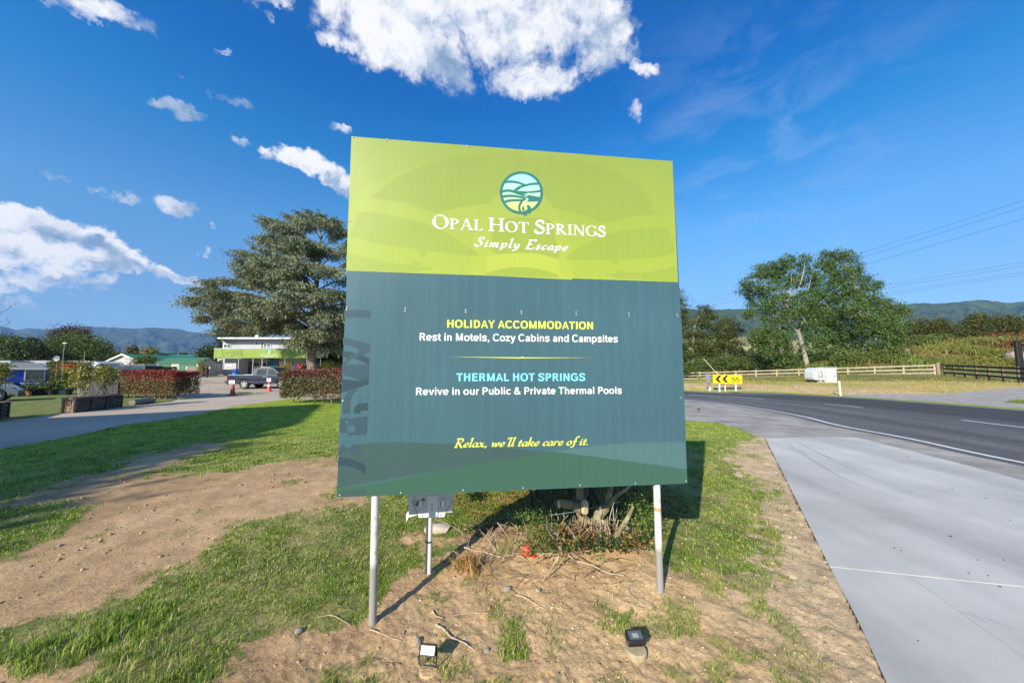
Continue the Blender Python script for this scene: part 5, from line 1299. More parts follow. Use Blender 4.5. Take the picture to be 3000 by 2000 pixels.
for i, (px, py, r_) in enumerate(((2690, 950, 26), (2665, 975, 30), (2750, 948, 22), (2780, 968, 26), (2735, 975, 26), (2860, 935, 24), (2890, 950, 30), (2930, 938, 26), (2970, 945, 28), (2840, 962, 24), (2990, 965, 30), (3040, 940, 34))):
    tree('bush_pine', 'olive green pine on top of the overgrown bank, number counted from the poplars' if False else ['olive green pine just right of the poplars', 'bushy pine at the right foot of the poplars', 'pine with a flat rusty top midway along the bank', 'low pine right of the flat-topped one', 'dark pine below the flat-topped one', 'tall dark pine leaning over the bank', 'wide pine behind the dark leaning one', 'light green pine near the right end of the bank', 'broad pine above the brown bracken', 'small pine in the dip of the bank top', 'pine above the boulder', 'pine at the right edge of the picture'][i],
        (at(px, py, 66)[0], 66, H1(at(px, py, 66)[0], 66)), [pxblob(px, py, r_, 66, 1, .55), pxblob(px - r_ * .6, py + r_ * .5, r_ * .7, 66, 1, .5), pxblob(px + r_ * .6, py + r_ * .5, r_ * .7, 66, 1, .5), pxblob(px, py + r_ * .9, r_, 66, 1, .6)], pin + [(.12, .10, .035)], nclump=110, nleaf=24, leaf=.36, csize=.9, seed=90 + i, group='pines along the top of the bank', shell=.3, aspect=.4, trunk_r=.16)

# ------------------------------------------------------------------ shrubs and rough growth beyond the fence
scr_g = [(.075, .13, .035), (.10, .155, .05), (.055, .10, .035), (.13, .17, .05)]
def shrub(i, px, py, r_, Y, cols, label, name='shrub', sq=.8, leaf=.22, ncl=90, group='shrubs beyond the fence', cat='shrub'):
    c = at(px, py, Y); b = (c[0], c[1], H1(c[0], c[1]))
    return tree(name, label, b, [pxblob(px, py, r_, Y, 1, sq), pxblob(px - r_ * .7, py + r_ * .3, r_ * .7, Y, 1, sq), pxblob(px + r_ * .7, py + r_ * .3, r_ * .7, Y, 1, sq)], cols, nclump=ncl, nleaf=26, leaf=leaf, csize=.6, seed=200 + i, group=group, cat=cat, trunk_r=.07, shell=.3)
for i, (px, py, r_, Y, lab) in enumerate((
    (2020, 1075, 22, 52, 'dark shrub at the left end of the paddock fence'), (2065, 1068, 24, 52, 'blue-green shrub behind the chevron sign'), (2120, 1058, 26, 52, 'tall blue-green shrub right of the chevron sign'), (2170, 1062, 22, 50, 'shrub between the pines and the poplars'),
    (2215, 1058, 24, 49, 'shrub at the left foot of the poplars'), (2265, 1062, 22, 48, 'rounded shrub left of the leaning trunk'), (2310, 1058, 22, 47, 'shrub close to the leaning trunk'), (2480, 1050, 28, 44, 'round green shrub above the white cabinets'), (2520, 1046, 24, 46, 'shrub beside the snapped trunk'),
    (2570, 1042, 26, 47, 'green shrub right of the snapped trunk'), (2615, 1030, 26, 49, 'bright green shrub on the rising ground'), (2640, 1055, 22, 44, 'low green shrub behind the corner of the fence'), (2700, 1000, 26, 56, 'broad-leaved shrub high on the bank'), (2760, 995, 24, 58, 'pale green shrub on the bank top'))):
    shrub(i, px, py, r_, Y, scr_g if i > 6 else scr_g[:3] + [(.05, .09, .05)], lab)
for i, (px, py, r_, Y, k, lab) in enumerate((
    (2660, 1035, 20, 50, 0, 'rust-brown bracken clump at the left of the bank'), (2700, 1040, 22, 48, 1, 'straw-coloured grass tussock above the dark fence'), (2745, 1030, 24, 50, 1, 'wide dry tussock in the middle of the bank'), (2790, 1025, 22, 51, 2, 'olive weeds in the middle of the bank'),
    (2785, 1005, 18, 54, 0, 'red-brown dock patch on the bank'), (2840, 1040, 22, 47, 1, 'dry grass tuft low on the bank'), (2830, 1010, 24, 54, 2, 'green weeds under the bank pines'), (2880, 1018, 24, 52, 1, 'golden dry grass beside the brown bracken'), (2920, 1000, 26, 55, 0, 'large brown bracken patch high on the bank'),
    (2960, 1000, 26, 55, 0, 'brown bracken above the boulder'), (2900, 985, 22, 58, 1, 'feathery pale grass plume on the bank top'), (2925, 1045, 24, 44, 2, 'green weeds left of the boulder'), (2975, 1062, 22, 40, 2, 'yellow-green grass below the boulder'), (3010, 1030, 30, 46, 0, 'brown bracken at the right edge'), (2870, 1058, 20, 42, 2, 'low green growth behind the dark fence'))):
    cl_ = [[(.15, .065, .04), (.17, .10, .05), (.10, .06, .035)], [(.30, .26, .14), (.25, .23, .10), (.17, .19, .07)], [(.16, .19, .05), (.11, .15, .04), (.24, .23, .08)]][k]
    c = at(px, py, Y); rs = np.random.default_rng(300 + i); n = 1500; rm = r_ * Y / F_PX
    P = rs.normal(size=(n, 3)) * np.array([rm * 1.0, rm * .8, rm * .26]); P[:, 0] += c[0]; P[:, 1] += c[1]
    P[:, 2] = Hbase(P[:, 0], P[:, 1]) + np.abs(P[:, 2]) * 1.6 * np.exp(-((P[:, 0] - c[0]) / rm / 1.4) ** 2)
    ax = np.tile([0, 0, 1.0], (n, 1)) + rs.normal(size=(n, 3)) * .4
    P -= np.array([c[0], c[1], H1(c[0], c[1])])
    o = foliage_obj(['bracken', 'dry_tussock', 'weed_clump'][k], [leaf_quads(P, .5, palette(n, cl_, rs=rs), .16 if k else .35, axis=ax, rs=rs)], M_GRASS, None, label=lab, cat=['bracken', 'grass tussock', 'weeds'][k], group='rough growth on the bank')
    o.location = (c[0], c[1], H1(c[0], c[1]))
rs = np.random.default_rng(77); n = 60000
X_ = rs.uniform(14, 110, n); Yy = rs.uniform(39, 75, n)
fenceY = np.interp(X_, [14, 26, 34, 45.5, 50, 60, 110], [60, 54, 46, 38.5, 36, 34, 30])
k = (Yy > fenceY + .5 + rs.exponential(1.0, n) * .3); X_, Yy = X_[k], Yy[k]; n = len(X_)
pn = fbm(X_, Yy, .16, 3, 5); Z_ = Hbase(X_, Yy)
hgt = .35 + .8 * (pn > .5) * sstep(0, 3, Yy - np.interp(X_, [14, 26, 34, 45.5, 50, 60, 110], [60, 54, 46, 38.5, 36, 34, 30]))
P = np.c_[X_, Yy, Z_ + hgt * .42]
col_ = np.where(pn[:, None] > .52, palette(n, [(.13, .19, .05), (.17, .22, .06), (.09, .14, .04)], rs=rs), palette(n, [(.24, .22, .10), (.15, .17, .06), (.13, .10, .06)], rs=rs))
ax = np.tile([0, 0, 1.0], (n, 1)) + rs.normal(size=(n, 3)) * .3
foliage_obj('rough_grass', [leaf_quads(P, hgt * 1.15, col_, .10, axis=ax, rs=rs)], M_GRASS, None, kind='stuff', label='rank yellow-green grass and weeds beyond the paddock fence')

# ------------------------------------------------------------------ the air
hz = MB().span(-7600, 9000, -60, 8200, -12, 720).mesh('haze')
hm = bpy.data.materials.new('air'); hm.use_nodes = True; hn = hm.node_tree.nodes; hn.clear()
ho = hn.new('ShaderNodeOutputMaterial'); hv = hn.new('ShaderNodeVolumePrincipled'); hv.inputs['Color'].default_value = (.30, .54, 1.0, 1); hv.inputs['Density'].default_value = 0.95e-4; hv.inputs['Anisotropy'].default_value = 0.0
hm.node_tree.links.new(hv.outputs[0], ho.inputs['Volume'])
link('haze', hz, hm, None, kind='stuff', label='thin blue air over the plain')
# ------------------------------------------------------------------ built things, left side
def wpart(mb, name, m, root, smooth=False, parent=None, **k):
    lo = root.location; mb.v = [(x - lo.x, y - lo.y, z - lo.z) for x, y, z in mb.v]
    return mb.obj(name, m, parent or root, smooth=smooth, **k)
def W(px0, px1, py0, py1, Y, dep):
    """solid whose front face covers the given rectangle at distance Y"""
    m_ = (py0 + py1) / 2; a = (at(px0, m_, Y)[0], 0, at(px0, py0, Y)[2]); b = (at(px1, m_, Y)[0], 0, at(px1, py1, Y)[2])
    return MB().span(a[0], b[0], Y, Y + dep, b[2], a[2])
m_white = mat('white_paint', (.68, .68, .66), .55, vary=.06, vscale=2)
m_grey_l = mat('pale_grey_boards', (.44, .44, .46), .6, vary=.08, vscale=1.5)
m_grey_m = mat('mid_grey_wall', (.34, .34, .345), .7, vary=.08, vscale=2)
m_dark = mat('dark_interior', (.018, .018, .02), .4)
m_char = mat('charcoal_wall', (.07, .075, .085), .7, vary=.1, vscale=3)
m_glass = mat('window_glass', (.03, .04, .05), .08, spec=.8)
m_green = mat('fascia_green', (.22, .32, .035), .5, vary=.07, vscale=.6)
m_green_d = mat('fascia_green_dark', (.15, .21, .035), .5)
m_roofg = mat('green_roof_iron', (.055, .17, .09), .55, vary=.12, vscale=2)
m_roofg2 = mat('bright_green_iron', (.03, .22, .12), .5, vary=.08, vscale=2)
m_pink = mat('pinkish_weatherboard', (.50, .45, .45), .7, vary=.05, vscale=2)
m_conc2 = mat('grey_kerb', (.45, .44, .42), .8, vary=.1, vscale=2)
def roof_gable(root, name, x0, x1, y0, y1, ze, zr, m, axis='X', over=.25, thick=.12):
    mb = MB()
    if axis == 'X':        # ridge along x
        ym = (y0 + y1) / 2
        for s, ye in ((-1, y0 - over), (1, y1 + over)):
            v = [(x0 - over, ye, ze), (x1 + over, ye, ze), (x1 + over, ym, zr), (x0 - over, ym, zr)]
            mb.add(v + [(a, b, c - thick) for a, b, c in v], [(0, 1, 2, 3), (7, 6, 5, 4), (0, 4, 5, 1), (1, 5, 6, 2), (2, 6, 7, 3), (3, 7, 4, 0)])
    else:
        xm = (x0 + x1) / 2
        for s, xe in ((-1, x0 - over), (1, x1 + over)):
            v = [(xe, y0 - over, ze), (xe, y1 + over, ze), (xm, y1 + over, zr), (xm, y0 - over, zr)]
            mb.add(v + [(a, b, c - thick) for a, b, c in v], [(0, 1, 2, 3), (7, 6, 5, 4), (0, 4, 5, 1), (1, 5, 6, 2), (2, 6, 7, 3), (3, 7, 4, 0)])
    return wpart(mb, name, m, root)
def z4(x, y_): return 600 + x / 6.72, 950 + y_ / 6.72
# ---- the motel building
Yb = 54.0; o_ = at(780, 1098, Yb); motel = thing('motel_building', (o_[0], Yb + 2, o_[2]), 'two-storey pale motel building with a lime green fascia over its verandah', 'building')
def wz(x0, x1, y0, y1, Y, dep):
    a = z4(x0, y0); b = z4(x1, y1); return W(a[0], b[0], a[1], b[1], Y, dep)
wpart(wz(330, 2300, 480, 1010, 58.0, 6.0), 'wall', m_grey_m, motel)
wpart(wz(352, 2080, 337, 475, 57.6, 6.2), 'upper_wall', m_grey_l, motel)
for i in range(7):     # weatherboard laps of the upper storey
    wpart(wz(354, 2078, 345 + i * 18.5, 348 + i * 18.5, 57.57, .025), 'weatherboard', m_grey_l, motel)
wpart(wz(245, 2130, 255, 285, 56.2, 8.5), 'roof', m_white, motel)
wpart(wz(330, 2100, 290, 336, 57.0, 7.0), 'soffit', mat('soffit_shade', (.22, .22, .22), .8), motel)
wpart(wz(240, 2140, 246, 254, 56.3, 8.6), 'roof_iron', mat('roof_green_dark', (.05, .07, .06), .6), motel)
wpart(wz(985, 1050, 205, 250, 58.5, .7), 'chimney', m_white, motel)
f_ = wpart(wz(178, 2290, 488, 662, 54.0, .12), 'fascia', m_green, motel)
wpart(wz(178, 2290, 470, 486, 53.95, 3.6), 'verandah_roof', m_grey_l, motel)
for x in (735, 1290, 1830): wpart(wz(x, x + 3, 490, 660, 53.985, .014), 'sheet_joint', m_green_d, motel, parent=None)
wpart(wz(2250, 2285, 492, 660, 54.13, 3.0), 'fascia_return', m_grey_m, motel)
def fz(x, y_, off=-.012): 
    a = z4(x, y_); p = at(a[0], a[1], 54.0); return (p[0], 54.0 + off, p[2])
def fpoly(pts, m, off, name='print'):
    mb = MB(); mb.add([fz(x, y_, off) for x, y_ in pts], [tuple(range(len(pts)))]); return wpart(mb, name, m, motel)
def farc(cx, cy, ro, ri, a0, a1, off, m):
    a = np.linspace(R(a0), R(a1), 18)
    fpoly([(cx + ro * math.cos(t), min(658, max(492, cy - ro * math.sin(t)))) for t in a] + [(cx + ri * math.cos(t), min(658, max(492, cy - ri * math.sin(t)))) for t in a[::-1]], m, off)
m_fp = mat('fascia_print', (.155, .225, .035), .5)
for k, (cx, cw) in enumerate(((535, 1), (1880, 1))):
    farc(cx, 545, 205, 178, -75, 30, -.004 - k * .001, m_fp); farc(cx, 545, 205, 178, 150, 250, -.004, m_fp)
    for dy in (0, 36, 72): fpoly([(cx - 20, 640 - dy * 1.0), (cx + 60, 585 - dy), (cx + 180, 570 - dy * .7), (cx + 182, 590 - dy * .7), (cx + 70, 604 - dy), (cx - 10, 658 - dy * 1.0)] if dy < 40 else [(cx - 150, 560), (cx - 40, 540), (cx + 160, 505), (cx + 160, 518), (cx - 40, 562), (cx - 150, 580)], m_fp, -.006 - dy * .0001)
fpoly([(cx, cy) for cx, cy in [(1268 + 52 * math.cos(t), 541 - 49 * math.sin(t)) for t in np.linspace(0, 6.283, 25)[:-1]]], c_ring, -.020, 'emblem')
fpoly([(1268 + 43 * math.cos(t), 541 - 40 * math.sin(t)) for t in np.linspace(0, math.pi, 14)], mat('emblem_blue', (.25, .62, .72), .5), -.024, 'emblem')
fpoly([(1268 + 43 * math.cos(t), 545 - 38 * math.sin(t)) for t in np.linspace(math.pi, 2 * math.pi, 14)], mat('emblem_yellow', (.72, .74, .12), .5), -.024, 'emblem')
fpoly([(1228, 520), (1262, 528), (1290, 540), (1308, 536), (1306, 545), (1262, 544), (1230, 532)], c_ring, -.028, 'emblem')
fpoly([(1226, 548), (1268, 552), (1310, 560), (1300, 568), (1260, 560), (1230, 560)], c_ring, -.028, 'emblem')
def ftext(text, kind, x0, x1, yb, caph, m, **k):
    V_, F_ = layout(text, kind, **k); a = fz(x0, yb); b = fz(x1, yb); h = fz(x0, yb - caph)[2] - a[2]
    mb = MB(); mb.add([(a[0] + (b[0] - a[0]) * u, 54.0 - .016 - q * .0004, a[2] + v * h) for u, v, q in V_], F_); return wpart(mb, 'lettering', m, motel, kind='stuff')
ftext('OPAL HOT SPRINGS', 'caps', 1103, 1420, 618, 27, c_white, track=.045, small=.8)
ftext('Simply Escape', 'it', 1180, 1345, 643, 20, c_white, track=.1, nibw=.14)
for x in (176, 655, 942, 1122, 1570, 2000, 2274):
    a = z4(x, 664); wpart(W(a[0] - .5, a[0] + .5, a[1], 1098.3, 54.2, .06), 'post', m_white, motel)
wpart(wz(150, 2300, 1003, 1018, 53.7, 4.4), 'plinth', m_conc2, motel)
wpart(wz(352, 615, 672, 990, 55.3, 2.6), 'wall_bay', mat('bay_white', (.46, .46, .46), .6, vary=.05, vscale=1), motel)
wpart(wz(415, 540, 795, 833, 55.26, .03), 'notice_panel', m_white, motel)
wpart(wz(425, 528, 818, 826, 55.245, .012), 'notice_strip', mat('soft_grey', (.45, .45, .46), .6), motel)
wpart(wz(245, 345, 672, 700, 55.2, .5), 'beam', m_grey_l, motel); wpart(wz(240, 268, 690, 985, 55.25, .4), 'pillar', m_grey_l, motel)
wpart(wz(275, 352, 700, 985, 57.0, .9), 'dark_recess', m_dark, motel)
def win(x0, x1, y0, y1, Y, fr=.06, mull=1, tr=0, name='window', m=None):
    a = z4(x0, y0); b = z4(x1, y1); m_ = (a[1] + b[1]) / 2; A_ = (at(a[0], m_, Y)[0], Y, at(a[0], a[1], Y)[2]); B_ = (at(b[0], m_, Y)[0], Y, at(b[0], b[1], Y)[2])
    mb = MB(); mb.span(A_[0], B_[0], Y - .05, Y, A_[2] - fr, A_[2]); mb.span(A_[0], B_[0], Y - .05, Y, B_[2], B_[2] + fr)
    mb.span(A_[0], A_[0] + fr, Y - .05, Y, B_[2] + fr, A_[2] - fr); mb.span(B_[0] - fr, B_[0], Y - .05, Y, B_[2] + fr, A_[2] - fr)
    w_ = wpart(mb, name, m or m_white, motel)
    nx = mull + 1; gw = (B_[0] - A_[0] - 2 * fr - mull * fr) / nx
    for i in range(nx):
        x = A_[0] + fr + i * (gw + fr)
        if i: wpart(MB().span(x - fr, x, Y - .05, Y, B_[2] + fr, A_[2] - fr), 'mullion', m or m_white, motel, parent=w_)
        if tr:
            zm = B_[2] + fr + (A_[2] - B_[2] - 2 * fr) * .42
            wpart(MB().span(x, x + gw, Y - .03, Y - .01, B_[2] + fr, zm - fr / 2), 'pane', m_glass, motel, parent=w_)
            wpart(MB().span(x, x + gw, Y - .045, Y - .005, zm - fr / 2, zm + fr / 2), 'mullion', m or m_white, motel, parent=w_)
            wpart(MB().span(x, x + gw, Y - .03, Y - .01, zm + fr / 2, A_[2] - fr), 'pane', m_glass, motel, parent=w_)
        else: wpart(MB().span(x, x + gw, Y - .03, Y - .01, B_[2] + fr, A_[2] - fr), 'pane', m_glass, motel, parent=w_)
win(372, 512, 385, 466, 57.55, .10, 1); win(1148, 1300, 382, 478, 57.55, .10, 1, 1); win(1600, 1760, 385, 466, 57.55, .10, 1)
wpart(wz(1118, 1130, 355, 470, 57.5, .08), 'downpipe', m_char, motel); wpart(wz(1014, 1019, 345, 395, 57.5, .08), 'downpipe', m_char, motel)
wpart(wz(620, 690, 680, 990, 57.8, .3), 'door_surround', m_char, motel)
d_ = wpart(wz(738, 842, 730, 960, 57.75, .2), 'door', m_dark, motel); wpart(wz(775, 812, 762, 790, 57.72, .02), 'notice', m_char, motel, parent=d_)
win(692, 736, 735, 955, 57.85, .08, 0, 1, m=m_white); wpart(wz(700, 728, 780, 800, 57.79, .02), 'notice_strip', m_white, motel)
wpart(wz(846, 930, 742, 985, 57.85, .1), 'wall_panel', m_char, motel); wpart(wz(875, 905, 800, 820, 57.82, .02), 'notice', mat('notice_blue', (.2, .25, .5), .6), motel)
win(948, 1228, 745, 832, 57.85, .08, 1, 0)
wpart(wz(1240, 1440, 668, 812, 57.8, .12), 'mural', mat('mural_deep_blue', (.015, .09, .20), .5, vary=.2, vscale=1), motel)
wpart(wz(1252, 1428, 814, 985, 57.8, .12), 'mural', mat('mural_turquoise', (.03, .42, .55), .45, color2=(.10, .58, .66), vscale=1.5), motel)
for x in (1228, 1432): wpart(wz(x, x + 14, 740, 985, 57.7, .12), 'mural_edge', mat('mural_brown', (.16, .06, .04), .7), motel)
for x in (820, 960, 1262, 1415): wpart(wz(x - 13, x + 13, 700, 720, 57.55, .2), 'wall_lamp', mat('lamp_copper', (.50, .32, .20), .4), motel)
win(1448, 1560, 748, 843, 57.85, .08, 0); win(1585, 1718, 748, 843, 57.85, .08, 0); win(1885, 1980, 745, 960, 57.85, .08, 1, m=m_grey_l)
for x0, x1, y0, y1 in ((1448, 1520, 760, 790),): wpart(wz(x0 + 6, x1, y0, y1, 57.80, .015), 'blind', m_grey_l, motel)
# ---- striped canopies / gazebos and garden things in front of the verandah
def simple(name, label, cat, mbm, loc, **k):
    """mbm: list of (MB in world coordinates, part name, material)"""
    t = thing(name, loc, label, cat, k.get('group'))
    for mb, nm, mm in mbm: wpart(mb, nm, mm, t, smooth=k.get('smooth', False))
    return t
m_red = mat('bright_red', (.75, .03, .02), .4); m_timber = mat('weathered_timber', (.20, .165, .13), .9, vary=.3, vscale=5, color2=(.30, .25, .19), stretch=(1, 1, 8))
c = at(878, 1072, 45.5); mb = MB()
pts = [(0, -1), (.55, -.35), (1, .25), (.95, .8), (.5, 1), (0, .6), (-.5, 1), (-.95, .8), (-1, .25), (-.55, -.35)]
mb.prism([(c[0] + a * .36, c[2] + b * .34) for a, b in pts], c[1], c[1] + .12)
simple('heart_board', 'bright red heart-shaped board on a stake in front of the motel', 'sign board', [(mb, 'heart', m_red), (MB().tube([(c[0], c[1] + .06, c[2] - .3), (c[0], c[1] + .06, H1(c[0], c[1]))], .03), 'stake', m_timber)], (c[0], c[1], H1(c[0], c[1])))
c = at(864, 1077, 51); g = H1(c[0], c[1])
mb = MB().lathe([(.45, g), (.5, g + .4), (.5, c[2] + .1), (.46, c[2] + .28), (.2, c[2] + .34)], 14, (c[0], c[1], 0))
simple('hot_tub_drum', 'pale grey round tank standing by the motel windows', 'tank', [(mb, 'shell', m_grey_l)], (c[0], c[1], g), smooth=True)
c = at(845, 1086, 47); g = H1(c[0], c[1])
t = simple('planter_wall', 'long low timber planter in front of the verandah', 'planter', [(MB().span(at(832, 1078, 47)[0], at(940, 1078, 47)[0], 47, 48, g, c[2] + .15), 'box', m_timber)], (c[0], 47.5, g))
for i, (px, py, cl_, lab) in enumerate(((838, 1072, [(.30, .20, .05), (.15, .18, .05)], 'small brown-green potted shrub at the planter end'), (892, 1073, [(.13, .15, .22), (.10, .14, .10)], 'blue-flowered shrub in the planter beside the red heart'), (930, 1074, [(.13, .15, .24), (.10, .14, .10)], 'blue-flowered shrub left of the cedar trunk'), (960, 1070, [(.22, .30, .06), (.40, .42, .05)], 'yellow-green bush right of the cedar trunk'), (985, 1072, [(.14, .20, .05), (.30, .33, .07)], 'light green bush at the edge of the billboard'))):
    shrub(400 + i, px, py, 9 if i < 3 else 16, 47, cl_, lab, 'flower_bush', leaf=.12, ncl=40, group='flower bushes by the motel', cat='bush')

# ---- sheds and houses
def gable_house(name, label, x0, x1, y0, y1, z0, ze, zr, mw, mr, axis, **k):
    t = thing(name, ((x0 + x1) / 2, (y0 + y1) / 2, z0), label, 'house')
    wpart(MB().span(x0, x1, y0, y1, z0, ze), 'wall', mw, t)
    mb = MB()
    if axis == 'Y':
        mb.prism([(x0, ze), (x1, ze), ((x0 + x1) / 2, zr)], y0 + .002, y1 - .002, 'XZ')
    else: mb.prism([(y0, ze), (y1, ze), ((y0 + y1) / 2, zr)], x0 + .002, x1 - .002, 'YZ')
    wpart(mb, 'gable', mw, t)
    roof_gable(t, 'roof', x0, x1, y0, y1, ze + .06, zr + .14, mr, axis)
    return t
ax_ = at(363.5, 1037, 62); el = at(312, 1060, 62); er = at(415, 1060, 62); g = H1(ax_[0], 62)
h1 = gable_house('gabled_house', 'pinkish-white gabled house with a bright green roof', el[0], er[0], 62, 76, g, el[2], ax_[2] - .1, m_pink, m_roofg2, 'Y')
wp = at(341, 1065, 61.9); wq = at(354, 1073, 61.9); wf = wpart(MB().span(wp[0], wq[0], 61.93, 61.99, wq[2], wp[2]), 'window', m_white, h1); wpart(MB().span(wp[0] + .12, wq[0] - .12, 61.90, 61.925, wq[2] + .1, wp[2] - .1), 'pane', mat('lace_curtain', (.5, .5, .5), .4), h1, parent=wf)
wpart(MB().add([(el[0] - .3, 61.6, el[2] - .02), (ax_[0], 61.6, ax_[2] + .08), (ax_[0], 61.6, ax_[2] - .22), (el[0] - .3, 61.6, el[2] - .28), (el[0] - .3, 61.72, el[2] - .02), (ax_[0], 61.72, ax_[2] + .08), (ax_[0], 61.72, ax_[2] - .22), (el[0] - .3, 61.72, el[2] - .28)], [(0, 1, 2, 3), (7, 6, 5, 4), (0, 4, 5, 1), (3, 2, 6, 7), (0, 3, 7, 4)]), 'bargeboard', m_white, h1)
wpart(MB().add([(er[0] + .3, 61.6, el[2] - .02), (ax_[0], 61.6, ax_[2] + .08), (ax_[0], 61.6, ax_[2] - .22), (er[0] + .3, 61.6, el[2] - .28), (er[0] + .3, 61.72, el[2] - .02), (ax_[0], 61.72, ax_[2] + .08), (ax_[0], 61.72, ax_[2] - .22), (er[0] + .3, 61.72, el[2] - .28)], [(3, 2, 1, 0), (4, 5, 6, 7), (1, 5, 4, 0), (7, 6, 2, 3), (4, 7, 3, 0)]), 'bargeboard', m_white, h1)
a = at(330, 1037, 72); b = at(470, 1050, 72)
t = thing('long_house', (at(400, 1078, 78)[0], 78, 0), 'long low house with a bright green roof behind the gabled one', 'house')
g = H1(a[0], 78); wpart(MB().span(a[0] + 4, b[0], 77, 84, g, at(0, 1052, 77)[2]), 'wall', m_pink, t); roof_gable(t, 'roof', a[0] + 4, b[0], 77, 84, at(0, 1053, 77)[2], at(0, 1039, 80)[2], m_roofg2, 'X')
a = at(318, 1031, 96); b = at(425, 1036, 96); g = H1(a[0], 98)
t = thing('flat_roofed_house', (at(370, 1078, 98)[0], 98, g), 'brown flat-roofed house behind the pink gable', 'house'); wpart(MB().span(a[0], b[0], 96, 104, g, b[2]), 'wall', mat('slate_wall', (.10, .12, .13), .8), t); wpart(MB().span(a[0] - .4, b[0] + .4, 95.6, 104.4, b[2], a[2]), 'roof', mat('tan_fascia', (.34, .28, .22), .8), t)
def z5(x, y_): return 450 + x / 4.126, 880 + y_ / 4.126
Yg = 50; p0 = at(z5(30, 0)[0], 1095, Yg); g = H1(p0[0], Yg); xr = at(z5(540, 0)[0], 1078, Yg)[0]; ze = at(0, z5(0, 748)[1], Yg)[2]; zr = at(0, z5(0, 693)[1], Yg + 3)[2]
gar = thing('garage_block', ((p0[0] + xr) / 2, Yg + 3, g), 'long garage with a dark green roof and ribbed green doors', 'garage')
wpart(MB().span(p0[0], xr, Yg, Yg + 3.4, g, ze), 'wall', m_pink, gar)
mb = MB(); mb.prism([(Yg + .002, ze), (Yg + 3.398, ze), (Yg + 1.7, zr - .05)], p0[0], xr, 'YZ'); wpart(mb, 'gable', m_pink, gar)
roof_gable(gar, 'roof', p0[0], xr, Yg, Yg + 3.4, ze, zr, m_roofg, 'X', .2)
for (a, b) in ((60, 205), (308, 508)):
    xa, xb = at(z5(a, 0)[0], 1078, Yg)[0], at(z5(b, 0)[0], 1078, Yg)[0]; zt_ = at(0, z5(0, 762)[1], Yg)[2]
    dr_ = wpart(MB().span(xa, xb, Yg - .04, Yg + .02, g, zt_), 'garage_door', m_roofg, gar)
    for i in range(7):
        z_ = g + (zt_ - g) * (i + .5) / 7; wpart(MB().span(xa, xb, Yg - .075, Yg - .042, z_ - .05, z_ + .05), 'rib', m_roofg, gar, parent=dr_)
wpart(MB().span(at(z5(738, 0)[0], 1078, Yg)[0], at(z5(762, 0)[0], 1078, Yg)[0], Yg - .03, Yg + .02, at(0, z5(0, 830)[1], Yg)[2], at(0, z5(0, 768)[1], Yg)[2]), 'window', m_glass, gar)
a = at(551, 1016, 92); b = at(601, 1043, 92); c = at(593, 1017, 92); g = H1(a[0], 92)
t = thing('steep_roofed_house', ((a[0] + b[0]) / 2, 95, g), 'house with a steep charcoal roof and white gable trusses', 'house')
xa, xb = at(548, 1078, 92)[0], at(602, 1078, 92)[0]; zt_ = at(0, 1017, 92)[2]; zl = at(0, 1045, 92)[2]
mb = MB(); mb.add([(xa, 92, zl), (at(568, 1078, 92)[0], 96, zt_), (at(590, 1078, 92)[0], 96, zt_), (xb - 3.2, 92, zl)], [(0, 1, 2, 3)]); mb.add([(xa, 92, zl - .2), (at(568, 1078, 92)[0], 96, zt_ - .2), (at(590, 1078, 92)[0], 96, zt_ - .2), (xb - 3.2, 92, zl - .2)], [(3, 2, 1, 0)]); wpart(mb, 'roof', mat('charcoal_roof', (.055, .05, .055), .7), t)
wpart(MB().prism([(xb - 3.2, zl), (xb, zl), (at(591, 1078, 92)[0], zt_ - .2)], 93, 99), 'gable', m_char, t)
for p in ((xb - 3.0, xb - 1.55), (xb - .1, xb - 1.4)): wpart(MB().tube([(p[0], 92.7, zl), (at(591.5, 1078, 92)[0], 92.7, zt_)], .12, 5), 'bargeboard', m_white, t)
wpart(MB().span(xa - 5, xb + 1, 93, 99, g, zl - .22), 'wall', m_char, t)
for i, (px0, px1, py0, py1, Y, lab) in enumerate(((452, 548, 1041, 1052, 86, 'low house with white window bands left of the steep roof'), (-20, 30, 1056, 1066, 44, 'end of a pale flat roof at the left edge'), (70, 175, 1056, 1064, 46, 'long grey flat-roofed cabin behind the satellite dish'), (175, 262, 1057, 1068, 45, 'grey cabin with a pale roof behind the round bush'))):
    a = at(px0, py0, Y); b = at(px1, py1, Y); g = H1(a[0], Y)
    t = thing('cabin', ((a[0] + b[0]) / 2, Y + 2, g), lab, 'cabin', 'low flat-roofed cabins')
    wpart(MB().span(a[0] + .1, b[0] - .1, Y + .15, Y + 1.6, g, b[2]), 'wall', m_grey_m, t); wpart(MB().span(a[0], b[0], Y, Y + 1.8, b[2], a[2]), 'roof', mat('zinc_roof', (.30, .32, .33), .5), t)
    if i == 0:
        for q in (460, 485, 510): wpart(MB().span(at(q, 1078, Y)[0], at(q + 14, 1078, Y)[0], Y + .10, Y + .148, b[2] - .5, b[2] - .05), 'window', m_white, t)
fx0, fx1 = z5(390, 0)[0], z5(590, 0)[0]
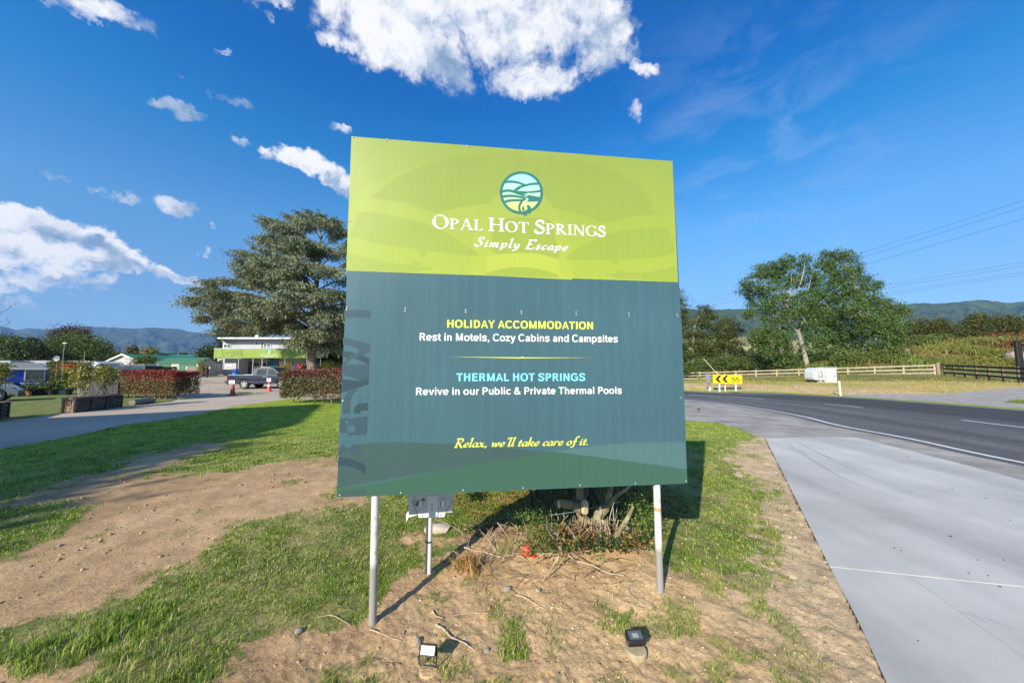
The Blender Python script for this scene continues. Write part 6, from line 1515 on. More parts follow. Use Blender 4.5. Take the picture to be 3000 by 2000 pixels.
def paling_fence(name, label, px0, px1, Y, zt_px, cat='fence'):
    xa, xb = at(px0, 1078, Y)[0], at(px1, 1078, Y)[0]; zt_ = at(0, zt_px, Y)[2]; g = H1((xa + xb) / 2, Y)
    t = thing(name, ((xa + xb) / 2, Y, g), label, cat); n = int((xb - xa) / .15)
    me = MB().box((0, 0, (zt_ - g) / 2), ((xb - xa) / n - .012, .025, zt_ - g)).mesh('paling'); me.materials.append(m_timber)
    for i in range(n):
        o = bpy.data.objects.new('paling', me); COL.objects.link(o); o.parent = t; o.location = (xa - (xa + xb) / 2 + (i + .5) * (xb - xa) / n, 0, random.uniform(-.03, .02))
    for z_ in (.3, .8): wpart(MB().span(xa, xb, Y + .015, Y + .06, g + (zt_ - g) * z_ - .04, g + (zt_ - g) * z_ + .04), 'rail', m_timber, t)
    return t
paling_fence('paling_fence', 'weathered grey paling fence left of the motel', fx0, fx1, 47, z5(0, 798)[1])
paling_fence('paling_fence', 'short dark paling gate beside the maroon notice board', z5(640, 0)[0], z5(686, 0)[0], 46.5, z5(0, 800)[1], 'gate')
a = at(*z5(600, 788), 46.2); b = at(*z5(638, 905), 46.2)
t = thing('notice_board', ((a[0] + b[0]) / 2, 46.3, H1(a[0], 46.3)), 'maroon notice board with pale lines of print beside the fence', 'notice board')
wpart(MB().span(a[0], b[0], 46.2, 46.28, b[2], a[2]), 'board', mat('maroon', (.085, .018, .025), .6), t)
for i in range(6): wpart(MB().span(a[0] + .06, b[0] - .06, 46.18, 46.2, b[2] + .12 + i * .2, b[2] + .17 + i * .2), 'print_line', mat('pale_rose', (.5, .3, .32), .7), t)
for px, lab in ((400, 'small white notice on the paling fence'), (672, 'white notice on the dark gate')):
    a = at(*z5(px - 9, 803), 46.4 if px > 500 else 46.9); b = at(*z5(px + 9, 828), 46.4 if px > 500 else 46.9)
    tag(MB().span(a[0], b[0], a[1], a[1] + .02, b[2], a[2]).obj('notice', m_white), lab, 'notice')
def pot_plant(px, pyb, Y, r, h, mp, plant, label, name='potted_plant', cat='potted plant', leafc=None, ph=.5, n=500, leaf=.09, group=None, tall=False):
    c = at(px, pyb, Y); g = H1(c[0], Y); t = thing(name, (c[0], Y, g), label, cat, group)
    MB().lathe([(r * .68, 0), (r * .95, h * .85), (r * 1.08, h * .87), (r * 1.08, h), (r * .92, h), (r * .9, h * .93)], 16).obj('pot', mp, t, smooth=True)
    rs = np.random.default_rng(int(px * 7 + pyb)); P = rs.normal(size=(n, 3)) * np.array([r * .9, r * .9, ph * .28]); P[:, 2] = h + np.abs(P[:, 2] + ph * .4)
    axs = None
    if tall: P[:, :2] *= .5; axs = np.tile([0, 0, 1.], (n, 1)) + rs.normal(size=(n, 3)) * .35
    foliage_obj('foliage', [leaf_quads(P, leaf, palette(n, leafc or g1, rs=rs), .18 if tall else .5, axis=axs, rs=rs)], M_LEAF, t)
    return t
m_pot_g = mat('grey_pot', (.25, .25, .27), .6); m_pot_w = mat('white_pot', (.62, .62, .62), .6, vary=.08, vscale=6); m_pot_t = mat('terracotta', (.30, .12, .07), .8); m_pot_k = mat('black_pot', (.02, .02, .022), .5)
pot_plant(*z5(567, 905), 46, .28, .55, m_pot_g, 0, 'grey pot with a bushy young tree beside the maroon board', ph=1.9, n=900, leaf=.14, leafc=[(.12, .17, .04), (.18, .20, .06)])

# ---- blue box bin by the truck
a = at(*z4(522, 890), 40); b = at(*z4(592, 1000), 40); g = H1(a[0], 40)
t = thing('blue_bin', ((a[0] + b[0]) / 2, 40.3, g), 'bright blue bin with a dark front standing beyond the pickup tray', 'bin')
m_blue = mat('bright_blue', (.01, .13, .55), .5); wpart(MB().box(((a[0] + b[0]) / 2, 40.3, (g + a[2]) / 2), (b[0] - a[0], .4, a[2] - g), bev=.04), 'body', m_blue, t)
wpart(MB().span(a[0] - .03, b[0] + .03, 40.05, 40.55, a[2] + .002, a[2] + .08), 'lid', m_blue, t); wpart(MB().span(a[0] + .08, b[0] - .08, 40.07, 40.098, a[2] - .35, a[2] - .12), 'slot', m_dark, t)

# ------------------------------------------------------------------ vehicles
m_tyre = mat('tyre_rubber', (.022, .021, .02), .9); m_rim = mat('alloy', (.55, .55, .53), .4, metal=.15)
m_blk = mat('black_plastic', (.02, .02, .022), .5)
def wheel(root, x, y_, r, w=.2, side=-1, spokes=5):
    """axle along y; side -1 faces the viewer"""
    ty = MB().lathe([(r * .60, -w / 2), (r * .93, -w / 2), (r, -w * .3), (r, w * .3), (r * .93, w / 2), (r * .60, w / 2)], 24, axis='Y', cap=False)
    k = MB().obj  # noqa
    wroot = ty.obj('wheel', m_tyre, root, smooth=True); wroot.location = (x, y_, r)
    mb = MB().lathe([(r * .60, -w * .34), (r * .62, -w * .46), (r * .55, -w * .44), (r * .50, -w * .2), (r * .5, w * .1)], 24, axis='Y', cap=False)
    if side > 0: mb.v = [(a, -b, c) for a, b, c in mb.v]
    mb.obj('rim', m_rim, wroot, smooth=True)
    mb = MB(); f = side
    for s in range(spokes):
        an = 2 * math.pi * s / spokes + .3; dx, dz = math.cos(an), math.sin(an); nx, nz = -dz, dx
        pts = [(dx * q * r + nx * u * r, dz * q * r + nz * u * r) for q, u in ((.08, -.07), (.54, -.11), (.54, .11), (.08, .07))]
        mb.prism(pts, f * w * .36, f * w * .46)
    mb.lathe([(r * .15, f * w * .30), (r * .15, f * w * .5)], 12, axis='Y'); mb.obj('hub', m_rim, wroot)
    MB().lathe([(r * .50, f * w * .05), (r * .50, f * w * .12)], 20, axis='Y').obj('brake_disc', m_blk, wroot)
def arch(xc, r, zb, n=10):
    return [(xc + r * math.cos(t), max(zb, r * .86 + r * math.sin(t) * .98 - r * .0)) for t in np.linspace(math.pi, 0, n)]
def vehicle(name, label, loc, rz, body_top, zb, wheels, wr, width, cab, belt, win_polys, paint, cat, roof_in=.80, group=None, spokes=5):
    """body_top: (x,z) from rear to front; cab: (x,z) outline from rear base over the roof to the front base"""
    t = thing(name, loc, label, cat, group, rz); h = width / 2
    low = [(body_top[0][0], zb)]
    for xc in wheels: low += [(xc + (wr * 1.13) * math.cos(a), max(zb, wr + wr * 1.13 * math.sin(a))) for a in np.linspace(math.pi, 0, 12)]
    low += [(body_top[-1][0], zb)]
    outline = low + body_top[::-1]
    mb = MB(); n = len(outline)
    mids = [(a, b) for a, b in outline]
    def yy(z): return h * (1 - .045 * max(0, (z - belt * .78) / (belt * .3)) ** 2 - .03 * max(0, (belt * .45 - z) / belt))
    vs = [(a, -yy(b), b) for a, b in mids] + [(a, yy(b), b) for a, b in mids]
    fs = [tuple(range(n - 1, -1, -1)), tuple(range(n, 2 * n))] + [(i, (i + 1) % n, n + (i + 1) % n, n + i) for i in range(n)]
    mb.add(vs, fs); mb.obj('body', paint, t)
    zr = max(z for _, z in cab)
    def yc(z): return yy(belt) * (1 - (1 - roof_in) * max(0, (z - belt)) / (zr - belt))
    n = len(cab); vs = [(a, -yc(b), b) for a, b in cab] + [(a, yc(b), b) for a, b in cab]
    MB().add(vs, [tuple(range(n - 1, -1, -1)), tuple(range(n, 2 * n))] + [(i, (i + 1) % n, n + (i + 1) % n, n + i) for i in range(n)]).obj('cabin', paint, t)
    for wp in win_polys:
        for s in (-1, 1):
            mb = MB(); k = len(wp); vs = [(a, s * (yc(b) + .012), b) for a, b in wp] + [(a, s * (yc(b) - .02), b) for a, b in wp]
            mb.add(vs, [tuple(range(k)) if s > 0 else tuple(range(k - 1, -1, -1))] + [(i, (i + 1) % k, k + (i + 1) % k, k + i) for i in range(k)]); mb.obj('side_window', m_glass, t)
    for xc in wheels:
        for s in (-1, 1):
            wheel(t, xc, s * (h - .11), wr, .22, s, spokes)
        MB().span(xc - wr * 1.05, xc + wr * 1.05, -h + .24, h - .24, zb, wr * 1.9).obj('wheel_well', m_dark, t)
    return t, yy, yc, h
m_navy = mat('navy_paint', (.004, .011, .036), .45, spec=.3, vary=.08, vscale=2)
px0 = at(663, 1138, 26.5); gz_ = H1(px0[0] + 2.5, 26.5)
pk, yy, yc, h = vehicle('pickup_truck', 'dark blue double-cab pickup parked behind the hedge', (px0[0], 26.5 + .85, gz_), 0.0,
    [(0, .98), (0.02, 1.05), (1.98, 1.05), (2.0, 1.05), (4.1, 1.04), (4.75, .98), (4.98, .88), (5.02, .62)], .33, (1.33, 4.22), .385, 1.70,
    [(2.0, 1.04), (2.06, 1.60), (2.2, 1.645), (3.3, 1.635), (3.48, 1.59), (4.18, 1.04)], 1.04,
    [[(2.22, 1.09), (2.24, 1.53), (2.95, 1.53), (2.95, 1.09)], [(3.10, 1.09), (3.10, 1.53), (3.42, 1.52), (3.96, 1.09)]], m_navy, 'pickup truck')
MB().span(.06, 1.92, -.78, .78, 1.051, 1.058).obj('tray_opening', m_dark, pk)
for s in (-1, 1): MB().tube([(.02, s * .80, 1.075), (1.97, s * .80, 1.075)], .018, 6).obj('tray_rail', m_rim, pk)
MB().tube([(1.99, -.76, 1.05), (1.99, -.72, 1.62)], .022, 6).obj('cab_edge_bar', m_rim, pk)
MB().box((-.10, 0, .52), (.24, 1.66, .17), bev=.03).obj('rear_bumper', m_blk, pk); MB().tube([(-.2, 0, .42), (-.36, 0, .40)], .03, 6).obj('tow_bar', m_blk, pk)
for s in (-1, 1):
    MB().box((.005, s * .765, .80), (.07, .17, .34), bev=.02).obj('tail_light', mat('tail_red', (.45, .02, .02), .3), pk)
    MB().box((4.98, s * .62, .78), (.08, .34, .18), bev=.02).obj('headlight', m_glass, pk)
    for x in (2.98,): MB().span(x, x + .012, s * (h + .002), s * (h - .02), .42, 1.03).obj('door_gap', m_blk, pk)
    for x in (2.06, 3.98): MB().span(x, x + .012, s * (h + .002), s * (h - .02), .42, 1.03).obj('door_gap', m_blk, pk)
    for x in (2.86, 3.06): MB().box((x, s * (h + .012), .93), (.13, .03, .045), bev=.01).obj('door_handle', m_rim, pk)
    MB().box((3.98, s * (h + .10), 1.13), (.10, .20, .16), bev=.03).obj('wing_mirror', m_blk, pk)
    MB().span(.3, 3.6, s * (h + .003), s * (h - .01), .585, .62).obj('side_moulding', m_blk, pk)
MB().add([(3.52, -.70, 1.57), (3.52, .70, 1.57), (4.16, .78, 1.06), (4.16, -.78, 1.06), (3.50, -.70, 1.55), (3.50, .70, 1.55), (4.13, .78, 1.04), (4.13, -.78, 1.04)], [(0, 3, 2, 1), (4, 5, 6, 7)]).obj('windscreen', m_glass, pk)
MB().span(2.3, 3.1, -.55, .55, 1.66, 1.69).obj('roof_panel', m_white, pk)
m_silver = mat('silver_paint', (.27, .31, .34), .28, metal=.35, coat=.5)
gx_ = at(57, 1176, 17.6)
sc_, yy, yc, h = vehicle('silver_car', 'silver car cut off by the left edge, parked on the grass', (-28.2, 14.8, 0), R(48),
    [(0, .55), (.05, .86), (.9, .93), (3.0, .90), (3.65, .82), (3.95, .68), (4.10, .52), (4.12, .34)], .20, (.85, 3.47), .315, 1.74,
    [(.35, .90), (1.1, 1.26), (1.7, 1.34), (2.3, 1.28), (3.0, .90)], .90, [[(1.0, .93), (1.35, 1.22), (1.9, 1.27), (2.25, 1.2), (2.75, .93)]], m_silver, 'car', spokes=7)
for s in (-1, 1): MB().add([(3.72, s * (h - .01) , .60), (4.09, s * (h - .16), .55), (4.0, s * (h - .12), .68), (3.74, s * (h - .01), .76)] if s < 0 else [(3.72, h - .01, .60), (3.74, h - .01, .76), (4.0, h - .12, .68), (4.09, h - .16, .55)], [(0, 1, 2, 3)]).obj('headlight', m_glass, sc_)
MB().span(4.05, 4.14, -.6, .6, .24, .36).obj('grille', m_blk, sc_)
MB().span(3.86, 4.02, -h - .004, -h + .02, .27, .36).obj('side_vent', m_blk, sc_)
c = at(358, 1108, 30); sv, yy, yc, h = vehicle('dark_suv', 'dark four-wheel drive with a roof rack behind the red hedge', (c[0], 30.5, H1(c[0], 30)), 0.0,
    [(-.1, .95), (0, 1.08), (3.2, 1.08), (3.7, 1.04), (4.3, .98), (4.35, .6)], .42, (.75, 3.5), .38, 1.84, [(0, 1.08), (.12, 1.72), (.4, 1.80), (2.4, 1.79), (2.7, 1.70), (3.2, 1.08)], 1.08,
    [[(.25, 1.14), (.32, 1.66), (1.05, 1.66), (1.05, 1.14)], [(1.15, 1.14), (1.15, 1.66), (1.95, 1.66), (1.95, 1.14)], [(2.05, 1.14), (2.05, 1.66), (2.5, 1.64), (2.95, 1.14)]], mat('black_green_paint', (.018, .022, .022), .3, coat=.5), 'four-wheel drive')
sv.rotation_euler = (0, 0, R(180)); sv.location.x = c[0] + 2.3
for s in (-.6, .6): MB().tube([(.3, s, 1.86), (2.5, s, 1.86)], .022, 6).obj('roof_rail', m_rim, sv)
for x in (.5, 1.4, 2.3): MB().tube([(x, -.62, 1.845), (x, .62, 1.845)], .02, 6).obj('rack_bar', m_rim, sv)

# ---- caravans
def zc2(x, y_): return x / 8.255, 1040 + y_ / 8.255
Yc = 24.0
CVA = R(50); CV0 = at(*zc2(1178, 700), 24.0)
def cw(x, y_):
    r_ = ray(*zc2(x, y_)); e_ = (math.cos(CVA), math.sin(CVA)); k = (CV0[0] * e_[1] - CV0[1] * e_[0]) / (r_[0] * e_[1] - r_[1] * e_[0])
    return ((r_[0] * k - CV0[0]) * e_[0] + (r_[1] * k - CV0[1]) * e_[1], at(1, zc2(0, y_)[1], 24.0)[2])
g = 0.0; xl = -5.0; Yk0 = Yc; Yc = 0.0
cv = thing('blue_caravan', (0, 0, 0), 'royal blue and white caravan with a large curtained side window', 'caravan')
m_cb = mat('caravan_blue', (.012, .055, .36), .35, vary=.08, vscale=3); m_cw = mat('caravan_white', (.62, .66, .70), .4, vary=.06, vscale=3)
zt_, zb1, zb2, zb3, zb4 = cw(0, 335)[1], cw(0, 650)[1], cw(0, 700)[1], cw(0, 715)[1], cw(0, 885)[1]
xr1, xr2, xr3 = cw(1160, 0)[0], cw(1178, 0)[0], cw(1092, 0)[0]
wpart(MB().prism([(xl, zb1), (xr2, zb1), (xr1, zt_), (xl + .1, zt_)], Yc, Yc + 2.1), 'upper_body', m_cb, cv)
wpart(MB().prism([(xl + .25, zb4), (xr3, zb4), (xr2, zb1 - .004), (xl, zb1 - .004)], Yc + .003, Yc + 2.097), 'lower_body', m_cw, cv)
wpart(MB().prism([(xl, zb3), (xr2 - .03, zb3), (xr2 - .02, zb2), (xl, zb2)], Yc - .006, Yc + .02), 'stripe', m_cb, cv)
for i in range(5):
    z_ = zb1 + (zt_ - zb1) * (i + .5) / 6; wpart(MB().span(xl + .1, xr1 - .1 - 1.75, Yc - .006, Yc + .01, z_ - .006, z_ + .006), 'body_rib', m_cb, cv)
rt = [(xl + .1, zt_ + .02), (xl + .5, cw(0, 200)[1]), (cw(380, 185)), (cw(780, 185)), (cw(1020, 235)), (xr1 + .04, zt_ + .02)]
wpart(MB().prism([(a, b) for a, b in rt], Yc - .05, Yc + 2.15), 'roof', mat('caravan_roof', (.46, .46, .49), .45), cv)
wpart(MB().span(xl, xr1 + .06, Yc - .08, Yc - .045, zt_ - .03, zt_ + .03), 'gutter', m_white, cv)
x0, z0 = cw(572, 612); x1, z1_ = cw(1108, 345)
wf = wpart(MB().span(x0, x1, Yc - .035, Yc, z0, z1_), 'window', m_white, cv)
wpart(MB().span(x0 + .05, x1 - .05, Yc - .05, Yc - .037, z0 + .05, z1_ - .05), 'pane', mat('curtained_glass', (.035, .05, .055), .12, color2=(.10, .12, .12), vscale=4, stretch=(14, 1, .6)), cv, parent=wf)
a = cw(262, 440); b = cw(300, 360); wpart(MB().span(a[0], b[0], Yc - .08, Yc, a[1], b[1]), 'porch_lamp', mat('dull_yellow', (.25, .24, .05), .5), cv)
for x in (690, 945): a = cw(x, 700); wpart(MB().span(a[0], a[0] + .3, Yc - .03, Yc, a[1] + .02, a[1] + .11), 'vent', m_char, cv)
for s in (Yc + .12, Yc + 1.85): o = wpart(MB().lathe([(.2, -.1), (.33, -.1), (.33, .1), (.2, .1)], 20, (xl + 2.4, s, .33), 'Y'), 'wheel', m_tyre, cv)
wpart(MB().span(xl + .5, xr3 - .3, Yc + .4, Yc + 1.7, .2, zb4 - .003), 'chassis', m_blk, cv)
cv.location = (CV0[0], CV0[1], 0); cv.rotation_euler = (0, 0, CVA); Yc = Yk0
a = cw(60, 655); b = cw(400, 800); mb = MB().prism([(at(*zc2(-60, 800), 20)[0], 0.0), (at(*zc2(410, 800), 20)[0], 0.0), (at(*zc2(405, 800), 20)[0], at(0, zc2(0, 800)[1], 20)[2]), (at(*zc2(320, 660), 20)[0], at(0, zc2(0, 660)[1], 20)[2]), (at(*zc2(70, 655), 20)[0], at(0, zc2(0, 655)[1], 20)[2]), (at(*zc2(-60, 800), 20)[0], at(0, zc2(0, 790)[1], 20)[2])], 20, 20.25)
tag(mb.obj('tarpaulin_cover', mat('black_tarp', (.012, .012, .014), .5, bump=.5, bscale=6)), 'black tarpaulin cover between the silver car and the blue caravan', 'cover')
def z0_(x, y_): return x / 3.92, 880 + y_ / 3.92
Yv = 32; a = at(*z0_(985, 770), Yv); b = at(*z0_(1150, 700), Yv); g = H1(a[0], Yv)
wc = thing('white_caravan', ((a[0] + b[0]) / 2, Yv + 1, g), 'white round-roofed caravan rising behind the planter bushes', 'caravan')
zt_ = b[2]; zs = a[2]; xa, xb = a[0], b[0]
ol = [(xa, g + .4), (xb, g + .4), (xb, zs), (xb - .12, zt_ - .16), (xb - .45, zt_), (xa + .5, zt_), (xa + .15, zt_ - .14), (xa, zs)]
wpart(MB().prism(ol, Yv, Yv + 2.1), 'body', m_cw, wc); wpart(MB().span(xa + .3, xa + 1.1, Yv - .02, Yv, zs - .5, zs - .05), 'window', m_glass, wc); wpart(MB().span(xa + 1.5, xb - .3, Yv - .02, Yv, zs - .5, zs - .05), 'window', m_glass, wc)
for s in (Yv + .12, Yv + 1.9): wpart(MB().lathe([(.2, -.1), (.33, -.1), (.33, .1), (.2, .1)], 18, ((xa + xb) / 2, s, g + .33), 'Y'), 'wheel', m_tyre, wc)
for px, pt, Y, lab in ((189, 1006, 44, 'tall thin lamp mast in front of the broad tree'), (248.5, 1031, 44, 'short thin mast right of the tall one'), (186, 1058, 22.5, 'thin garden pole beside the white plant pot')):
    c = at(px, pt, Y); g = H1(c[0], Y); t = thing('mast', (c[0], Y, g), lab, 'mast'); wpart(MB().tube([(c[0], Y, g), (c[0], Y, c[2])], .028 if Y > 30 else .014, 6), 'pole', m_grey_m, t)
    if px == 189: wpart(MB().box((c[0] + .1, Y, c[2] + .04), (.5, .2, .1)), 'lamp', m_white, t)
c = at(163, 1050, 23); g = 0; t = thing('satellite_dish', (c[0], 23, 0), 'grey satellite dish on a tall pole right of the blue caravan', 'satellite dish')
wpart(MB().tube([(c[0], 23.1, 0), (c[0], 23.1, c[2])], .02, 6), 'pole', m_timber, t)
mb = MB().lathe([(.02, .06), (.12, .05), (.22, .0), (.225, -.01), (.2, .0), (.0, .05)], 20, axis='Y'); mb.v = [(a + c[0], b + 23.05, d * .85 + c[2]) for a, b, d in mb.v]; wpart(mb, 'dish', mat('dish_grey', (.22, .23, .26), .5), t, smooth=True)
wpart(MB().tube([(c[0], 23, c[2] - .15), (c[0], 22.8, c[2])], .012, 5), 'arm', m_white, t)

# ---- clipped dark hedge and garden between the caravans
def hedge(name, label, P0, P1, depth, z0, z1_, n, leaf, cols_f, seed, group=None, wob=.12, cat='hedge', trunks=True):
    """P0,P1 ground ends of the front face"""
    rs = np.random.default_rng(seed); P0 = np.array(P0[:2]); P1 = np.array(P1[:2]); L_ = np.linalg.norm(P1 - P0); e = (P1 - P0) / L_; q = np.array([-e[1], e[0]]); q = q if q[1] > 0 else -q
    u = rs.uniform(0, L_, n); side = rs.uniform(0, 1, n); w = rs.uniform(0, 1, n)
    A_ = (z1_ - z0); pf = A_ / (A_ + depth * 1.2 + .6 * A_)
    fr = side < pf; top = (side >= pf) & (side < pf + depth / (A_ + depth * 1.2 + .6 * A_)); 
    d = np.where(fr, rs.exponential(.06, n), w * depth); z = np.where(top, z1_ - rs.exponential(.05, n), z0 + w * A_ if False else z0 + rs.uniform(0, 1, n) * A_)
    endc = (~fr) & (~top); u = np.where(endc, np.where(rs.uniform(size=n) < .5, rs.exponential(.07, n), L_ - rs.exponential(.07, n)), u)
    bul = fbm(u * 1.0, z * 1.3 + seed, 1.3, 3, seed) - .5
    d = d - np.where(fr, (bul * 2 * wob + .10 * np.sin(np.clip((z - z0) / A_, 0, 1) * math.pi)), 0)
    z = z + np.where(top, (fbm(u, d, .9, 3, seed + 2) - .5) * 2 * wob * 1.1, 0)
    z = np.where(z < z0 + .12 * A_, z + .1 * rs.uniform(0, 1, n) * (fbm(u, u, .8, 2, 3)), z)
    c = (P0 + P1) / 2
    X_ = P0[0] + e[0] * u + q[0] * d; Y_ = P0[1] + e[1] * u + q[1] * d
    gz0 = H1(*c); root = thing(name, (c[0], c[1], gz0), label, cat, group)
    P = np.c_[X_ - c[0], Y_ - c[1], z]; P += rs.normal(size=P.shape) * .035
    cols = cols_f(rs, u / L_, (z - z0) / A_, n, fbm(u, z, 1.6, 3, seed + 7))
    foliage_obj('foliage', [leaf_quads(P, leaf, cols, .42, rs=rs)], M_LEAF, root)
    core = [(P0 + q * depth * .5 + e * (.35) - c), (P1 + q * depth * .5 - e * .35 - c)]
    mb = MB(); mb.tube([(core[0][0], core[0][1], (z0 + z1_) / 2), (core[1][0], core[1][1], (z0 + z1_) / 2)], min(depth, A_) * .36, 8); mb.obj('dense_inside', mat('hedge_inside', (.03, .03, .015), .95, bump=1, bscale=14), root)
    if trunks:
        mb = MB()
        for uu in np.arange(.3, L_ - .2, .55):
            b = P0 + e * (uu + rs.uniform(-.1, .1)) + q * depth * rs.uniform(.12, .5) - c
            for _ in range(2): mb.tube([(b[0], b[1], -.05), (b[0] + rs.uniform(-.1, .1), b[1] + rs.uniform(-.1, .1), z0 + A_ * .35), (b[0] + rs.uniform(-.25, .25), b[1] + rs.uniform(-.2, .1), z0 + A_ * .75)], [.025, .018, .008], 5)
        mb.obj('stems', m_bark, root)
    return root
def red_cols(rs, u, v, n, f):
    red = np.array([(.24, .05, .045), (.33, .085, .065), (.17, .035, .035)]); grn = np.array([(.09, .12, .035), (.13, .15, .05), (.18, .13, .06), (.06, .085, .025)]); pale = np.array([(.36, .30, .19), (.30, .24, .15)])
    pr = np.clip(sstep(.55, 1.0, v) * .85 + (f - .55) * 2.6 * (1 - v * .4) + .04, 0.02, .9); pp = .32
    r = rs.uniform(size=n); c = grn[rs.integers(0, 4, n)]; c = np.where((r < pr)[:, None], red[rs.integers(0, 3, n)], c); c = np.where(((r > 1 - pp) & (v < .85))[:, None], pale[rs.integers(0, 2, n)], c)
    return np.clip(c * rs.uniform(.75, 1.3, (n, 1)), .01, .7)
def red_cols2(rs, u, v, n, f):
    c = red_cols(rs, u, v * 1.05, n, f + .07); return c * np.array([1.12, .9, .85])
def green_cols(rs, u, v, n, f): return palette(n, [(.05, .10, .025), (.07, .13, .03), (.10, .15, .035)], rs=rs)
hedge('red_tipped_hedge', 'clipped red-tipped hedge left of the driveway entrance', at(352, 1078, 19.2)[:2], at(512, 1078, 18.0)[:2], 1.2, .22, 1.48, 24000, .085, red_cols2, 5, 'red-tipped hedges along the driveway')
hedge('red_tipped_hedge', 'red-tipped hedge running in behind the billboard', at(826, 1078, 16.3)[:2], (-2.6, 14.9), 1.35, .25, 1.53, 42000, .085, red_cols, 6, 'red-tipped hedges along the driveway')
hedge('clipped_hedge', 'tall dark clipped hedge behind the satellite dish', at(136, 1078, 29)[:2], at(205, 1078, 29)[:2], 1.6, .3, 2.05, 9000, .12, green_cols, 7, trunks=False)
hedge('clipped_hedge', 'low dark hedge behind the red hedge, left of the garage', at(430, 1078, 33)[:2], at(520, 1078, 36)[:2], 1.2, .2, 1.55, 7000, .12, green_cols, 8, trunks=False)
GP = 'plant pots in front of the blue caravan'
pot_plant(*zc2(1430, 960), 21.8, .30, .42, m_pot_w, 0, 'large white ribbed pot with trailing plants', ph=.7, n=500, group=None)
for i, (x, m_, lab, ph, tall) in enumerate(((520, m_pot_k, 'black pot beside the silver car', .35, False), (620, m_pot_k, 'second black pot with a tall stem', .8, True), (725, m_pot_t, 'terracotta trough under the caravan window', .22, False), (840, m_pot_k, 'black pot with sprawling leaves', .3, False), (940, m_pot_k, 'black pot with tall thin leaves', .9, True), (1030, m_pot_k, 'black pot near the caravan corner', .3, False), (1180, m_pot_k, 'dark pot beyond the caravan corner', .5, False), (1260, m_pot_k, 'dark pot left of the large white pot', .55, False), (1640, m_pot_k, 'dark pot right of the large white pot', .5, False))):
    pot_plant(*zc2(x, 1000), 21.2, .20, .30, m_, 0, lab, ph=ph, n=260, group=GP, tall=tall, leafc=gdark + g1, leaf=.12)
shrub(431, 198, 1095, 10, 26, [(.12, .20, .05), (.28, .30, .08)], 'pale green shrub behind the white pot', 'garden_shrub', leaf=.1, ncl=60, group='garden shrubs by the hedge')
shrub(432, 205, 1080, 8, 27, [(.55, .03, .05), (.12, .10, .04)], 'red flowering shrub left of the planter bush', 'garden_shrub', leaf=.1, ncl=50, group='garden shrubs by the hedge')
shrub(433, 165, 1105, 14, 27, gdark, 'dark shrub under the clipped hedge', 'garden_shrub', leaf=.12, ncl=70, group='garden shrubs by the hedge')
shrub(434, 285, 1090, 18, 24, gbr + gdark, 'dark purple-leaved shrub behind the planter', 'garden_shrub', leaf=.1, ncl=80, group='garden shrubs by the hedge')
a = at(262, 1112, 19); b = at(345, 1150, 19)
t = thing('grey_panel_screen', ((a[0] + b[0]) / 2, 19, 0), 'row of dark grey upright panels behind the planter', 'screen')
for i in range(6): x = a[0] + (b[0] - a[0]) * i / 6; wpart(MB().span(x, x + (b[0] - a[0]) / 6 - .02, 19, 19.03, .05, a[2] - .1 * (i % 2)), 'panel', mat('grey_screen', (.05, .05, .052), .8, vary=.2, vscale=3), t)

# ---- planters by the drive, with shrubs
m_pl = mat('dark_planter_wood', (.055, .045, .040), .85, vary=.35, vscale=4, color2=(.10, .08, .065), stretch=(1, 6, 1), bump=.4)
m_pl2 = mat('raw_planter_wood', (.26, .17, .12), .85, vary=.3, vscale=6)
def planter(label, A_, B_, wd, hh):
    A_ = np.array(A_[:2]); B_ = np.array(B_[:2]); L_ = np.linalg.norm(B_ - A_); an = math.atan2(B_[1] - A_[1], B_[0] - A_[0])
    t = thing('planter_box', (A_[0], A_[1], 0), label, 'planter', 'timber planter boxes by the driveway', an)
    n = 4; ph = hh / n
    for y0 in (0, wd - .04):
        for k in range(n):
            for s in range(3): MB().span(.10 + s * (L_ - .2) / 3 + .004, .10 + (s + 1) * (L_ - .2) / 3 - .004, y0, y0 + .035, .03 + k * ph, .03 + (k + 1) * ph - .012).obj('side_board', m_pl, t)
    for x0 in (.06, L_ - .10):
        for k in range(n): MB().span(x0, x0 + .035, .045, wd - .05, .03 + k * ph, .03 + (k + 1) * ph - .012).obj('end_board', m_pl2, t)
    for x in (.02, .10 + (L_ - .2) / 3, .10 + 2 * (L_ - .2) / 3, L_ - .1):
        for y_ in (-.045, wd - .003): MB().box((x + .04, y_ + .024, hh / 2), (.08, .045, hh + .02)).obj('post', m_pl2 if x < .05 else m_pl, t)
    for y0 in (-.06, wd - .07): MB().span(-.03, L_ + .03, y0, y0 + .13, hh + .024, hh + .055).obj('cap_board', m_pl2, t)
    MB().span(.10, L_ - .11, .04, wd - .045, .1, hh - .05).obj('soil', mat('dark_soil', (.05, .035, .025), .95, bump=1, bscale=30), t)
    return t
pA, pB = G(207, 1209), G(357, 1192)
planter('timber planter box holding two leafy shrubs by the driveway', pA, pB, .30, .50)
planter('timber planter box cut off by the left edge', G(-60, 1240), G(22, 1222.5), .55, .50)
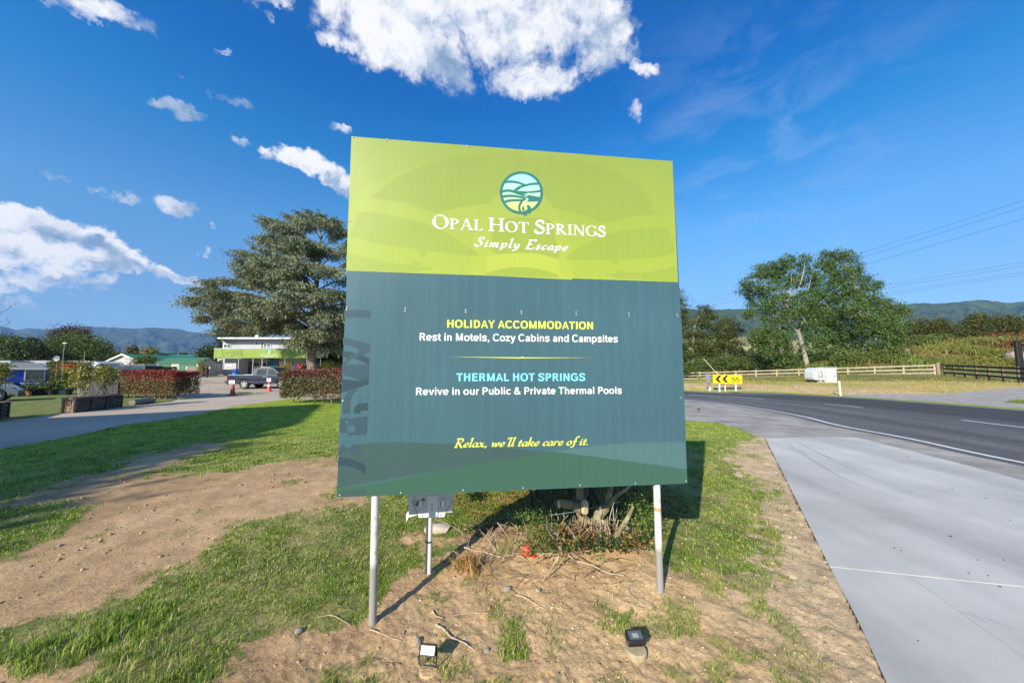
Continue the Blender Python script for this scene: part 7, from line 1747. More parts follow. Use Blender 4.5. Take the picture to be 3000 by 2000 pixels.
def camellia(label, px, pyb, Y, blobs, seed):
    c = at(px, pyb, Y); bl = [pxblob(x, y_, r_, Y, 1, 1) for x, y_, r_ in blobs]
    t = tree('leafy_shrub', label, (c[0], c[1], .45), bl, [(.16, .19, .055), (.24, .26, .09), (.32, .32, .13), (.09, .12, .035)], nclump=70, nleaf=16, leaf=.085, csize=.16, bark=m_bark_p, trunk_r=.022, seed=seed, group='shrubs growing in the planters', cat='shrub', shell=.3, aspect=.55, limbs=False)
    mb = MB(); rs = np.random.default_rng(seed)
    for k in range(12):
        b = bl[rs.integers(len(bl))]; e = np.array(b[0]) - np.array([c[0], c[1], .45]) + rs.normal(size=3) * .08
        limb_to(mb, (rs.uniform(-.06, .06), rs.uniform(-.05, .05), -.05), tuple(e), .014, .005, n=4, seg=5)
    mb.obj('stems', m_bark_p, t)
camellia('upright leafy shrub at the near end of the planter', 240, 1162, 13.6, [(222, 1098, 18), (240, 1075, 16), (252, 1098, 20), (212, 1122, 14), (240, 1115, 20), (262, 1120, 12), (245, 1062, 9)], 61)
camellia('spreading leafy shrub at the far end of the planter', 305, 1156, 14.4, [(295, 1085, 14), (315, 1078, 12), (330, 1090, 14), (300, 1105, 16), (325, 1110, 14), (310, 1128, 13), (292, 1100, 12)], 62)
camellia('shrub tip of the cut-off planter at the left edge', -10, 1180, 11.6, [(0, 1078, 14), (5, 1095, 12), (-14, 1088, 16), (-10, 1110, 16)], 63)
p0, p1 = G(386, 1186), G(450, 1178); lg = thing('log', (p0[0], p0[1], 0), 'short weathered log lying on the verge by the hedge', 'log')
mb = MB().tube([(0, 0, .11), (float(p1[0] - p0[0]) * .5, float(p1[1] - p0[1]) * .5, .12), (float(p1[0] - p0[0]), float(p1[1] - p0[1]), .10)], [.13, .14, .10], 12); mb.obj('stem', mat('grey_log', (.22, .20, .17), .9, vary=.3, vscale=6, bump=.6, bscale=14), lg, smooth=True)

# ---- traffic cones with paper signs, rope barrier
m_paper = mat('paper', (.80, .80, .82), .7)
def cone(label, px, pyb, ptop, Y, sx0, sx1, sy0, sy1, mc, wbands):
    c = at(px, pyb, Y); g = c[2]; hgt = at(px, ptop, Y)[2] - g; t = thing('traffic_cone', (c[0], Y, g), label, 'traffic cone', 'traffic cones at the entrance')
    MB().box((0, 0, .02), (.38, .38, .04), bev=.015).obj('base', mc, t)
    MB().lathe([(.15, .04), (.13, .10), (.055, hgt), (.035, hgt)], 18).obj('cone', mc, t, smooth=True)
    for a, b in wbands: MB().lathe([(.13 - .075 * a + .004, .10 + (hgt - .1) * a), (.13 - .075 * b + .004, .10 + (hgt - .1) * b)], 18).obj('reflective_band', m_paper, t, smooth=True)
    A_ = at(sx0, sy0, Y); B_ = at(sx1, sy1, Y); x0, x1, z0, z1_ = A_[0] - c[0], B_[0] - c[0], B_[2] - g, A_[2] - g
    s = MB().span(x0, x1, -.09, -.08, z0, z1_).obj('paper_sign', m_paper, t); w_ = x1 - x0; h_ = z1_ - z0
    for i in range(7): MB().span(x0 + w_ * (.14 + i * .105), x0 + w_ * (.14 + i * .105) + w_ * .065, -.0925, -.0905, z0 + h_ * .60, z0 + h_ * .80).obj('print', m_blk, s)
    MB().prism([(x0 + w_ * .15, z0 + h_ * .22), (x0 + w_ * .68, z0 + h_ * .22), (x0 + w_ * .68, z0 + h_ * .14), (x0 + w_ * .86, z0 + h_ * .29), (x0 + w_ * .68, z0 + h_ * .44), (x0 + w_ * .68, z0 + h_ * .36), (x0 + w_ * .15, z0 + h_ * .36)], -.0925, -.0905).obj('arrow', m_blk, s)
    return t
cone('faded dark red traffic cone with a white arrow sign', 681, 1157, 1124, 20.9, 674, 690.5, 1113.5, 1124, mat('faded_red', (.30, .035, .035), .55, color2=(.42, .09, .06), vscale=5), [])
cone('bright orange-red cone with a white band and arrow sign', 788, 1146, 1116, 24.3, 784.5, 796, 1107.5, 1117, mat('cone_orange', (.85, .09, .04), .5), [(.42, .62)])
t = thing('rope_barrier', (float(G(612, 1147)[0]), 23.0, 0), 'sagging rope barrier on thin stakes across the entrance', 'barrier')
pts = [(572, 1128, 21.5), (612, 1119, 23.5), (660, 1120, 24.6), (710, 1117, 25.0), (790, 1119, 25.2), (826, 1123, 24.6)]
for a, b in zip(pts[:-1], pts[1:]):
    A_ = at(*a); B_ = at(*b); mid_ = (A_ + B_) / 2; mid_[2] -= .06; wpart(MB().tube([tuple(A_), tuple(mid_), tuple(B_)], .011, 5), 'rope', m_timber, t)
for px, py, Y in pts[1:-1]: A_ = at(px, py, Y); wpart(MB().tube([(A_[0], A_[1], 0), (A_[0], A_[1], A_[2] + .02)], .012, 5), 'stake', m_grey_m, t)
for i, (px, py, Y, lab) in enumerate(((712, 1152, 22.0, 'grass tuft between the two cones'), (765, 1150, 22.6, 'small flat weed patch left of the orange cone'))):
    c = at(px, py, Y); rs = np.random.default_rng(i); n = 500; P = rs.normal(size=(n, 3)) * np.array([.34, .12, .02]); P[:, 2] = np.abs(P[:, 2]) + .05 * (1 - i * .7); ax = np.tile([0, 0, 1.], (n, 1)) + rs.normal(size=(n, 3)) * .4
    o = foliage_obj('grass_tuft', [leaf_quads(P, .14 if i == 0 else .05, palette(n, [(.08, .13, .03), (.14, .18, .05)], rs=rs), .1, axis=ax, rs=rs)], M_GRASS, None, label=lab, cat='grass tuft'); o.location = (c[0], c[1], 0)
t = thing('bare_tree', (-39.0, 23.5, 0), 'bare twiggy tree at the far left edge against the sky', 'tree'); random.seed(3); mb = MB()
tip = at(8, 858, 23.5); mb.tube([(0, 0, 0), (.2, 0, 2.5), (.6, 0, 4.2)], [.14, .1, .06], 7)
for k in range(16):
    z_ = random.uniform(3.6, 6.0); e = (tip[0] + 39.0 - random.uniform(0, 1.6), random.uniform(-1, 1), z_ + random.uniform(0, 1.2)); limb_to(mb, (.6, 0, 4.0 * random.uniform(.8, 1)), e, .03, .008, n=4, seg=5)
    for q in range(2): limb_to(mb, e, (e[0] + random.uniform(-.4, .3), e[1] + random.uniform(-.3, .3), e[2] + random.uniform(.1, .6)), .010, .005, n=2, seg=4)
mb.obj('branches', m_bark, t)

# ------------------------------------------------------------------ shade from beyond the left edge: a neighbouring house and its tree
nb = thing('neighbour_house', (-20.5, -4.5, 0), 'two-storey house standing left of the camera, out of the picture', 'house')
poly = [(-16.9, 1.9), (-14.6, -3.4), (-14.6, -11.5), (-26.5, -11.5), (-26.5, -4.2)]
mb = MB(); mb.prism([(a, b) for a, b in poly], 0.0, 8.2, 'XY'); wpart(mb, 'wall', m_pink, nb)
cx_ = sum(p[0] for p in poly) / 5; cy_ = sum(p[1] for p in poly) / 5
mb = MB(); mb.prism([(cx_ + (a - cx_) * 1.03, cy_ + (b - cy_) * 1.03) for a, b in poly], 8.203, 8.5, 'XY'); wpart(mb, 'roof', m_roofg, nb)
tree('garden_tree', 'leafy garden tree beside the house left of the camera', (-13.3, -6.2, 0), [((-13.6, -6.0, 6.2), (1.6, 2.2, 1.6)), ((-13.6, -8.2, 6.6), (1.7, 2.0, 1.6)), ((-13.8, -4.4, 7.4), (1.0, 1.0, .6)), ((-13.4, -6.8, 4.2), (1.3, 2.4, 1.3))], g1, nclump=170, nleaf=30, leaf=.22, csize=.6, seed=300, trunk_r=.2)
# ------------------------------------------------------------------ right-hand roadside furniture
m_fence = mat('pale_fence_timber', (.36, .29, .20), .85, vary=.2, vscale=3, color2=(.46, .38, .28))
m_fence_d = mat('dark_fence_timber', (.040, .036, .034), .85, vary=.25, vscale=3)
def rail_fence(name, label, A_, B_, Ha, Hb, n, m, rails=(.20, .60, 1.02), hgt=1.15, rw=.14, mp=None, side=-1):
    A_ = np.array(A_, float); B_ = np.array(B_, float); L_ = np.linalg.norm(B_ - A_); an = math.atan2(B_[1] - A_[1], B_[0] - A_[0])
    t = thing(name, (A_[0], A_[1], Ha), label, 'fence', None, an); dz = Hb - Ha
    zs = [0 + dz * i / n for i in range(n + 1)]
    for i in range(n + 1):
        x = L_ * i / n; MB().box((x, .06, zs[i] + hgt / 2 - .15), (.14, .10, hgt + .3)).obj('post', mp or m, t)
    for i in range(n):
        for r_ in rails:
            x0, x1 = L_ * i / n, L_ * (i + 1) / n; sx = side * .0
            q = [(x0 + .004, -.02, zs[i] + r_ - rw / 2), (x1 - .004, -.02, zs[i + 1] + r_ - rw / 2), (x1 - .004, -.02, zs[i + 1] + r_ + rw / 2), (x0 + .004, -.02, zs[i] + r_ + rw / 2)]
            MB().add(q + [(a, b + .028, c) for a, b, c in q], [(0, 1, 2, 3), (7, 6, 5, 4), (0, 4, 5, 1), (1, 5, 6, 2), (2, 6, 7, 3), (3, 7, 4, 0)]).obj('rail', m, t)
    return t
fA = at(2738, 1078, 37); fB = at(2000, 1078, 52); fC = at(1500, 1078, 60)
zA, zB, zC = at(0, 1097.5, 37)[2], at(0, 1113, 52)[2], at(0, 1124, 60)[2]
rail_fence('paddock_fence', 'pale three-rail timber fence along the dry paddock', fB[:2], fA[:2], zB, zA, 11, m_fence)
rail_fence('paddock_fence', 'pale rail fence carrying on behind the billboard', fC[:2], fB[:2] - np.array([.2, -.05]), zC, zB, 11, m_fence)
MB_ = MB().box((0, 0, .7), (.22, .22, 1.75)); cp_ = thing('corner_post', (fA[0] + .25, 36.9, zA), 'thick round timber post where the pale and dark fences meet', 'fence post'); MB().tube([(0, 0, -.3), (0, 0, 1.28)], .15, 12).obj('post', mat('post_brown', (.30, .22, .15), .9, vary=.25, vscale=4), cp_, smooth=True)
gE = at(3000, 1078, 26.7); zE = at(0, 1120, 26.7)[2]
ex_ = (gE[:2] - fA[:2]) * 1.35
rail_fence('dark_fence', 'dark stained three-rail fence running to the right edge', (fA[0] + .45, 36.6), tuple(fA[:2] + ex_), zA - .03, zA + (zE - zA) * 1.35, 9, m_fence_d, rails=(.28, .68, 1.06), hgt=1.2, rw=.17, mp=mat('brown_post', (.20, .13, .08), .9, vary=.3, vscale=4))
c = at(2994, 1120, 29); t = thing('black_post', (c[0], 29, c[2]), 'tall black board-like post at the right edge of the picture', 'post'); MB().box((0, 0, 1.72), (.46, .22, 3.5), bev=.03).obj('shaft', mat('tarred_wood', (.012, .012, .014), .6), t); MB().box((0, 0, 3.50), (.52, .28, .08)).obj('cap', m_blk, t)
def rock(name, label, loc, r, m, seed, sq=(1, 1, .7), cat='rock', parent=None, group=None, sub=3):
    import bmesh
    bm = bmesh.new(); bmesh.ops.create_icosphere(bm, subdivisions=sub, radius=1.0); rs = np.random.default_rng(seed)
    pl = [(v / np.linalg.norm(v), rs.uniform(.62, .92)) for v in rs.normal(size=(11, 3))]
    off = rs.uniform(0, 50)
    for v in bm.verts:
        p = np.array(v.co); 
        for nrm_, d_ in pl:
            k = p @ nrm_
            if k > d_: p = p - nrm_ * (k - d_) * .92
        nz_ = float(fbm(np.array([p[0] + off]), np.array([p[1] + p[2] * .7 + off]), 2.6, 3, seed)[0]) - .5
        p = p * (1 + nz_ * .22); v.co = (p[0] * r * sq[0], p[1] * r * sq[1], p[2] * r * sq[2])
    me = bpy.data.meshes.new(name); bm.to_mesh(me); bm.free()
    o = link(name, me, m, parent, label, cat, group); o.location = tuple(loc); o.rotation_euler = (0, 0, rs.uniform(0, 6)); me.shade_smooth(); me.set_sharp_from_angle(angle=R(30)); return o
m_rock = mat('boulder_stone', (.20, .16, .14), .9, vary=.3, vscale=2, color2=(.30, .25, .22), bump=1, bscale=5)
c = at(2968, 1042, 42); rock('boulder', 'large pinkish-grey boulder on the overgrown bank', (c[0], c[1], c[2] - .1), .85, m_rock, 3, (1.1, .8, .95), 'boulder')
c = at(2658, 1030, 48); rock('boulder', 'small grey stump-like boulder among the bracken', (c[0], c[1], c[2]), .38, m_rock, 5, (.8, .8, 1.2), 'boulder')
m_yel = mat('sign_yellow', (.83, .66, .01), .45, vary=.03, vscale=3); m_sblk = mat('sign_black', (.025, .02, .018), .5)
Ys = 24.1
def z6(x, y_): return 1990 + x / 4.612, 1030 + y_ / 4.612
def s6(x, y_): p = at(*z6(x, y_), Ys); return p[0], p[2]
c = s6(650, 535); cs = thing('chevron_sign', (c[0], Ys, 0), 'yellow curve sign with two black chevrons and the number 55', 'road sign')
bp4 = [s6(848, 434), s6(455, 428), s6(455, 305), s6(848, 318)]
wpart(MB().prism(bp4, Ys, Ys + .012), 'sign_panel', m_yel, cs)
fr_ = MB()
for i in range(4):
    a = bp4[i]; b = bp4[(i + 1) % 4]; fr_.tube([(a[0], Ys - .008, a[1]), (b[0], Ys - .008, b[1])], .009, 4)
wpart(fr_, 'edge', mat('amber_edge', (.62, .36, .02), .5), cs)
for ch in ([(487, 372), (530, 412), (572, 416), (530, 370), (570, 318), (530, 320)], [(580, 372), (625, 414), (665, 418), (622, 370), (662, 320), (625, 322)]):
    wpart(MB().prism([s6(*p) for p in ch], Ys - .006, Ys - .001), 'chevron', m_sblk, cs)
def five(x0, y0, w, hh):
    """the figure 5 as one continuous stroke"""
    P = [(x0 + w * .88, y0 + hh * .07), (x0 + w * .22, y0 + hh * .07)]; st = []
    pts = [(x0 + w * .20, y0 + hh * .06), (x0 + w * .14, y0 + hh * .50), (x0 + w * .48, y0 + hh * .40), (x0 + w * .86, y0 + hh * .52), (x0 + w * .90, y0 + hh * .74), (x0 + w * .55, y0 + hh * .95), (x0 + w * .08, y0 + hh * .84)]
    return P, pts
for x0 in (708, 762):
    P, pts = five(x0, 344, 54, 58); t_ = 4.6
    mb = MB(); mb.prism([s6(P[0][0], P[0][1] + t_), s6(P[1][0] - 3, P[1][1] + t_), s6(P[1][0] - 3, P[1][1] - t_), s6(P[0][0], P[0][1] - t_)][::-1], Ys - .006, Ys - .001)
    Q = np.array([pts[0], pts[1]] + list(map(tuple, spline(pts[1:], 5)))); T_ = np.gradient(Q, axis=0); T_ /= np.linalg.norm(T_, axis=1)[:, None] + 1e-9; N_ = np.c_[-T_[:, 1], T_[:, 0]] * t_
    for i in range(len(Q) - 1):
        q = [s6(*(Q[i] + N_[i])), s6(*(Q[i + 1] + N_[i + 1])), s6(*(Q[i + 1] - N_[i + 1])), s6(*(Q[i] - N_[i]))]
        mb.prism(q, Ys - .0065 - .0002 * i, Ys - .0012)
    wpart(mb, 'figure', m_sblk, cs, kind='stuff')
for x in (540, 617, 760):
    a = s6(x, 300); b = s6(x, 536); w_ = .038 if x != 617 else .026
    po = wpart(MB().box(((a[0]), Ys + .06, (a[1] + H1(a[0], Ys) - .2) / 2), (w_ * 2, .09, a[1] - H1(a[0], Ys) + .2)), 'post', m_white, cs)
    if x == 617: q = s6(x, 445); wpart(MB().box((q[0], Ys + .01, q[1]), (.05, .02, .07)), 'reflector', m_red, cs, parent=po)
a = s6(418, 300); b = s6(458, 418); gs = thing('grey_sign', ((a[0] + b[0]) / 2, Ys + .5, 0), 'back of a small grey sign beside the chevron sign', 'road sign')
m_bluegrey = mat('sign_back_grey', (.28, .31, .40), .5, metal=.3)
wpart(MB().span(a[0] - .02, b[0] + .1, Ys + .5, Ys + .515, b[1], a[1]), 'sign_panel', m_bluegrey, gs); q = s6(470, 430); wpart(MB().span(q[0] - .05, q[0] + .04, Ys + .516, Ys + .59, s6(0, 480)[1], a[1]), 'post', mat('grey_post', (.2, .2, .2), .6), gs); wpart(MB().span(q[0] - .06, q[0] + .05, Ys + .51, Ys + .60, -.1, s6(0, 480)[1] - .002), 'post', m_white, gs)
a = at(*z6(330, 95), 30); b = at(*z6(505, 290), 30); st_ = thing('stay_wire', (b[0], 30, H1(b[0], 30)), 'pale slanting stay behind the chevron sign', 'stay'); wpart(MB().tube([tuple(a), tuple(b), (b[0] + (b[0] - a[0]) * .9, 30, H1(b[0], 30))], .028, 5), 'wire', mat('pale_stay', (.6, .55, .45), .6), st_)
Yk = 29.0
def z7(x, y_): return 2360 + x / 14.257, 1060 + y_ / 14.257
def s7(x, y_): p = at(*z7(x, y_), Yk); return p[0], p[2]
m_cab = mat('cabinet_white', (.58, .61, .61), .45, vary=.05, vscale=3); m_cab2 = mat('cabinet_shade', (.42, .47, .47), .5)
a = s7(340, 240); b = s7(790, 850); k1 = thing('rounded_cabinet', ((a[0] + b[0]) / 2, Yk + .4, b[1]), 'white rounded roadside unit with an oval hatch, left of the square cabinet', 'cabinet')
ol = [s7(350, 730), s7(315, 640), s7(310, 420), s7(345, 300), s7(430, 250), s7(790, 240), s7(800, 745), s7(560, 765)]
wpart(MB().prism(ol[::-1], Yk, Yk + .85), 'body', m_cab, k1)
wpart(MB().prism([s7(x, y_) for x, y_ in ((560, 850), (640, 780), (700, 780), (800, 850))][::-1], Yk + .1, Yk + .6), 'foot', m_cab2, k1)
wpart(MB().prism([s7(x, y_) for x, y_ in ((380, 850), (350, 735), (800, 748), (800, 850))][::-1], Yk + .25, Yk + .8), 'dark_base', mat('dark_green_base', (.03, .05, .035), .8), k1)
ov = [(s7(580 + 115 * math.cos(t), 560 + 200 * math.sin(t))) for t in np.linspace(0, 6.283, 25)[:-1]]
hh_ = wpart(MB().prism(ov, Yk - .02, Yk - .001), 'hatch', m_cab2, k1)
aq = [s7(600 + 100 * math.cos(t), 560 + 190 * math.sin(t)) for t in np.linspace(-1.5, .8, 12)]
wpart(MB().tube([(x, Yk - .035, z) for x, z in aq], .018, 5), 'seal', m_sblk, k1); wpart(MB().tube([(s7(490, 605)[0], Yk - .035, s7(0, 605)[1]), (s7(690, 605)[0], Yk - .035, s7(0, 605)[1])], .013, 5), 'bar', m_sblk, k1)
for x0, x1, y_ in ((480, 545, 275), (690, 755, 350), (375, 450, 330), (480, 520, 395)): wpart(MB().span(s7(x0, y_)[0], s7(x1, y_)[0], Yk - .015, Yk - .001, s7(0, y_ + 14)[1], s7(0, y_ - 8)[1]), 'slot', m_sblk, k1)
a = s7(802, 235); b = s7(1262, 850); k2 = thing('square_cabinet', ((a[0] + b[0]) / 2, Yk + .4, b[1]), 'square white utility cabinet, right of the rounded unit', 'cabinet')
wpart(MB().box(((s7(815, 0)[0] + s7(1262, 0)[0]) / 2, Yk + .38, (s7(0, 250)[1] + b[1]) / 2 - .05), (s7(1262, 0)[0] - s7(815, 0)[0], .8, s7(0, 250)[1] - b[1] + .1), bev=.03), 'body', m_cab, k2)
wpart(MB().box(((s7(805, 0)[0] + s7(1270, 0)[0]) / 2, Yk + .38, s7(0, 236)[1]), (s7(1272, 0)[0] - s7(800, 0)[0], .9, .07), bev=.02), 'lid', m_cab2, k2)
wpart(MB().span(s7(915, 0)[0], s7(1240, 0)[0], Yk - .035, Yk - .022, s7(0, 830)[1], s7(0, 262)[1]), 'door', m_cab, k2)
for yy_ in (285, 325, 370): wpart(MB().span(s7(950, 0)[0], s7(1000, 0)[0], Yk - .045, Yk - .037, s7(0, yy_ + 14)[1], s7(0, yy_)[1]), 'label_print', mat('print_olive', (.30, .27, .18), .6), k2)
wpart(MB().box((s7(1145, 0)[0], Yk - .06, s7(0, 585)[1]), (.09, .05, .09), bev=.01), 'handle', m_char, k2)
for (pb_, pt_, Y, lab) in (((2463, 1155.5), (2458.5, 1115.5), 20.5, 'leaning white marker post right of the cabinets'),):
    b = at(*pb_, Y); a = at(*pt_, Y); t = thing('marker_post', (b[0], Y, b[2]), lab, 'marker post'); wpart(MB().tube([(b[0], Y, b[2] - .2), tuple(b), tuple(a)], .055, 4), 'post', m_white, t)
t = thing('grass_tuft', tuple(at(2995, 1183, 15.8)), 'grass-edged low marker at the right edge of the gravel', 'grass tuft')
rs = np.random.default_rng(4); n = 500; P = rs.normal(size=(n, 3)) * np.array([.25, .12, .03]); P[:, 2] = np.abs(P[:, 2]) + .05
t.location.z = H1(t.location.x, t.location.y); t['label'] = 'bright grass tuft on the gravel at the right edge'
foliage_obj('blades', [leaf_quads(P, .15, palette(n, [(.13, .22, .04), (.18, .28, .05)], rs=rs), .1, axis=np.tile([0, 0, 1.], (n, 1)) + rs.normal(size=(n, 3)) * .3, rs=rs)], M_GRASS, t)
rs = np.random.default_rng(9); m_speck = mat('dark_debris', (.07, .055, .045), .9)
pts = [(2785, 1571, 4), (2620, 1605, 2), (2640, 1612, 2), (2838, 1678, 2), (2895, 1686, 2), (2960, 1525, 2), (2455, 1447, 2), (2890, 1460, 2), (2660, 1338, 3), (2930, 1718, 3), (2690, 1877, 2), (2865, 1640, 2), (2940, 1640, 2), (2790, 1430, 2)]
mb = MB()
for px, py, s in pts:
    p = G(px, py); r_ = s * p[1] / F_PX * .9; k = 6; an = rs.uniform(0, 6.28)
    mb.prism([(p[0] + r_ * math.cos(an + t) * rs.uniform(.6, 1.3), p[1] + r_ * .8 * math.sin(an + t) * rs.uniform(.6, 1.3)) for t in np.linspace(0, 6.28, 7)[:-1]], .0005, .006, 'XY')
tag(mb.obj('leaf_litter', m_speck), 'scattered dead leaves and specks on the concrete apron', None, None, 'stuff')
def stain(pts, m, z): 
    P = spline([tuple(G(*p)[:2]) for p in pts], 5); return P
m_stain = paving_mat('tyre_mark', (.36, .35, .345), (.47, .46, .45), .8, 120, .3, blot=3.0)
def mark(pts, w, name='tyre_mark'):
    P = spline([tuple(G(*p)[:2]) for p in pts], 6); L_ = offs(P, w / 2); Rr = offs(P, -w / 2); n = len(P)
    ww = np.sin(np.linspace(.15, math.pi - .15, n))[:, None]; L_ = P + (L_ - P) * ww; Rr = P + (Rr - P) * ww
    V = [(a, b, .0015) for a, b in L_] + [(a, b, .0015) for a, b in Rr]
    me = bpy.data.meshes.new(name); me.from_pydata(V, [], [(i, n + i, n + i + 1, i + 1) for i in range(n - 1)]); me.update(); return link(name, me, m_stain, slab)
mark([(2296, 1288), (2330, 1315), (2385, 1350), (2450, 1390), (2540, 1430)], .07); mark([(2330, 1286), (2375, 1315), (2440, 1345), (2520, 1385), (2650, 1430)], .07)
mark([(2810, 1790), (2850, 1800), (2885, 1822)], .05); mark([(2880, 1806), (2940, 1830), (2990, 1850)], .045)

# ---- power lines
m_wire = mat('wire', (.04, .045, .055), .5)
pl = bpy.data.objects.new('power_line', None); COL.objects.link(pl); pl.location = (70, 48, H1(70, 48)); tag(pl, 'set of overhead power lines crossing above the poplars', 'power line')
def wire(a, b, Ya, Yb, r, sag):
    A_ = at(*a, Ya); B_ = at(*b, Yb); pts = []
    for i in range(15):
        t = i / 14; p = A_ + (B_ - A_) * t; p = p.copy(); p[2] -= sag * 4 * t * (1 - t); pts.append((p[0] - pl.location.x, p[1] - pl.location.y, p[2] - pl.location.z))
    MB().tube(pts, r, 5).obj('wire', m_wire, pl)
wire((3300, 487), (1998, 900), 44, 118, .022, .6); wire((3300, 510), (2000, 907), 44, 118, .022, .6); wire((3300, 553), (2005, 916), 44, 118, .022, .6)
wire((3300, 718), (2000, 928), 70, 150, .028, .3); wire((3300, 730), (2000, 935), 70, 150, .028, .3); wire((3300, 750), (2000, 944), 70, 150, .028, .3); wire((3300, 758), (2000, 950), 70, 150, .028, .3)
c = at(3310, 500, 44); MB().tube([(c[0] - 70, c[1] - 48, -.5), (c[0] - 70, c[1] - 48, c[2] + .6 - pl.location.z)], [.18, .12], 10).obj('pole', m_timber, pl)
c = at(3310, 718, 70); MB().tube([(c[0] - 70, c[1] - 48, -.5), (c[0] - 70, c[1] - 48, c[2] + .6 - pl.location.z)], [.2, .14], 10).obj('pole', m_timber, pl)
for (px, Y, z_) in ((1990, 118, 898), (1990, 150, 926)):
    c = at(px, z_, Y); MB().tube([(c[0] - 70, c[1] - 48, H1(c[0], Y) - pl.location.z - .3), (c[0] - 70, c[1] - 48, c[2] + .4 - pl.location.z)], [.2, .14], 10).obj('pole', m_timber, pl)
# ------------------------------------------------------------------ foreground: grass blades
def HN(x, y): return Hgt(np.atleast_1d(np.asarray(x, float)), np.atleast_1d(np.asarray(y, float)))
def HS(x, y): return float(HN(x, y)[0])
rs = np.random.default_rng(21)
def blades(n, rmin, rmax, hfun, name, label, dens_pow=1.0, mask_min=.25, wscale=1.0):
    k_ = 12; m_ = n // k_; r_ = np.exp(rs.uniform(math.log(rmin), math.log(rmax), m_)); a_ = rs.uniform(R(-63), R(63), m_)
    tx, ty = r_ * np.sin(a_), r_ * np.cos(a_); th = rs.uniform(.6, 1.5, m_); td = rs.uniform(0, 1, m_)
    ox, oy = rs.normal(size=(2, m_, k_)) * (.010 + .0035 * r_[:, None]); x, y_ = (tx[:, None] + ox).ravel(), (ty[:, None] + oy).ravel()
    th = np.repeat(th, k_); td = np.repeat(td, k_); an = np.arctan2(oy, ox).ravel() + rs.normal(size=m_ * k_) * .7; r_ = np.hypot(x, y_)
    g, li, n1_, n2_ = surf(x, y_)
    hard = np.maximum(np.maximum(poly_sd(SLAB, x, y_), poly_sd(ROADP, x, y_)), poly_sd(DRIVE, x, y_))
    ok = (rs.uniform(size=len(x)) < np.clip(g * 1.05 - .03, 0, 1) * (.30 + .75 * sstep(.35, .6, fbm(x, y_, 3.5, 4, 88)))) & (hard < -.02) & (x > -19)
    x, y_, r_, g, n2_, li, th, td, an = x[ok], y_[ok], r_[ok], g[ok], n2_[ok], li[ok], th[ok], td[ok], an[ok]; n = len(x)
    z = HN(x, y_)
    hgt = hfun(x, y_, r_, g) * rs.uniform(.6, 1.3, n) * th
    w = np.maximum(.0032, .00115 * r_) * rs.uniform(.7, 1.3, n) * wscale
    lean = rs.uniform(.1, .95, n) ** 1.2
    d = np.stack([np.cos(an), np.sin(an)], 1); t = np.stack([-d[:, 1], d[:, 0]], 1)
    b = np.stack([x, y_, z - .004], 1)
    m1 = b + np.c_[d * (hgt * lean * .35)[:, None], hgt * .62]
    tp = b + np.c_[d * (hgt * lean * 1.05)[:, None], hgt * (1.02 - .38 * lean)]
    T3 = np.c_[t * w[:, None], np.zeros(n)]
    V = np.stack([b - T3 * .5, b + T3 * .5, m1 + T3 * .45, m1 - T3 * .45, tp], 1).reshape(-1, 3)
    dry = np.clip((fbm(x, y_, 1.6, 3, 61) - .42) * 3.2, 0, 1)
    lush = np.array([(.19, .32, .028), (.27, .40, .038), (.12, .24, .02), (.34, .43, .055)]); dr = np.array([(.46, .42, .17), (.56, .48, .27), (.36, .38, .10)])
    p = .08 + .30 * dry + .25 * (td > .86)
    c = np.where((rs.uniform(size=n) < p)[:, None], dr[rs.integers(0, 3, n)], lush[rs.integers(0, 4, n)]) * rs.uniform(.8, 1.2, (n, 1)) * (.65 + .7 * td[:, None])
    T = np.repeat(c, 5, 0)
    i5 = np.arange(n)[:, None] * 5
    F4 = np.concatenate([np.c_[i5, i5 + 1, i5 + 2, i5 + 3]]); F3 = np.c_[i5 + 3, i5 + 2, i5 + 4]
    tri = np.concatenate([np.c_[i5, i5 + 1, i5 + 2], np.c_[i5, i5 + 2, i5 + 3], F3])
    me = rawmesh(name, V, tri, {'tint': np.clip(T, .01, .9)})
    link(name, me, M_GRASS, None, kind='stuff', label=label); return n
def hf(x, y_, r_, g):
    long_ = sstep(-.15, .3, poly_sd(gxy([(-400, 1800), (0, 1880), (130, 1830), (300, 1790), (480, 1780), (620, 1850), (560, 2100), (-400, 2200)]), x, y_))
    edge = sstep(.75, .35, g)
    return .013 + .013 * fbm(x, y_, 2.5, 2, 5) + .030 * long_ + .008 * edge + .004 * np.clip(r_ - 3, 0, 10) * .5
print('blades', blades(620000, 1.25, 9.0, hf, 'lawn_grass', 'short worn lawn grass around the billboard'), blades(200000, 8.5, 19.0, lambda x, y_, r_, g: .026 + 0 * x, 'lawn_grass', 'mown lawn stretching back to the driveway', wscale=.9))
n = 46000; x = rs.uniform(8, 62, n); y_ = rs.uniform(13, 52, n)
d = line_d(FAR_EDGE, x, y_); inside = poly_sd(ROADP, x, y_) < -.4
fY = np.interp(x, [8, 26, 45.7, 50, 62], [62, 52, 37, 33, 30]); ok = inside & (y_ > np.interp(x, [8, 12, 20, 30], [24, 23, 12, 10])) & (y_ < fY + 1) & (poly_sd(SHOULDER, x, y_) < -.1) & (fbm(x, y_, .5, 3, 9) > .42) & (y_ > 9)
ok &= (poly_sd(ROADP, x, y_) < -.3) & (x > np.interp(y_, [10, 19, 24], [20.8, 20, 8]))
x, y_ = x[ok], y_[ok]; n = len(x); z = Hbase(x, y_)
P = np.c_[x, y_, z + .03]; c = palette(n, [(.42, .36, .14), (.34, .33, .11), (.20, .24, .06)], rs=rs)
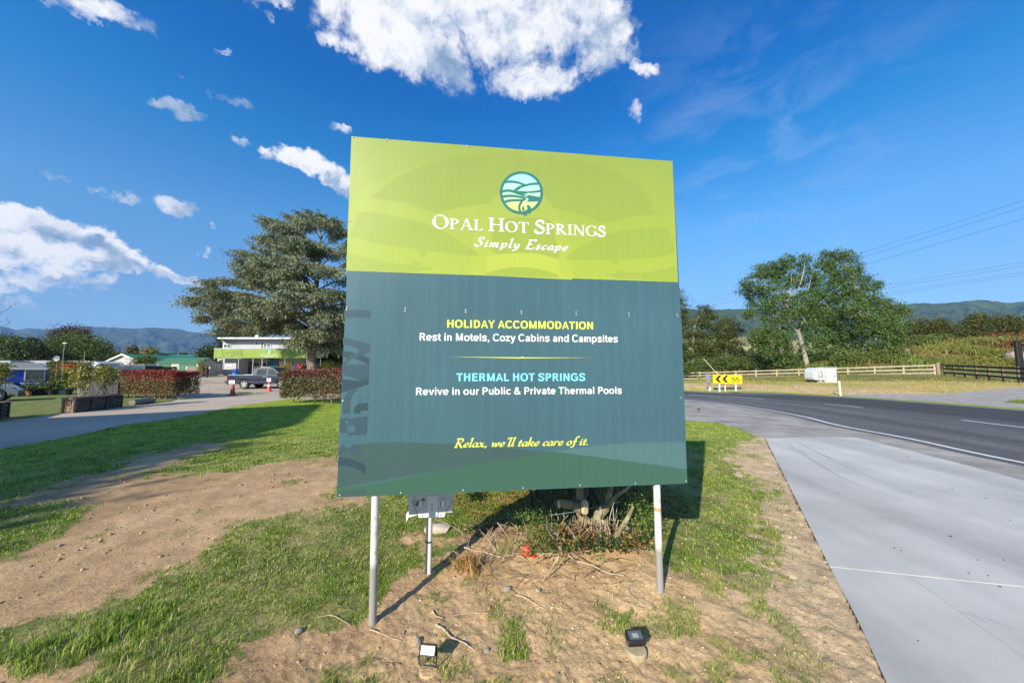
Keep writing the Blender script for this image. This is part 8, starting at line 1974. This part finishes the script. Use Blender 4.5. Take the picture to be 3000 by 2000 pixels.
foliage_obj('verge_grass', [leaf_quads(P, .13, c, .22, axis=np.tile([0, 0, 1.], (n, 1)) + rs.normal(size=(n, 3)) * .5, rs=rs)], M_GRASS, None, kind='stuff', label='dry yellowish verge grass beyond the road')

# ---- pebbles and clods
def pebble_proto(seed):
    r2 = np.random.default_rng(seed); import bmesh
    bm = bmesh.new(); bmesh.ops.create_icosphere(bm, subdivisions=1, radius=1.0)
    V = np.array([v.co[:] for v in bm.verts]) * r2.uniform(.6, 1.15, (len(bm.verts), 1)); V[:, 2] *= .6
    Fq = np.array([[v.index for v in f.verts] for f in bm.faces]); bm.free(); return V, Fq
def pebbles(n, rmin, rmax, smin, smax, cols, name, label, maskf):
    r_ = np.exp(rs.uniform(math.log(rmin), math.log(rmax), n)); a_ = rs.uniform(R(-60), R(60), n); x, y_ = r_ * np.sin(a_), r_ * np.cos(a_)
    ok = maskf(x, y_); x, y_, r_ = x[ok], y_[ok], r_[ok]; n = len(x); z = HN(x, y_)
    s = smin * (smax / smin) ** (rs.uniform(0, 1, n) ** 5) * np.clip(r_ / 2.5, .8, 2.2)
    Vs, Fs, Ts, o = [], [], [], 0
    for k in range(6):
        V, Fq = pebble_proto(k); idx = np.where(np.arange(n) % 6 == k)[0]
        an = rs.uniform(0, 6.283, len(idx)); ca, sa = np.cos(an), np.sin(an); m = len(idx)
        vx = V[None, :, 0] * ca[:, None] - V[None, :, 1] * sa[:, None]; vy = V[None, :, 0] * sa[:, None] + V[None, :, 1] * ca[:, None]; vz = np.repeat(V[None, :, 2], m, 0)
        st = rs.uniform(.6, 1.3, (m, 1))
        P = np.stack([x[idx, None] + vx * s[idx, None] * st, y_[idx, None] + vy * s[idx, None], z[idx, None] + vz * s[idx, None] + s[idx, None] * .15], -1)
        Vs.append(P.reshape(-1, 3)); Fs.append((Fq[None] + (np.arange(m) * len(V))[:, None, None]).reshape(-1, 3) + o); Ts.append(np.repeat(palette(m, np.array(cols) / np.array([1.4, 1.2, .8]), rs=rs, jit=.25), len(V), 0)); o += m * len(V)
    me = rawmesh(name, np.concatenate(Vs), np.concatenate(Fs), {'tint': np.concatenate(Ts)})
    m_ = mat('pebble_stone', (.4, .3, .2), .95, attr='tint', spec=.15)
    link(name, me, m_, None, kind='stuff', label=label)
def bare(x, y_):
    g, li, a, b = surf(x, y_); hard = np.maximum(np.maximum(poly_sd(SLAB, x, y_), poly_sd(ROADP, x, y_)), poly_sd(DRIVE, x, y_))
    cl = fbm(x, y_, 3.0, 3, 91)
    return (g < .5) & (hard < -.01) & (rs.uniform(size=len(x)) < (.30 + .9 * (cl > .5)) * np.where(x < -1.2, .35, 1.0))
pebbles(52000, 1.2, 8.0, .0022, .013, [(.36, .25, .14), (.46, .33, .19), (.28, .19, .11), (.52, .39, .25), (.33, .26, .19)], 'soil_crumbs', 'loose crumbs of soil and small stones on the bare ground', bare)
def mulch(x, y_): return (poly_sd(LITTER, x, y_) + (fbm(x, y_, 2., 3, 5) - .5) * .7 > -.05) & (poly_sd(SLAB, x, y_) < -.1)
n = 15000; P = np.c_[rs.uniform(-.9, 2.1, n), rs.uniform(2.6, 6.0, n)]; ok = mulch(P[:, 0], P[:, 1]) & (rs.uniform(size=n) < .8); P = P[ok]; n = len(P)
P3 = np.c_[P, HN(P[:, 0], P[:, 1]) + rs.uniform(.002, .02, n)]
foliage_obj('leaf_litter', [leaf_quads(P3, .035, palette(n, [(.20, .09, .05), (.28, .15, .08), (.12, .06, .04), (.34, .22, .13)], rs=rs), .4, axis=rs.normal(size=(n, 3)) * np.array([1, 1, .25]), rs=rs)], M_LEAF, None, kind='stuff', label='reddish brown leaf litter under the cut-back shrub')
n = 500; x = rs.uniform(.9, 2.6, n); y_ = rs.uniform(2.6, 5.5, n); g_, *_r = surf(x, y_); ok = (g_ > .6) & (poly_sd(SLAB, x, y_) < -.5); x, y_ = x[ok], y_[ok]; n = len(x)
foliage_obj('clover_flowers', [leaf_quads(np.c_[x, y_, HN(x, y_) + .035], .009, palette(n, [(.55, .6, .8)], rs=rs), .9, rs=rs)], M_LEAF, None, kind='stuff', label='tiny white clover heads in the turf behind the right post')

# ------------------------------------------------------------------ cut-back shrub behind the sign
sb = G(1700, 1620, .08); SBX, SBY = 0.62, 3.35; SBZ = HS(SBX, SBY)
def near_at(px, py, Y): return at(px, py, Y)
sroot = thing('cut_back_shrub', (SBX, SBY, SBZ), 'old cut-back shrub with bare stems and ivy behind the billboard', 'shrub')
m_stem = mat('mossy_stem', (.21, .17, .10), .95, vary=.35, vscale=9, color2=(.30, .27, .15), bump=1, bscale=26); m_cut = mat('sawn_wood', (.62, .46, .28), .8, vary=.12, vscale=20)
def sl(p): return (p[0] - SBX, p[1] - SBY, p[2] - SBZ)
def z8(x, y_): return 1500 + x / 5.345, 1420 + y_ / 5.345
def stem(pts, rad, Y0, name='stem', m=None, parent=None, dY=None):
    P = [sl(near_at(*z8(*p), Y0 + (dY[i] if dY else 0))) for i, p in enumerate(pts)]
    q = spline(P, 4) if len(P) > 2 else P; rr_ = np.interp(np.linspace(0, 1, len(q)), np.linspace(0, 1, len(rad)), rad)
    return MB().tube([tuple(p) for p in q], list(map(float, rr_)), 9).obj(name, m or m_stem, parent or sroot, smooth=True)
stem([(1010, 900), (1060, 760), (1110, 560), (1090, 420), (1065, 300), (1060, 100), (1050, -250)], [.060, .048, .045, .055, .036, .032, .02], 3.2)
stem([(1150, 950), (1230, 850), (1300, 740), (1330, 560), (1390, 420), (1480, 340)], [.065, .05, .05, .045, .05, .04], 3.15)
stem([(1480, 345), (1560, 270), (1640, 170), (1720, 110), (1800, 60), (1900, -100)], [.030, .020, .018, .016, .014, .01], 3.15)
stem([(1500, 330), (1520, 150), (1545, 40), (1560, -200)], [.03, .026, .024, .02], 3.2)
b1 = stem([(1080, 380), (960, 320), (860, 300), (770, 285), (740, 300)], [.045, .036, .036, .034, .032], 3.1)
c_ = sl(near_at(*z8(736, 300), 3.06)); MB().lathe([(.033, -.012), (.034, .008)], 14, c_, 'X').obj('cut_end', m_cut, b1)
stem([(1350, 880), (1360, 790), (1400, 700), (1450, 640)], [.035, .028, .022, .018], 3.05); 
c_ = sl(near_at(*z8(1405, 580), 3.0)); MB().lathe([(.021, -.01), (.022, .01)], 12, c_, 'Y').obj('cut_end', m_cut, sroot)
b2 = stem([(1620, 820), (1680, 720), (1760, 600), (1830, 480), (1900, 330)], [.026, .022, .018, .016, .010], 2.9)
stem([(1460, 860), (1460, 700), (1465, 540)], [.012, .012, .011], 2.95); stem([(1560, 900), (1540, 740), (1500, 620), (1490, 500)], [.008, .007, .006, .005], 2.9)
c_ = sl(near_at(*z8(1140, 350), 3.05)); rock('burr', None, c_, .045, m_cut, 17, (1, .8, 1.6), None, sroot)
random.seed(12)
for k in range(70):      # thin whippy twigs
    x0 = random.uniform(560, 1800); y0 = random.uniform(780, 1040); x1 = x0 + random.uniform(-260, 330); y1 = y0 - random.uniform(150, 620)
    stem([(x0, y0), ((x0 + x1) / 2 + random.uniform(-60, 60), (y0 + y1) / 2 + random.uniform(-40, 40)), (x1, y1)], [.006, .0045, .002], 3.0 + random.uniform(-.15, .3), 'twig', m_bark_p if k % 3 else m_stem)
for k in range(16):      # dark stems of the thicket behind
    x0 = random.uniform(200, 1900); stem([(x0, 760 + random.uniform(-60, 100)), (x0 + random.uniform(-90, 90), 420), (x0 + random.uniform(-200, 200), 40), (x0 + random.uniform(-300, 300), -500)], [.022, .018, .014, .006], 3.7 + random.uniform(-.2, .9), 'stem', m_bark_d)
shr = np.random.default_rng(31)
def spray(cx, cy, rx, ry, Y, n, leaf, cols, dpt=.16, name='foliage'):
    u = shr.normal(size=(n, 3)) * .5; P = np.array([near_at(*z8(cx + a * rx, cy + b * ry), Y + c * dpt) for a, b, c in u]) - np.array([SBX, SBY, SBZ])
    g = np.array([HS(p[0] + SBX, p[1] + SBY) - SBZ for p in P[:1]]); P[:, 2] = np.maximum(P[:, 2], g.min() - .02 + shr.uniform(0, .05, n))
    return foliage_obj(name, [leaf_quads(P, leaf, palette(n, cols, rs=shr), .55, rs=shr)], M_LEAF, sroot)
lg = [(.07, .14, .04), (.10, .19, .05), (.05, .10, .03), (.15, .22, .07)]
spray(300, 470, 280, 110, 3.05, 330, .018, lg, .3); spray(430, 620, 300, 200, 3.0, 520, .018, lg, .3); spray(440, 800, 280, 160, 2.92, 520, .018, lg, .25); spray(560, 960, 380, 130, 2.9, 320, .02, lg, .25)
spray(2000, 330, 260, 260, 3.05, 420, .02, lg, .3); spray(2080, 560, 200, 280, 3.05, 560, .02, lg, .3); spray(1900, 780, 220, 160, 2.95, 220, .022, lg, .25); spray(-560, 170, 190, 90, 3.5, 500, .024, lg)
iv = [(.035, .085, .03), (.05, .11, .035), (.025, .06, .03)]
spray(900, 620, 420, 260, 3.35, 300, .04, iv, .3); spray(950, 900, 500, 120, 2.95, 180, .04, iv, .2); spray(1650, 560, 220, 200, 3.3, 200, .04, iv, .2); spray(1500, 900, 420, 120, 2.9, 140, .04, iv, .15); br = [(.20, .12, .07), (.14, .09, .05), (.28, .19, .11)]; spray(1000, 820, 620, 260, 3.0, 700, .03, br, .25, 'dead_leaves'); spray(500, 860, 420, 240, 2.98, 350, .028, br, .2, 'dead_leaves'); spray(1800, 860, 400, 200, 2.95, 350, .028, br, .2, 'dead_leaves')
P, cen = clumps([((0.0, .75, 1.35), (1.0, .7, .8)), ((-.35, .85, 1.8), (.7, .55, .7)), ((.3, .8, 1.8), (.7, .55, .7)), ((.3, 1.1, .65), (1.0, .45, .5)), ((-.35, 1.15, .55), (.8, .4, .4))], 420, 46, .26, .8, .25, shr)
foliage_obj('crown', [leaf_quads(P, .055, palette(len(P), [(.05, .10, .03), (.035, .07, .022), (.08, .13, .035)], rs=shr), .55, rs=shr)], M_LEAF, sroot)
def ivy(px, py, s, rot, label_parent):
    Y = G(px, py, HS(*G(px, py, .05)[:2]))[1]; c = near_at(px, py, Y); sh = [(0, -1), (.35, -.7), (.95, -.45), (.6, -.05), (.75, .5), (.3, .45), (0, 1.0), (-.3, .45), (-.75, .5), (-.6, -.05), (-.95, -.45), (-.35, -.7)]
    ca, sa = math.cos(rot), math.sin(rot); V = [(s * (a * ca - b * sa), s * (a * sa + b * ca) * .8, s * (.25 * abs(a) + .15 * b + .3)) for a, b in sh] + [(0, 0, s * .12)]
    me = bpy.data.meshes.new('ivy_leaf'); me.from_pydata(V, [], [(i, (i + 1) % 12, 12) for i in range(12)]); me.update()
    o = link('ivy_leaf', me, mat('ivy_leaf', (.035, .105, .045), .35, vary=.3, vscale=30), ivr); o.location = (c[0] - IV[0], c[1] - IV[1], HS(c[0], c[1]) + .008 - IV[2])
IVp = G(1745, 1668, .05); IV = (float(IVp[0]), float(IVp[1]), HS(IVp[0], IVp[1])); ivr = thing('ivy_sprig', IV, 'sprig of large dark ivy leaves on the soil right of the ball', 'ivy')
for (x, y_, s) in ((1240, 1290, 90), (1330, 1290, 85), (1270, 1370, 70), (1370, 1350, 60), (1400, 1440, 55), (1450, 1430, 40), (820, 1230, 55), (840, 1190, 40), (1560, 1350, 55), (1640, 1440, 45), (1200, 1230, 50), (1500, 1320, 40)):
    p = z8(x, y_); ivy(p[0], p[1], s / 5.345 / 2 * 2.55 / F_PX, random.uniform(0, 6.28), None)

# ------------------------------------------------------------------ small things lying about
m_stick = mat('bleached_stick', (.36, .27, .17), .9, vary=.25, vscale=20, color2=(.48, .38, .26)); m_stick_d = mat('brown_stick', (.20, .13, .08), .9, vary=.3, vscale=20)
def z9(x, y_): return 1000 + x / 2.306, 1400 + y_ / 2.306
def stick(label, pts, r, m, lift=.0, zf=z9, name='stick', group='dead sticks lying on the soil', lifts=None):
    P = []
    for i, p in enumerate(pts):
        a = zf(*p); g = G(a[0], a[1], .0); z = HS(g[0], g[1]); g = G(a[0], a[1], z + r * .7 + lift); z = HS(g[0], g[1]); hgt = z + r * .7 + lift
        if lifts: hgt += lifts[i]; g = G(a[0], a[1], hgt)
        P.append((g[0], g[1], hgt))
    r = r * .62; c = P[0]; t = thing(name, c, label, 'stick', group); q = spline([np.array(p) - np.array(c) for p in P], 5)
    rr_ = [r * (1 - .55 * i / len(q)) for i in range(len(q))]; MB().tube([tuple(p + np.array([random.uniform(-1, 1), random.uniform(-1, 1), random.uniform(-1, 1)]) * r * .25) for p in q], rr_, 7).obj('stem', m, t, smooth=True); return t
stick('long bleached branch lying left of the orange ball', [(830, 475), (900, 478), (980, 500), (1080, 522), (1140, 516), (1230, 508)], .012, m_stick, .02)
stick('thick crooked stick above the left floodlight', [(637, 980), (700, 1020), (740, 1070), (800, 1095), (890, 1138)], .012, m_stick, .004)
stick('curved pale stick left of the right-hand post', [(1945, 700), (1940, 740), (1975, 790), (2040, 830), (2115, 866)], .012, m_stick, .004)
stick('long thin grey branch across the bare soil', [(1180, 780), (1260, 820), (1350, 850), (1420, 868), (1530, 890)], .009, m_stick, .004)
stick('short curved stick near the left post shadow', [(615, 888), (640, 925), (685, 948)], .008, m_stick, .004)
stick('thin horizontal stick in the middle of the soil', [(745, 928), (850, 912), (990, 908)], .007, m_stick, .004)
stick('straight pale stick sloping down right of the ball', [(1470, 525), (1420, 610), (1360, 695)], .010, m_stick, .01, lifts=[.12, .05, 0])
stick('arched cane bending over the ball', [(1295, 590), (1330, 530), (1390, 508), (1440, 512), (1470, 525)], .006, m_stick, .0, lifts=[0, .08, .12, .12, .12])
stick('bundle-like branch running down from the shrub', [(1520, 480), (1600, 510), (1700, 545), (1800, 600), (1910, 640)], .012, m_stick, .03)
stick('thinner branch beside the bundle below the shrub', [(1560, 470), (1660, 530), (1760, 590), (1860, 630)], .008, m_stick_d, .03)
stick('crooked root at the foot of the left post', [(190, 1020), (260, 1045), (340, 1075), (405, 1098)], .007, m_stick, .0)
stick('slanting pale cane left of the green sprays', [(1055, 300), (1100, 360), (1135, 420), (1145, 468)], .007, m_stick, .0, lifts=[.22, .15, .06, 0])
stick('thin twig on the turf at the lower left', [(280, 1245), (340, 1248), (400, 1255)], .006, m_stick_d, .0)
stick('short white root by the ball', [(1310, 632), (1350, 630), (1385, 640)], .007, m_stick, .004)
stick('thin stick on the soil by the grass edge', [(-160, 940), (-60, 930), (20, 960), (60, 985)], .006, m_stick, .01)
for k in range(46):
    a = (random.uniform(900, 1900), random.uniform(520, 760)); L_ = random.uniform(50, 200); an = random.uniform(-.6, 3.6)
    b = (a[0] + L_ * math.cos(an), a[1] + L_ * .45 * math.sin(an)); 
    if k == 0: tw = MB(); P0_ = G(*z9(1400, 620), .03)
    A_ = G(*z9(*a), .03); B_ = G(*z9(*b), .03); A_[2] = HS(A_[0], A_[1]) + random.uniform(.003, .03); B_[2] = HS(B_[0], B_[1]) + random.uniform(.003, .06); M_ = (A_ + B_) / 2; M_[2] += random.uniform(0, .03); M_[0] += random.uniform(-.02, .02)
    tw.tube([tuple(A_), tuple(M_), tuple(B_)], [.0035, .003, .0015], 4)
tag(tw.obj('fine_twigs', m_stick_d), 'tangle of fine dead twigs on the soil below the shrub', None, None, 'stuff')
tw = MB()
for k in range(60):
    a = (random.uniform(800, 1500), random.uniform(300, 560)); L_ = random.uniform(60, 220); an = random.uniform(0, 3.1)
    b = (a[0] + L_ * math.cos(an), a[1] - L_ * .5 * math.sin(an)); A_ = G(*z9(*a), .08); B_ = G(*z9(*b), .08); A_[2] = HS(A_[0], A_[1]) + .004; B_[2] = HS(B_[0], B_[1]) + random.uniform(.02, .14); M_ = (A_ + B_) / 2; M_[2] += .02
    tw.tube([tuple(A_), tuple(M_), tuple(B_)], [.003, .0025, .0012], 4)
tag(tw.obj('fine_twigs', m_stick), 'pale fine twigs standing in the leaf litter', None, None, 'stuff')
c = G(*z9(850, 640), .02); n = 160; P = shr.normal(size=(n, 3)) * np.array([.05, .03, .01]); P[:, 2] = np.abs(P[:, 2]) + .05
o = foliage_obj('dead_grass', [leaf_quads(P, .17, palette(n, [(.40, .30, .17), (.30, .22, .12)], rs=shr), .05, axis=np.tile([-.3, 0, 1.], (n, 1)) + shr.normal(size=(n, 3)) * .35, rs=shr)], M_GRASS, None, label='straw-coloured dead grass clump at the edge of the soil', cat='dead grass'); o.location = (c[0], c[1], HS(c[0], c[1]))
c = G(*z9(1252, 590), .0); z = HS(c[0], c[1]); ball = thing('orange_ball', (c[0], c[1], z), 'battered orange rubber ball lying in the dirt', 'ball')
MB().lathe([(.0, .002), (.025, .004), (.044, .022), (.048, .045), (.042, .068), (.026, .084), (.008, .090), (.0, .090)], 20).obj('shell', mat('ball_orange', (.55, .11, .055), .4, vary=.2, vscale=20), ball, smooth=True)
a = [(.0485 * math.cos(t), .0485 * math.sin(t), .048 + .012 * math.sin(t * 2)) for t in np.linspace(0, 6.283, 25)]; MB().tube(a, .0016, 4, cap=False).obj('seam', m_stick_d, ball)
a = [(.049 * math.cos(t) * .3, .049 * math.cos(t), .046 + .046 * math.sin(t)) for t in np.linspace(0, 3.14, 14)]; MB().tube(a, .0016, 4, cap=False).obj('seam', m_stick_d, ball)
mb = MB().prism([(.03, -.03), (.10, -.035), (.115, -.01), (.05, .0)], .004, .010, 'XY'); mb.obj('torn_flap', mat('ball_red', (.6, .06, .05), .5), ball)
m_r1 = mat('straw_brown_rock', (.42, .33, .22), .95, vary=.3, vscale=14, bump=1, bscale=30); m_r2 = mat('white_rock', (.46, .40, .32), .9, vary=.25, vscale=8, bump=.8, bscale=18); m_r3 = mat('grey_rock', (.27, .24, .20), .9, vary=.2, vscale=10)
c = G(*z9(1940, 490), .05); rock('rock', 'large brown rock left of the right-hand post', (c[0], c[1], HS(c[0], c[1]) + .045), .095, m_r1, 23, (1, .8, .85))
c = G(*z9(655, 355), .03); rock('rock', 'flat white rock behind the small number board', (c[0], c[1], HS(c[0], c[1]) + .02), .12, m_r2, 29, (1.2, .7, .45))
for i, (x, y_, s, m_, lab) in enumerate(((1328, 800, .024, mat('pink_stone', (.48, .36, .30), .9), 'small pale pink stone in the middle of the soil'), (1018, 830, .022, m_r1, 'brown pebble standing on the soil'), (520, 1105, .030, m_r3, 'grey stone above the left floodlight'), (980, 1170, .020, m_r3, 'small grey stone right of the left floodlight'), (1565, 1028, .012, m_r2, 'tiny white pebble left of the right floodlight'), (-285, 565 + 470, .03, m_r3, 'grey stone at the edge of the left grass'), (1000, 890, .02, mat('rust_stone', (.45, .2, .1), .9), 'small rusty brown stone'), (1120, 780, .035, m_r3, 'half-buried grey stone in the bank'))):
    a = z9(x, y_); c = G(a[0], a[1], 0); rock('stone', lab, (c[0], c[1], HS(c[0], c[1]) + s * .3), s, m_, 40 + i, (1, .8, .6), 'stone', None, 'loose stones', 2)
rk = [(2300, 1745 , .018), (1260, 1010, .02)]
t = thing('wire_strand', (0.3, 3.0, .3), 'taut pale wire stretched from the stump to the left', 'wire'); A_ = near_at(*z8(590, 480), 2.9); B_ = near_at(*z8(1060, 405), 3.1); C_ = near_at(*z8(1700, 260), 3.3); wpart(MB().tube([tuple(A_), tuple(B_), tuple(C_)], .0022, 5), 'strand', m_rim, t)

# ------------------------------------------------------------------ small number board behind the sign
def za(x, y_): return 1150 + x / 5.228, 1420 + y_ / 5.228
Yn = G(*za(545, 1380), .0)[1]; nbz = HS(float(G(*za(545, 1380), 0)[0]), float(Yn)); Yn = float(G(*za(545, 1380), nbz)[1])
def sn(x, y_, dy=0): p = at(*za(x, y_), Yn + dy); return (p[0], Yn + dy, p[2])
c = sn(545, 1380); nbd = thing('number_board', (c[0], Yn, nbz), 'torn grey number board on a thin post behind the billboard', 'sign')
m_np = mat('grey_film', (.50, .53, .58), .4, vary=.15, vscale=8); m_nw = mat('white_sheet', (.80, .80, .80), .5)
a = sn(548, 480); b = sn(548, 1380)
wpart(MB().tube([(b[0], Yn + .03, nbz - .1), (a[0] + .012, Yn + .03, a[2] + .10)], .0165, 16), 'post', mat('galvanised_pipe', (.58, .57, .53), .5, vary=.12, vscale=10), nbd, smooth=True)
q0 = sn(498, 1375); q1 = sn(520, 500); wpart(MB().tube([(q0[0], Yn + .028, nbz - .05), (q1[0], Yn + .028, q1[2])], .009, 8), 'conduit', m_char, nbd, smooth=True)
t0 = sn(545, 888); wpart(MB().lathe([(.030, t0[2] - .003), (.030, t0[2] + .003)], 14, (t0[0] - .004, Yn + .03, 0)), 'cable_tie', m_blk, nbd)
def sheetn(pts, y0, th, m, name, parent=None):
    P = [sn(x, y_) for x, y_ in pts]; mb = MB().prism([(p[0], p[2]) for p in P][::-1], Yn + y0, Yn + y0 + th); return wpart(mb, name, m, nbd, parent=parent)
sheetn([(390, 435), (400, 500), (795, 488), (800, 418), (960, 60), (250, 60), (245, 440)], 0, .006, m_nw, 'backing_sheet')
fp = sheetn([(252, 440), (530, 430), (640, 420), (915, 412), (960, 60), (245, 60)], -.006, .004, m_np, 'front_film')
sheetn([(205, 450), (247, 395), (250, 460), (390, 455), (300, 482), (240, 500), (213, 566)], .002, .004, m_nw, 'torn_corner')
sheetn([(535, 160), (715, 155), (690, 480), (525, 485)], -.010, .003, mat('pale_film', (.64, .67, .72), .4), 'centre_strip')
sheetn([(395, 240), (500, 235), (500, 318), (395, 322)], -.0125, .002, m_nw, 'number_tile'); sheetn([(728, 230), (842, 235), (832, 322), (722, 318)], -.0125, .002, m_nw, 'number_tile')
sheetn([(300, 255), (345, 200), (350, 205), (345, 330), (385, 430), (370, 432)], -.0090, .002, m_grey_m, 'tear_line'); sheetn([(935, 215), (945, 215), (815, 428), (800, 430)], -.0090, .002, m_grey_m, 'tear_line')
def bar_(pts, name='figure'): return sheetn(pts, -.0150, .0018, m_blk, name)
bar_([(402, 232), (414, 232), (412, 308), (400, 308)]); bar_([(742, 238), (756, 238), (750, 318), (737, 318)]); bar_([(808, 238), (820, 238), (814, 315), (802, 315)])
P = [(468 + 17 * math.cos(t), 275 + 38 * math.sin(t)) for t in np.linspace(0, 6.283, 21)[:-1]]; Q = [(468 + 9 * math.cos(t), 275 + 30 * math.sin(t)) for t in np.linspace(0, 6.283, 21)[:-1]]
mb = MB(); V = [sn(x, y_) for x, y_ in P + Q]; mb.add([(v[0], Yn - .0152, v[2]) for v in V], [(i, 20 + i, 20 + (i + 1) % 20, (i + 1) % 20) for i in range(20)]); wpart(mb, 'figure', m_blk, nbd)
bar_([(385, 222), (392, 225), (384, 312), (360, 312)], 'torn_print'); bar_([(440, 215), (470, 198), (503, 210), (498, 232), (480, 222)], 'torn_print')
sheetn([(606, 270), (614, 270), (612, 360), (620, 350), (608, 395), (598, 352), (606, 360)], -.0122, .0015, mat('faint_arrow', (.24, .22, .30), .6), 'arrow')
for x, y_ in ((462, 474), (738, 455)): p = sn(x, y_); wpart(MB().lathe([(.0045, -.004), (.0045, .002)], 10, (p[0], Yn - .001, p[2]), 'Y'), 'bolt', m_blk, nbd)

# ------------------------------------------------------------------ floodlights on round footings
m_fl = mat('floodlight_black', (.018, .018, .020), .45); m_fg = mat('lens_glass', (.62, .66, .72), .12, spec=.7); m_led = mat('led_plate', (.75, .68, .60), .4); m_fr = mat('reflector_white', (.70, .72, .76), .35)
m_foot = mat('sandy_concrete', (.52, .36, .17), .9, vary=.2, vscale=20, bump=.6, bscale=60)
def floodlight(label, px, py, pw, hr, foot, tilt, yaw, footm, fh, fr_, glass):
    g0 = G(foot[0], foot[1], 0); g0[2] = HS(g0[0], g0[1]); g0 = G(foot[0], foot[1], g0[2] + fh)
    t = thing('floodlight', (g0[0], g0[1], HS(g0[0], g0[1])), label, 'floodlight', 'ground floodlights in front of the billboard', yaw)
    MB().lathe([(fr_, -.05), (fr_, fh - .006), (fr_ - .006, fh), (fr_ * .5, fh + .001), (0.001, fh + .001)], 22).obj('footing', footm, t, smooth=True)
    s = g0[1] / F_PX; w = pw * s; c = at(px, py, g0[1]); dz = c[2] - (g0[2] - fh); dx = c[0] - g0[0]; hh = w * hr
    M_ = Matrix.Translation((dx, 0, dz)) @ Matrix.Rotation(-tilt, 4, 'X')
    def put(mb, name, m, parent=None, smooth=False):
        mb.v = [tuple(M_ @ Vector(v)) for v in mb.v]; return mb.obj(name, m, parent or t, smooth=smooth)
    hs = put(MB().box((0, .012, 0), (w, .024, hh), bev=.004), 'housing', m_fl)
    b = .07 * w
    mb = MB()
    for a_, bb in (((-w / 2 + b / 2, 0), (b, hh)), ((w / 2 - b / 2, 0), (b, hh))): mb.box((a_[0], -.004, a_[1]), (bb[0], .010, bb[1]), bev=.002)
    for a_, bb in (((0, hh / 2 - b / 2), (w - 2 * b, b)), ((0, -hh / 2 + b / 2), (w - 2 * b, b))): mb.box((a_[0], -.0042, a_[1]), (bb[0], .0095, bb[1]), bev=.002)
    put(mb, 'bezel', m_fl, hs); put(MB().box((0, -.0012, 0), (w - 2 * b, .002, hh - 2 * b)), 'lens', glass, hs)
    put(MB().box((0, -.0035, 0), (w * .36, .003, hh * .34), bev=.001), 'led_plate', m_led if glass is m_fr else mat('led_dim', (.30, .32, .33), .3), hs)
    for k in range(7): put(MB().box((-w * .36 + k * w * .12, .034, 0), (.004, .018, hh * .8)), 'cooling_fin', m_fl, hs)
    mb = MB(); e = w / 2 + .004
    pts = [(dx - e, .012, dz), (dx - e * .98, .0, fh + .03), (dx - e * .75, .0, fh + .012), (dx + e * .75, .0, fh + .012), (dx + e * .98, .0, fh + .03), (dx + e, .012, dz)]
    mb.tube(pts, .0038, 6); mb.obj('bracket', m_fl, t)
    for s_ in (-1, 1): MB().lathe([(.007, s_ * e - .004), (.007, s_ * e + .004)], 10, (dx * 0 + dx, .012, dz), 'X').obj('knob', m_fl, t)
    return t
floodlight('left floodlight with a bright white face on a sandy round footing', 1253, 1903, 46, .56, (1256, 1958), R(28), R(-6), m_foot, .014, .052, m_fr)
floodlight('right floodlight tipped flat with a dark lens on a round footing', 1861, 1864, 46, .72, (1862, 1900), R(78), R(4), mat('wooden_footing', (.40, .33, .20), .9, vary=.25, vscale=20), .030, .062, mat('dark_lens', (.10, .12, .13), .08, spec=.9))
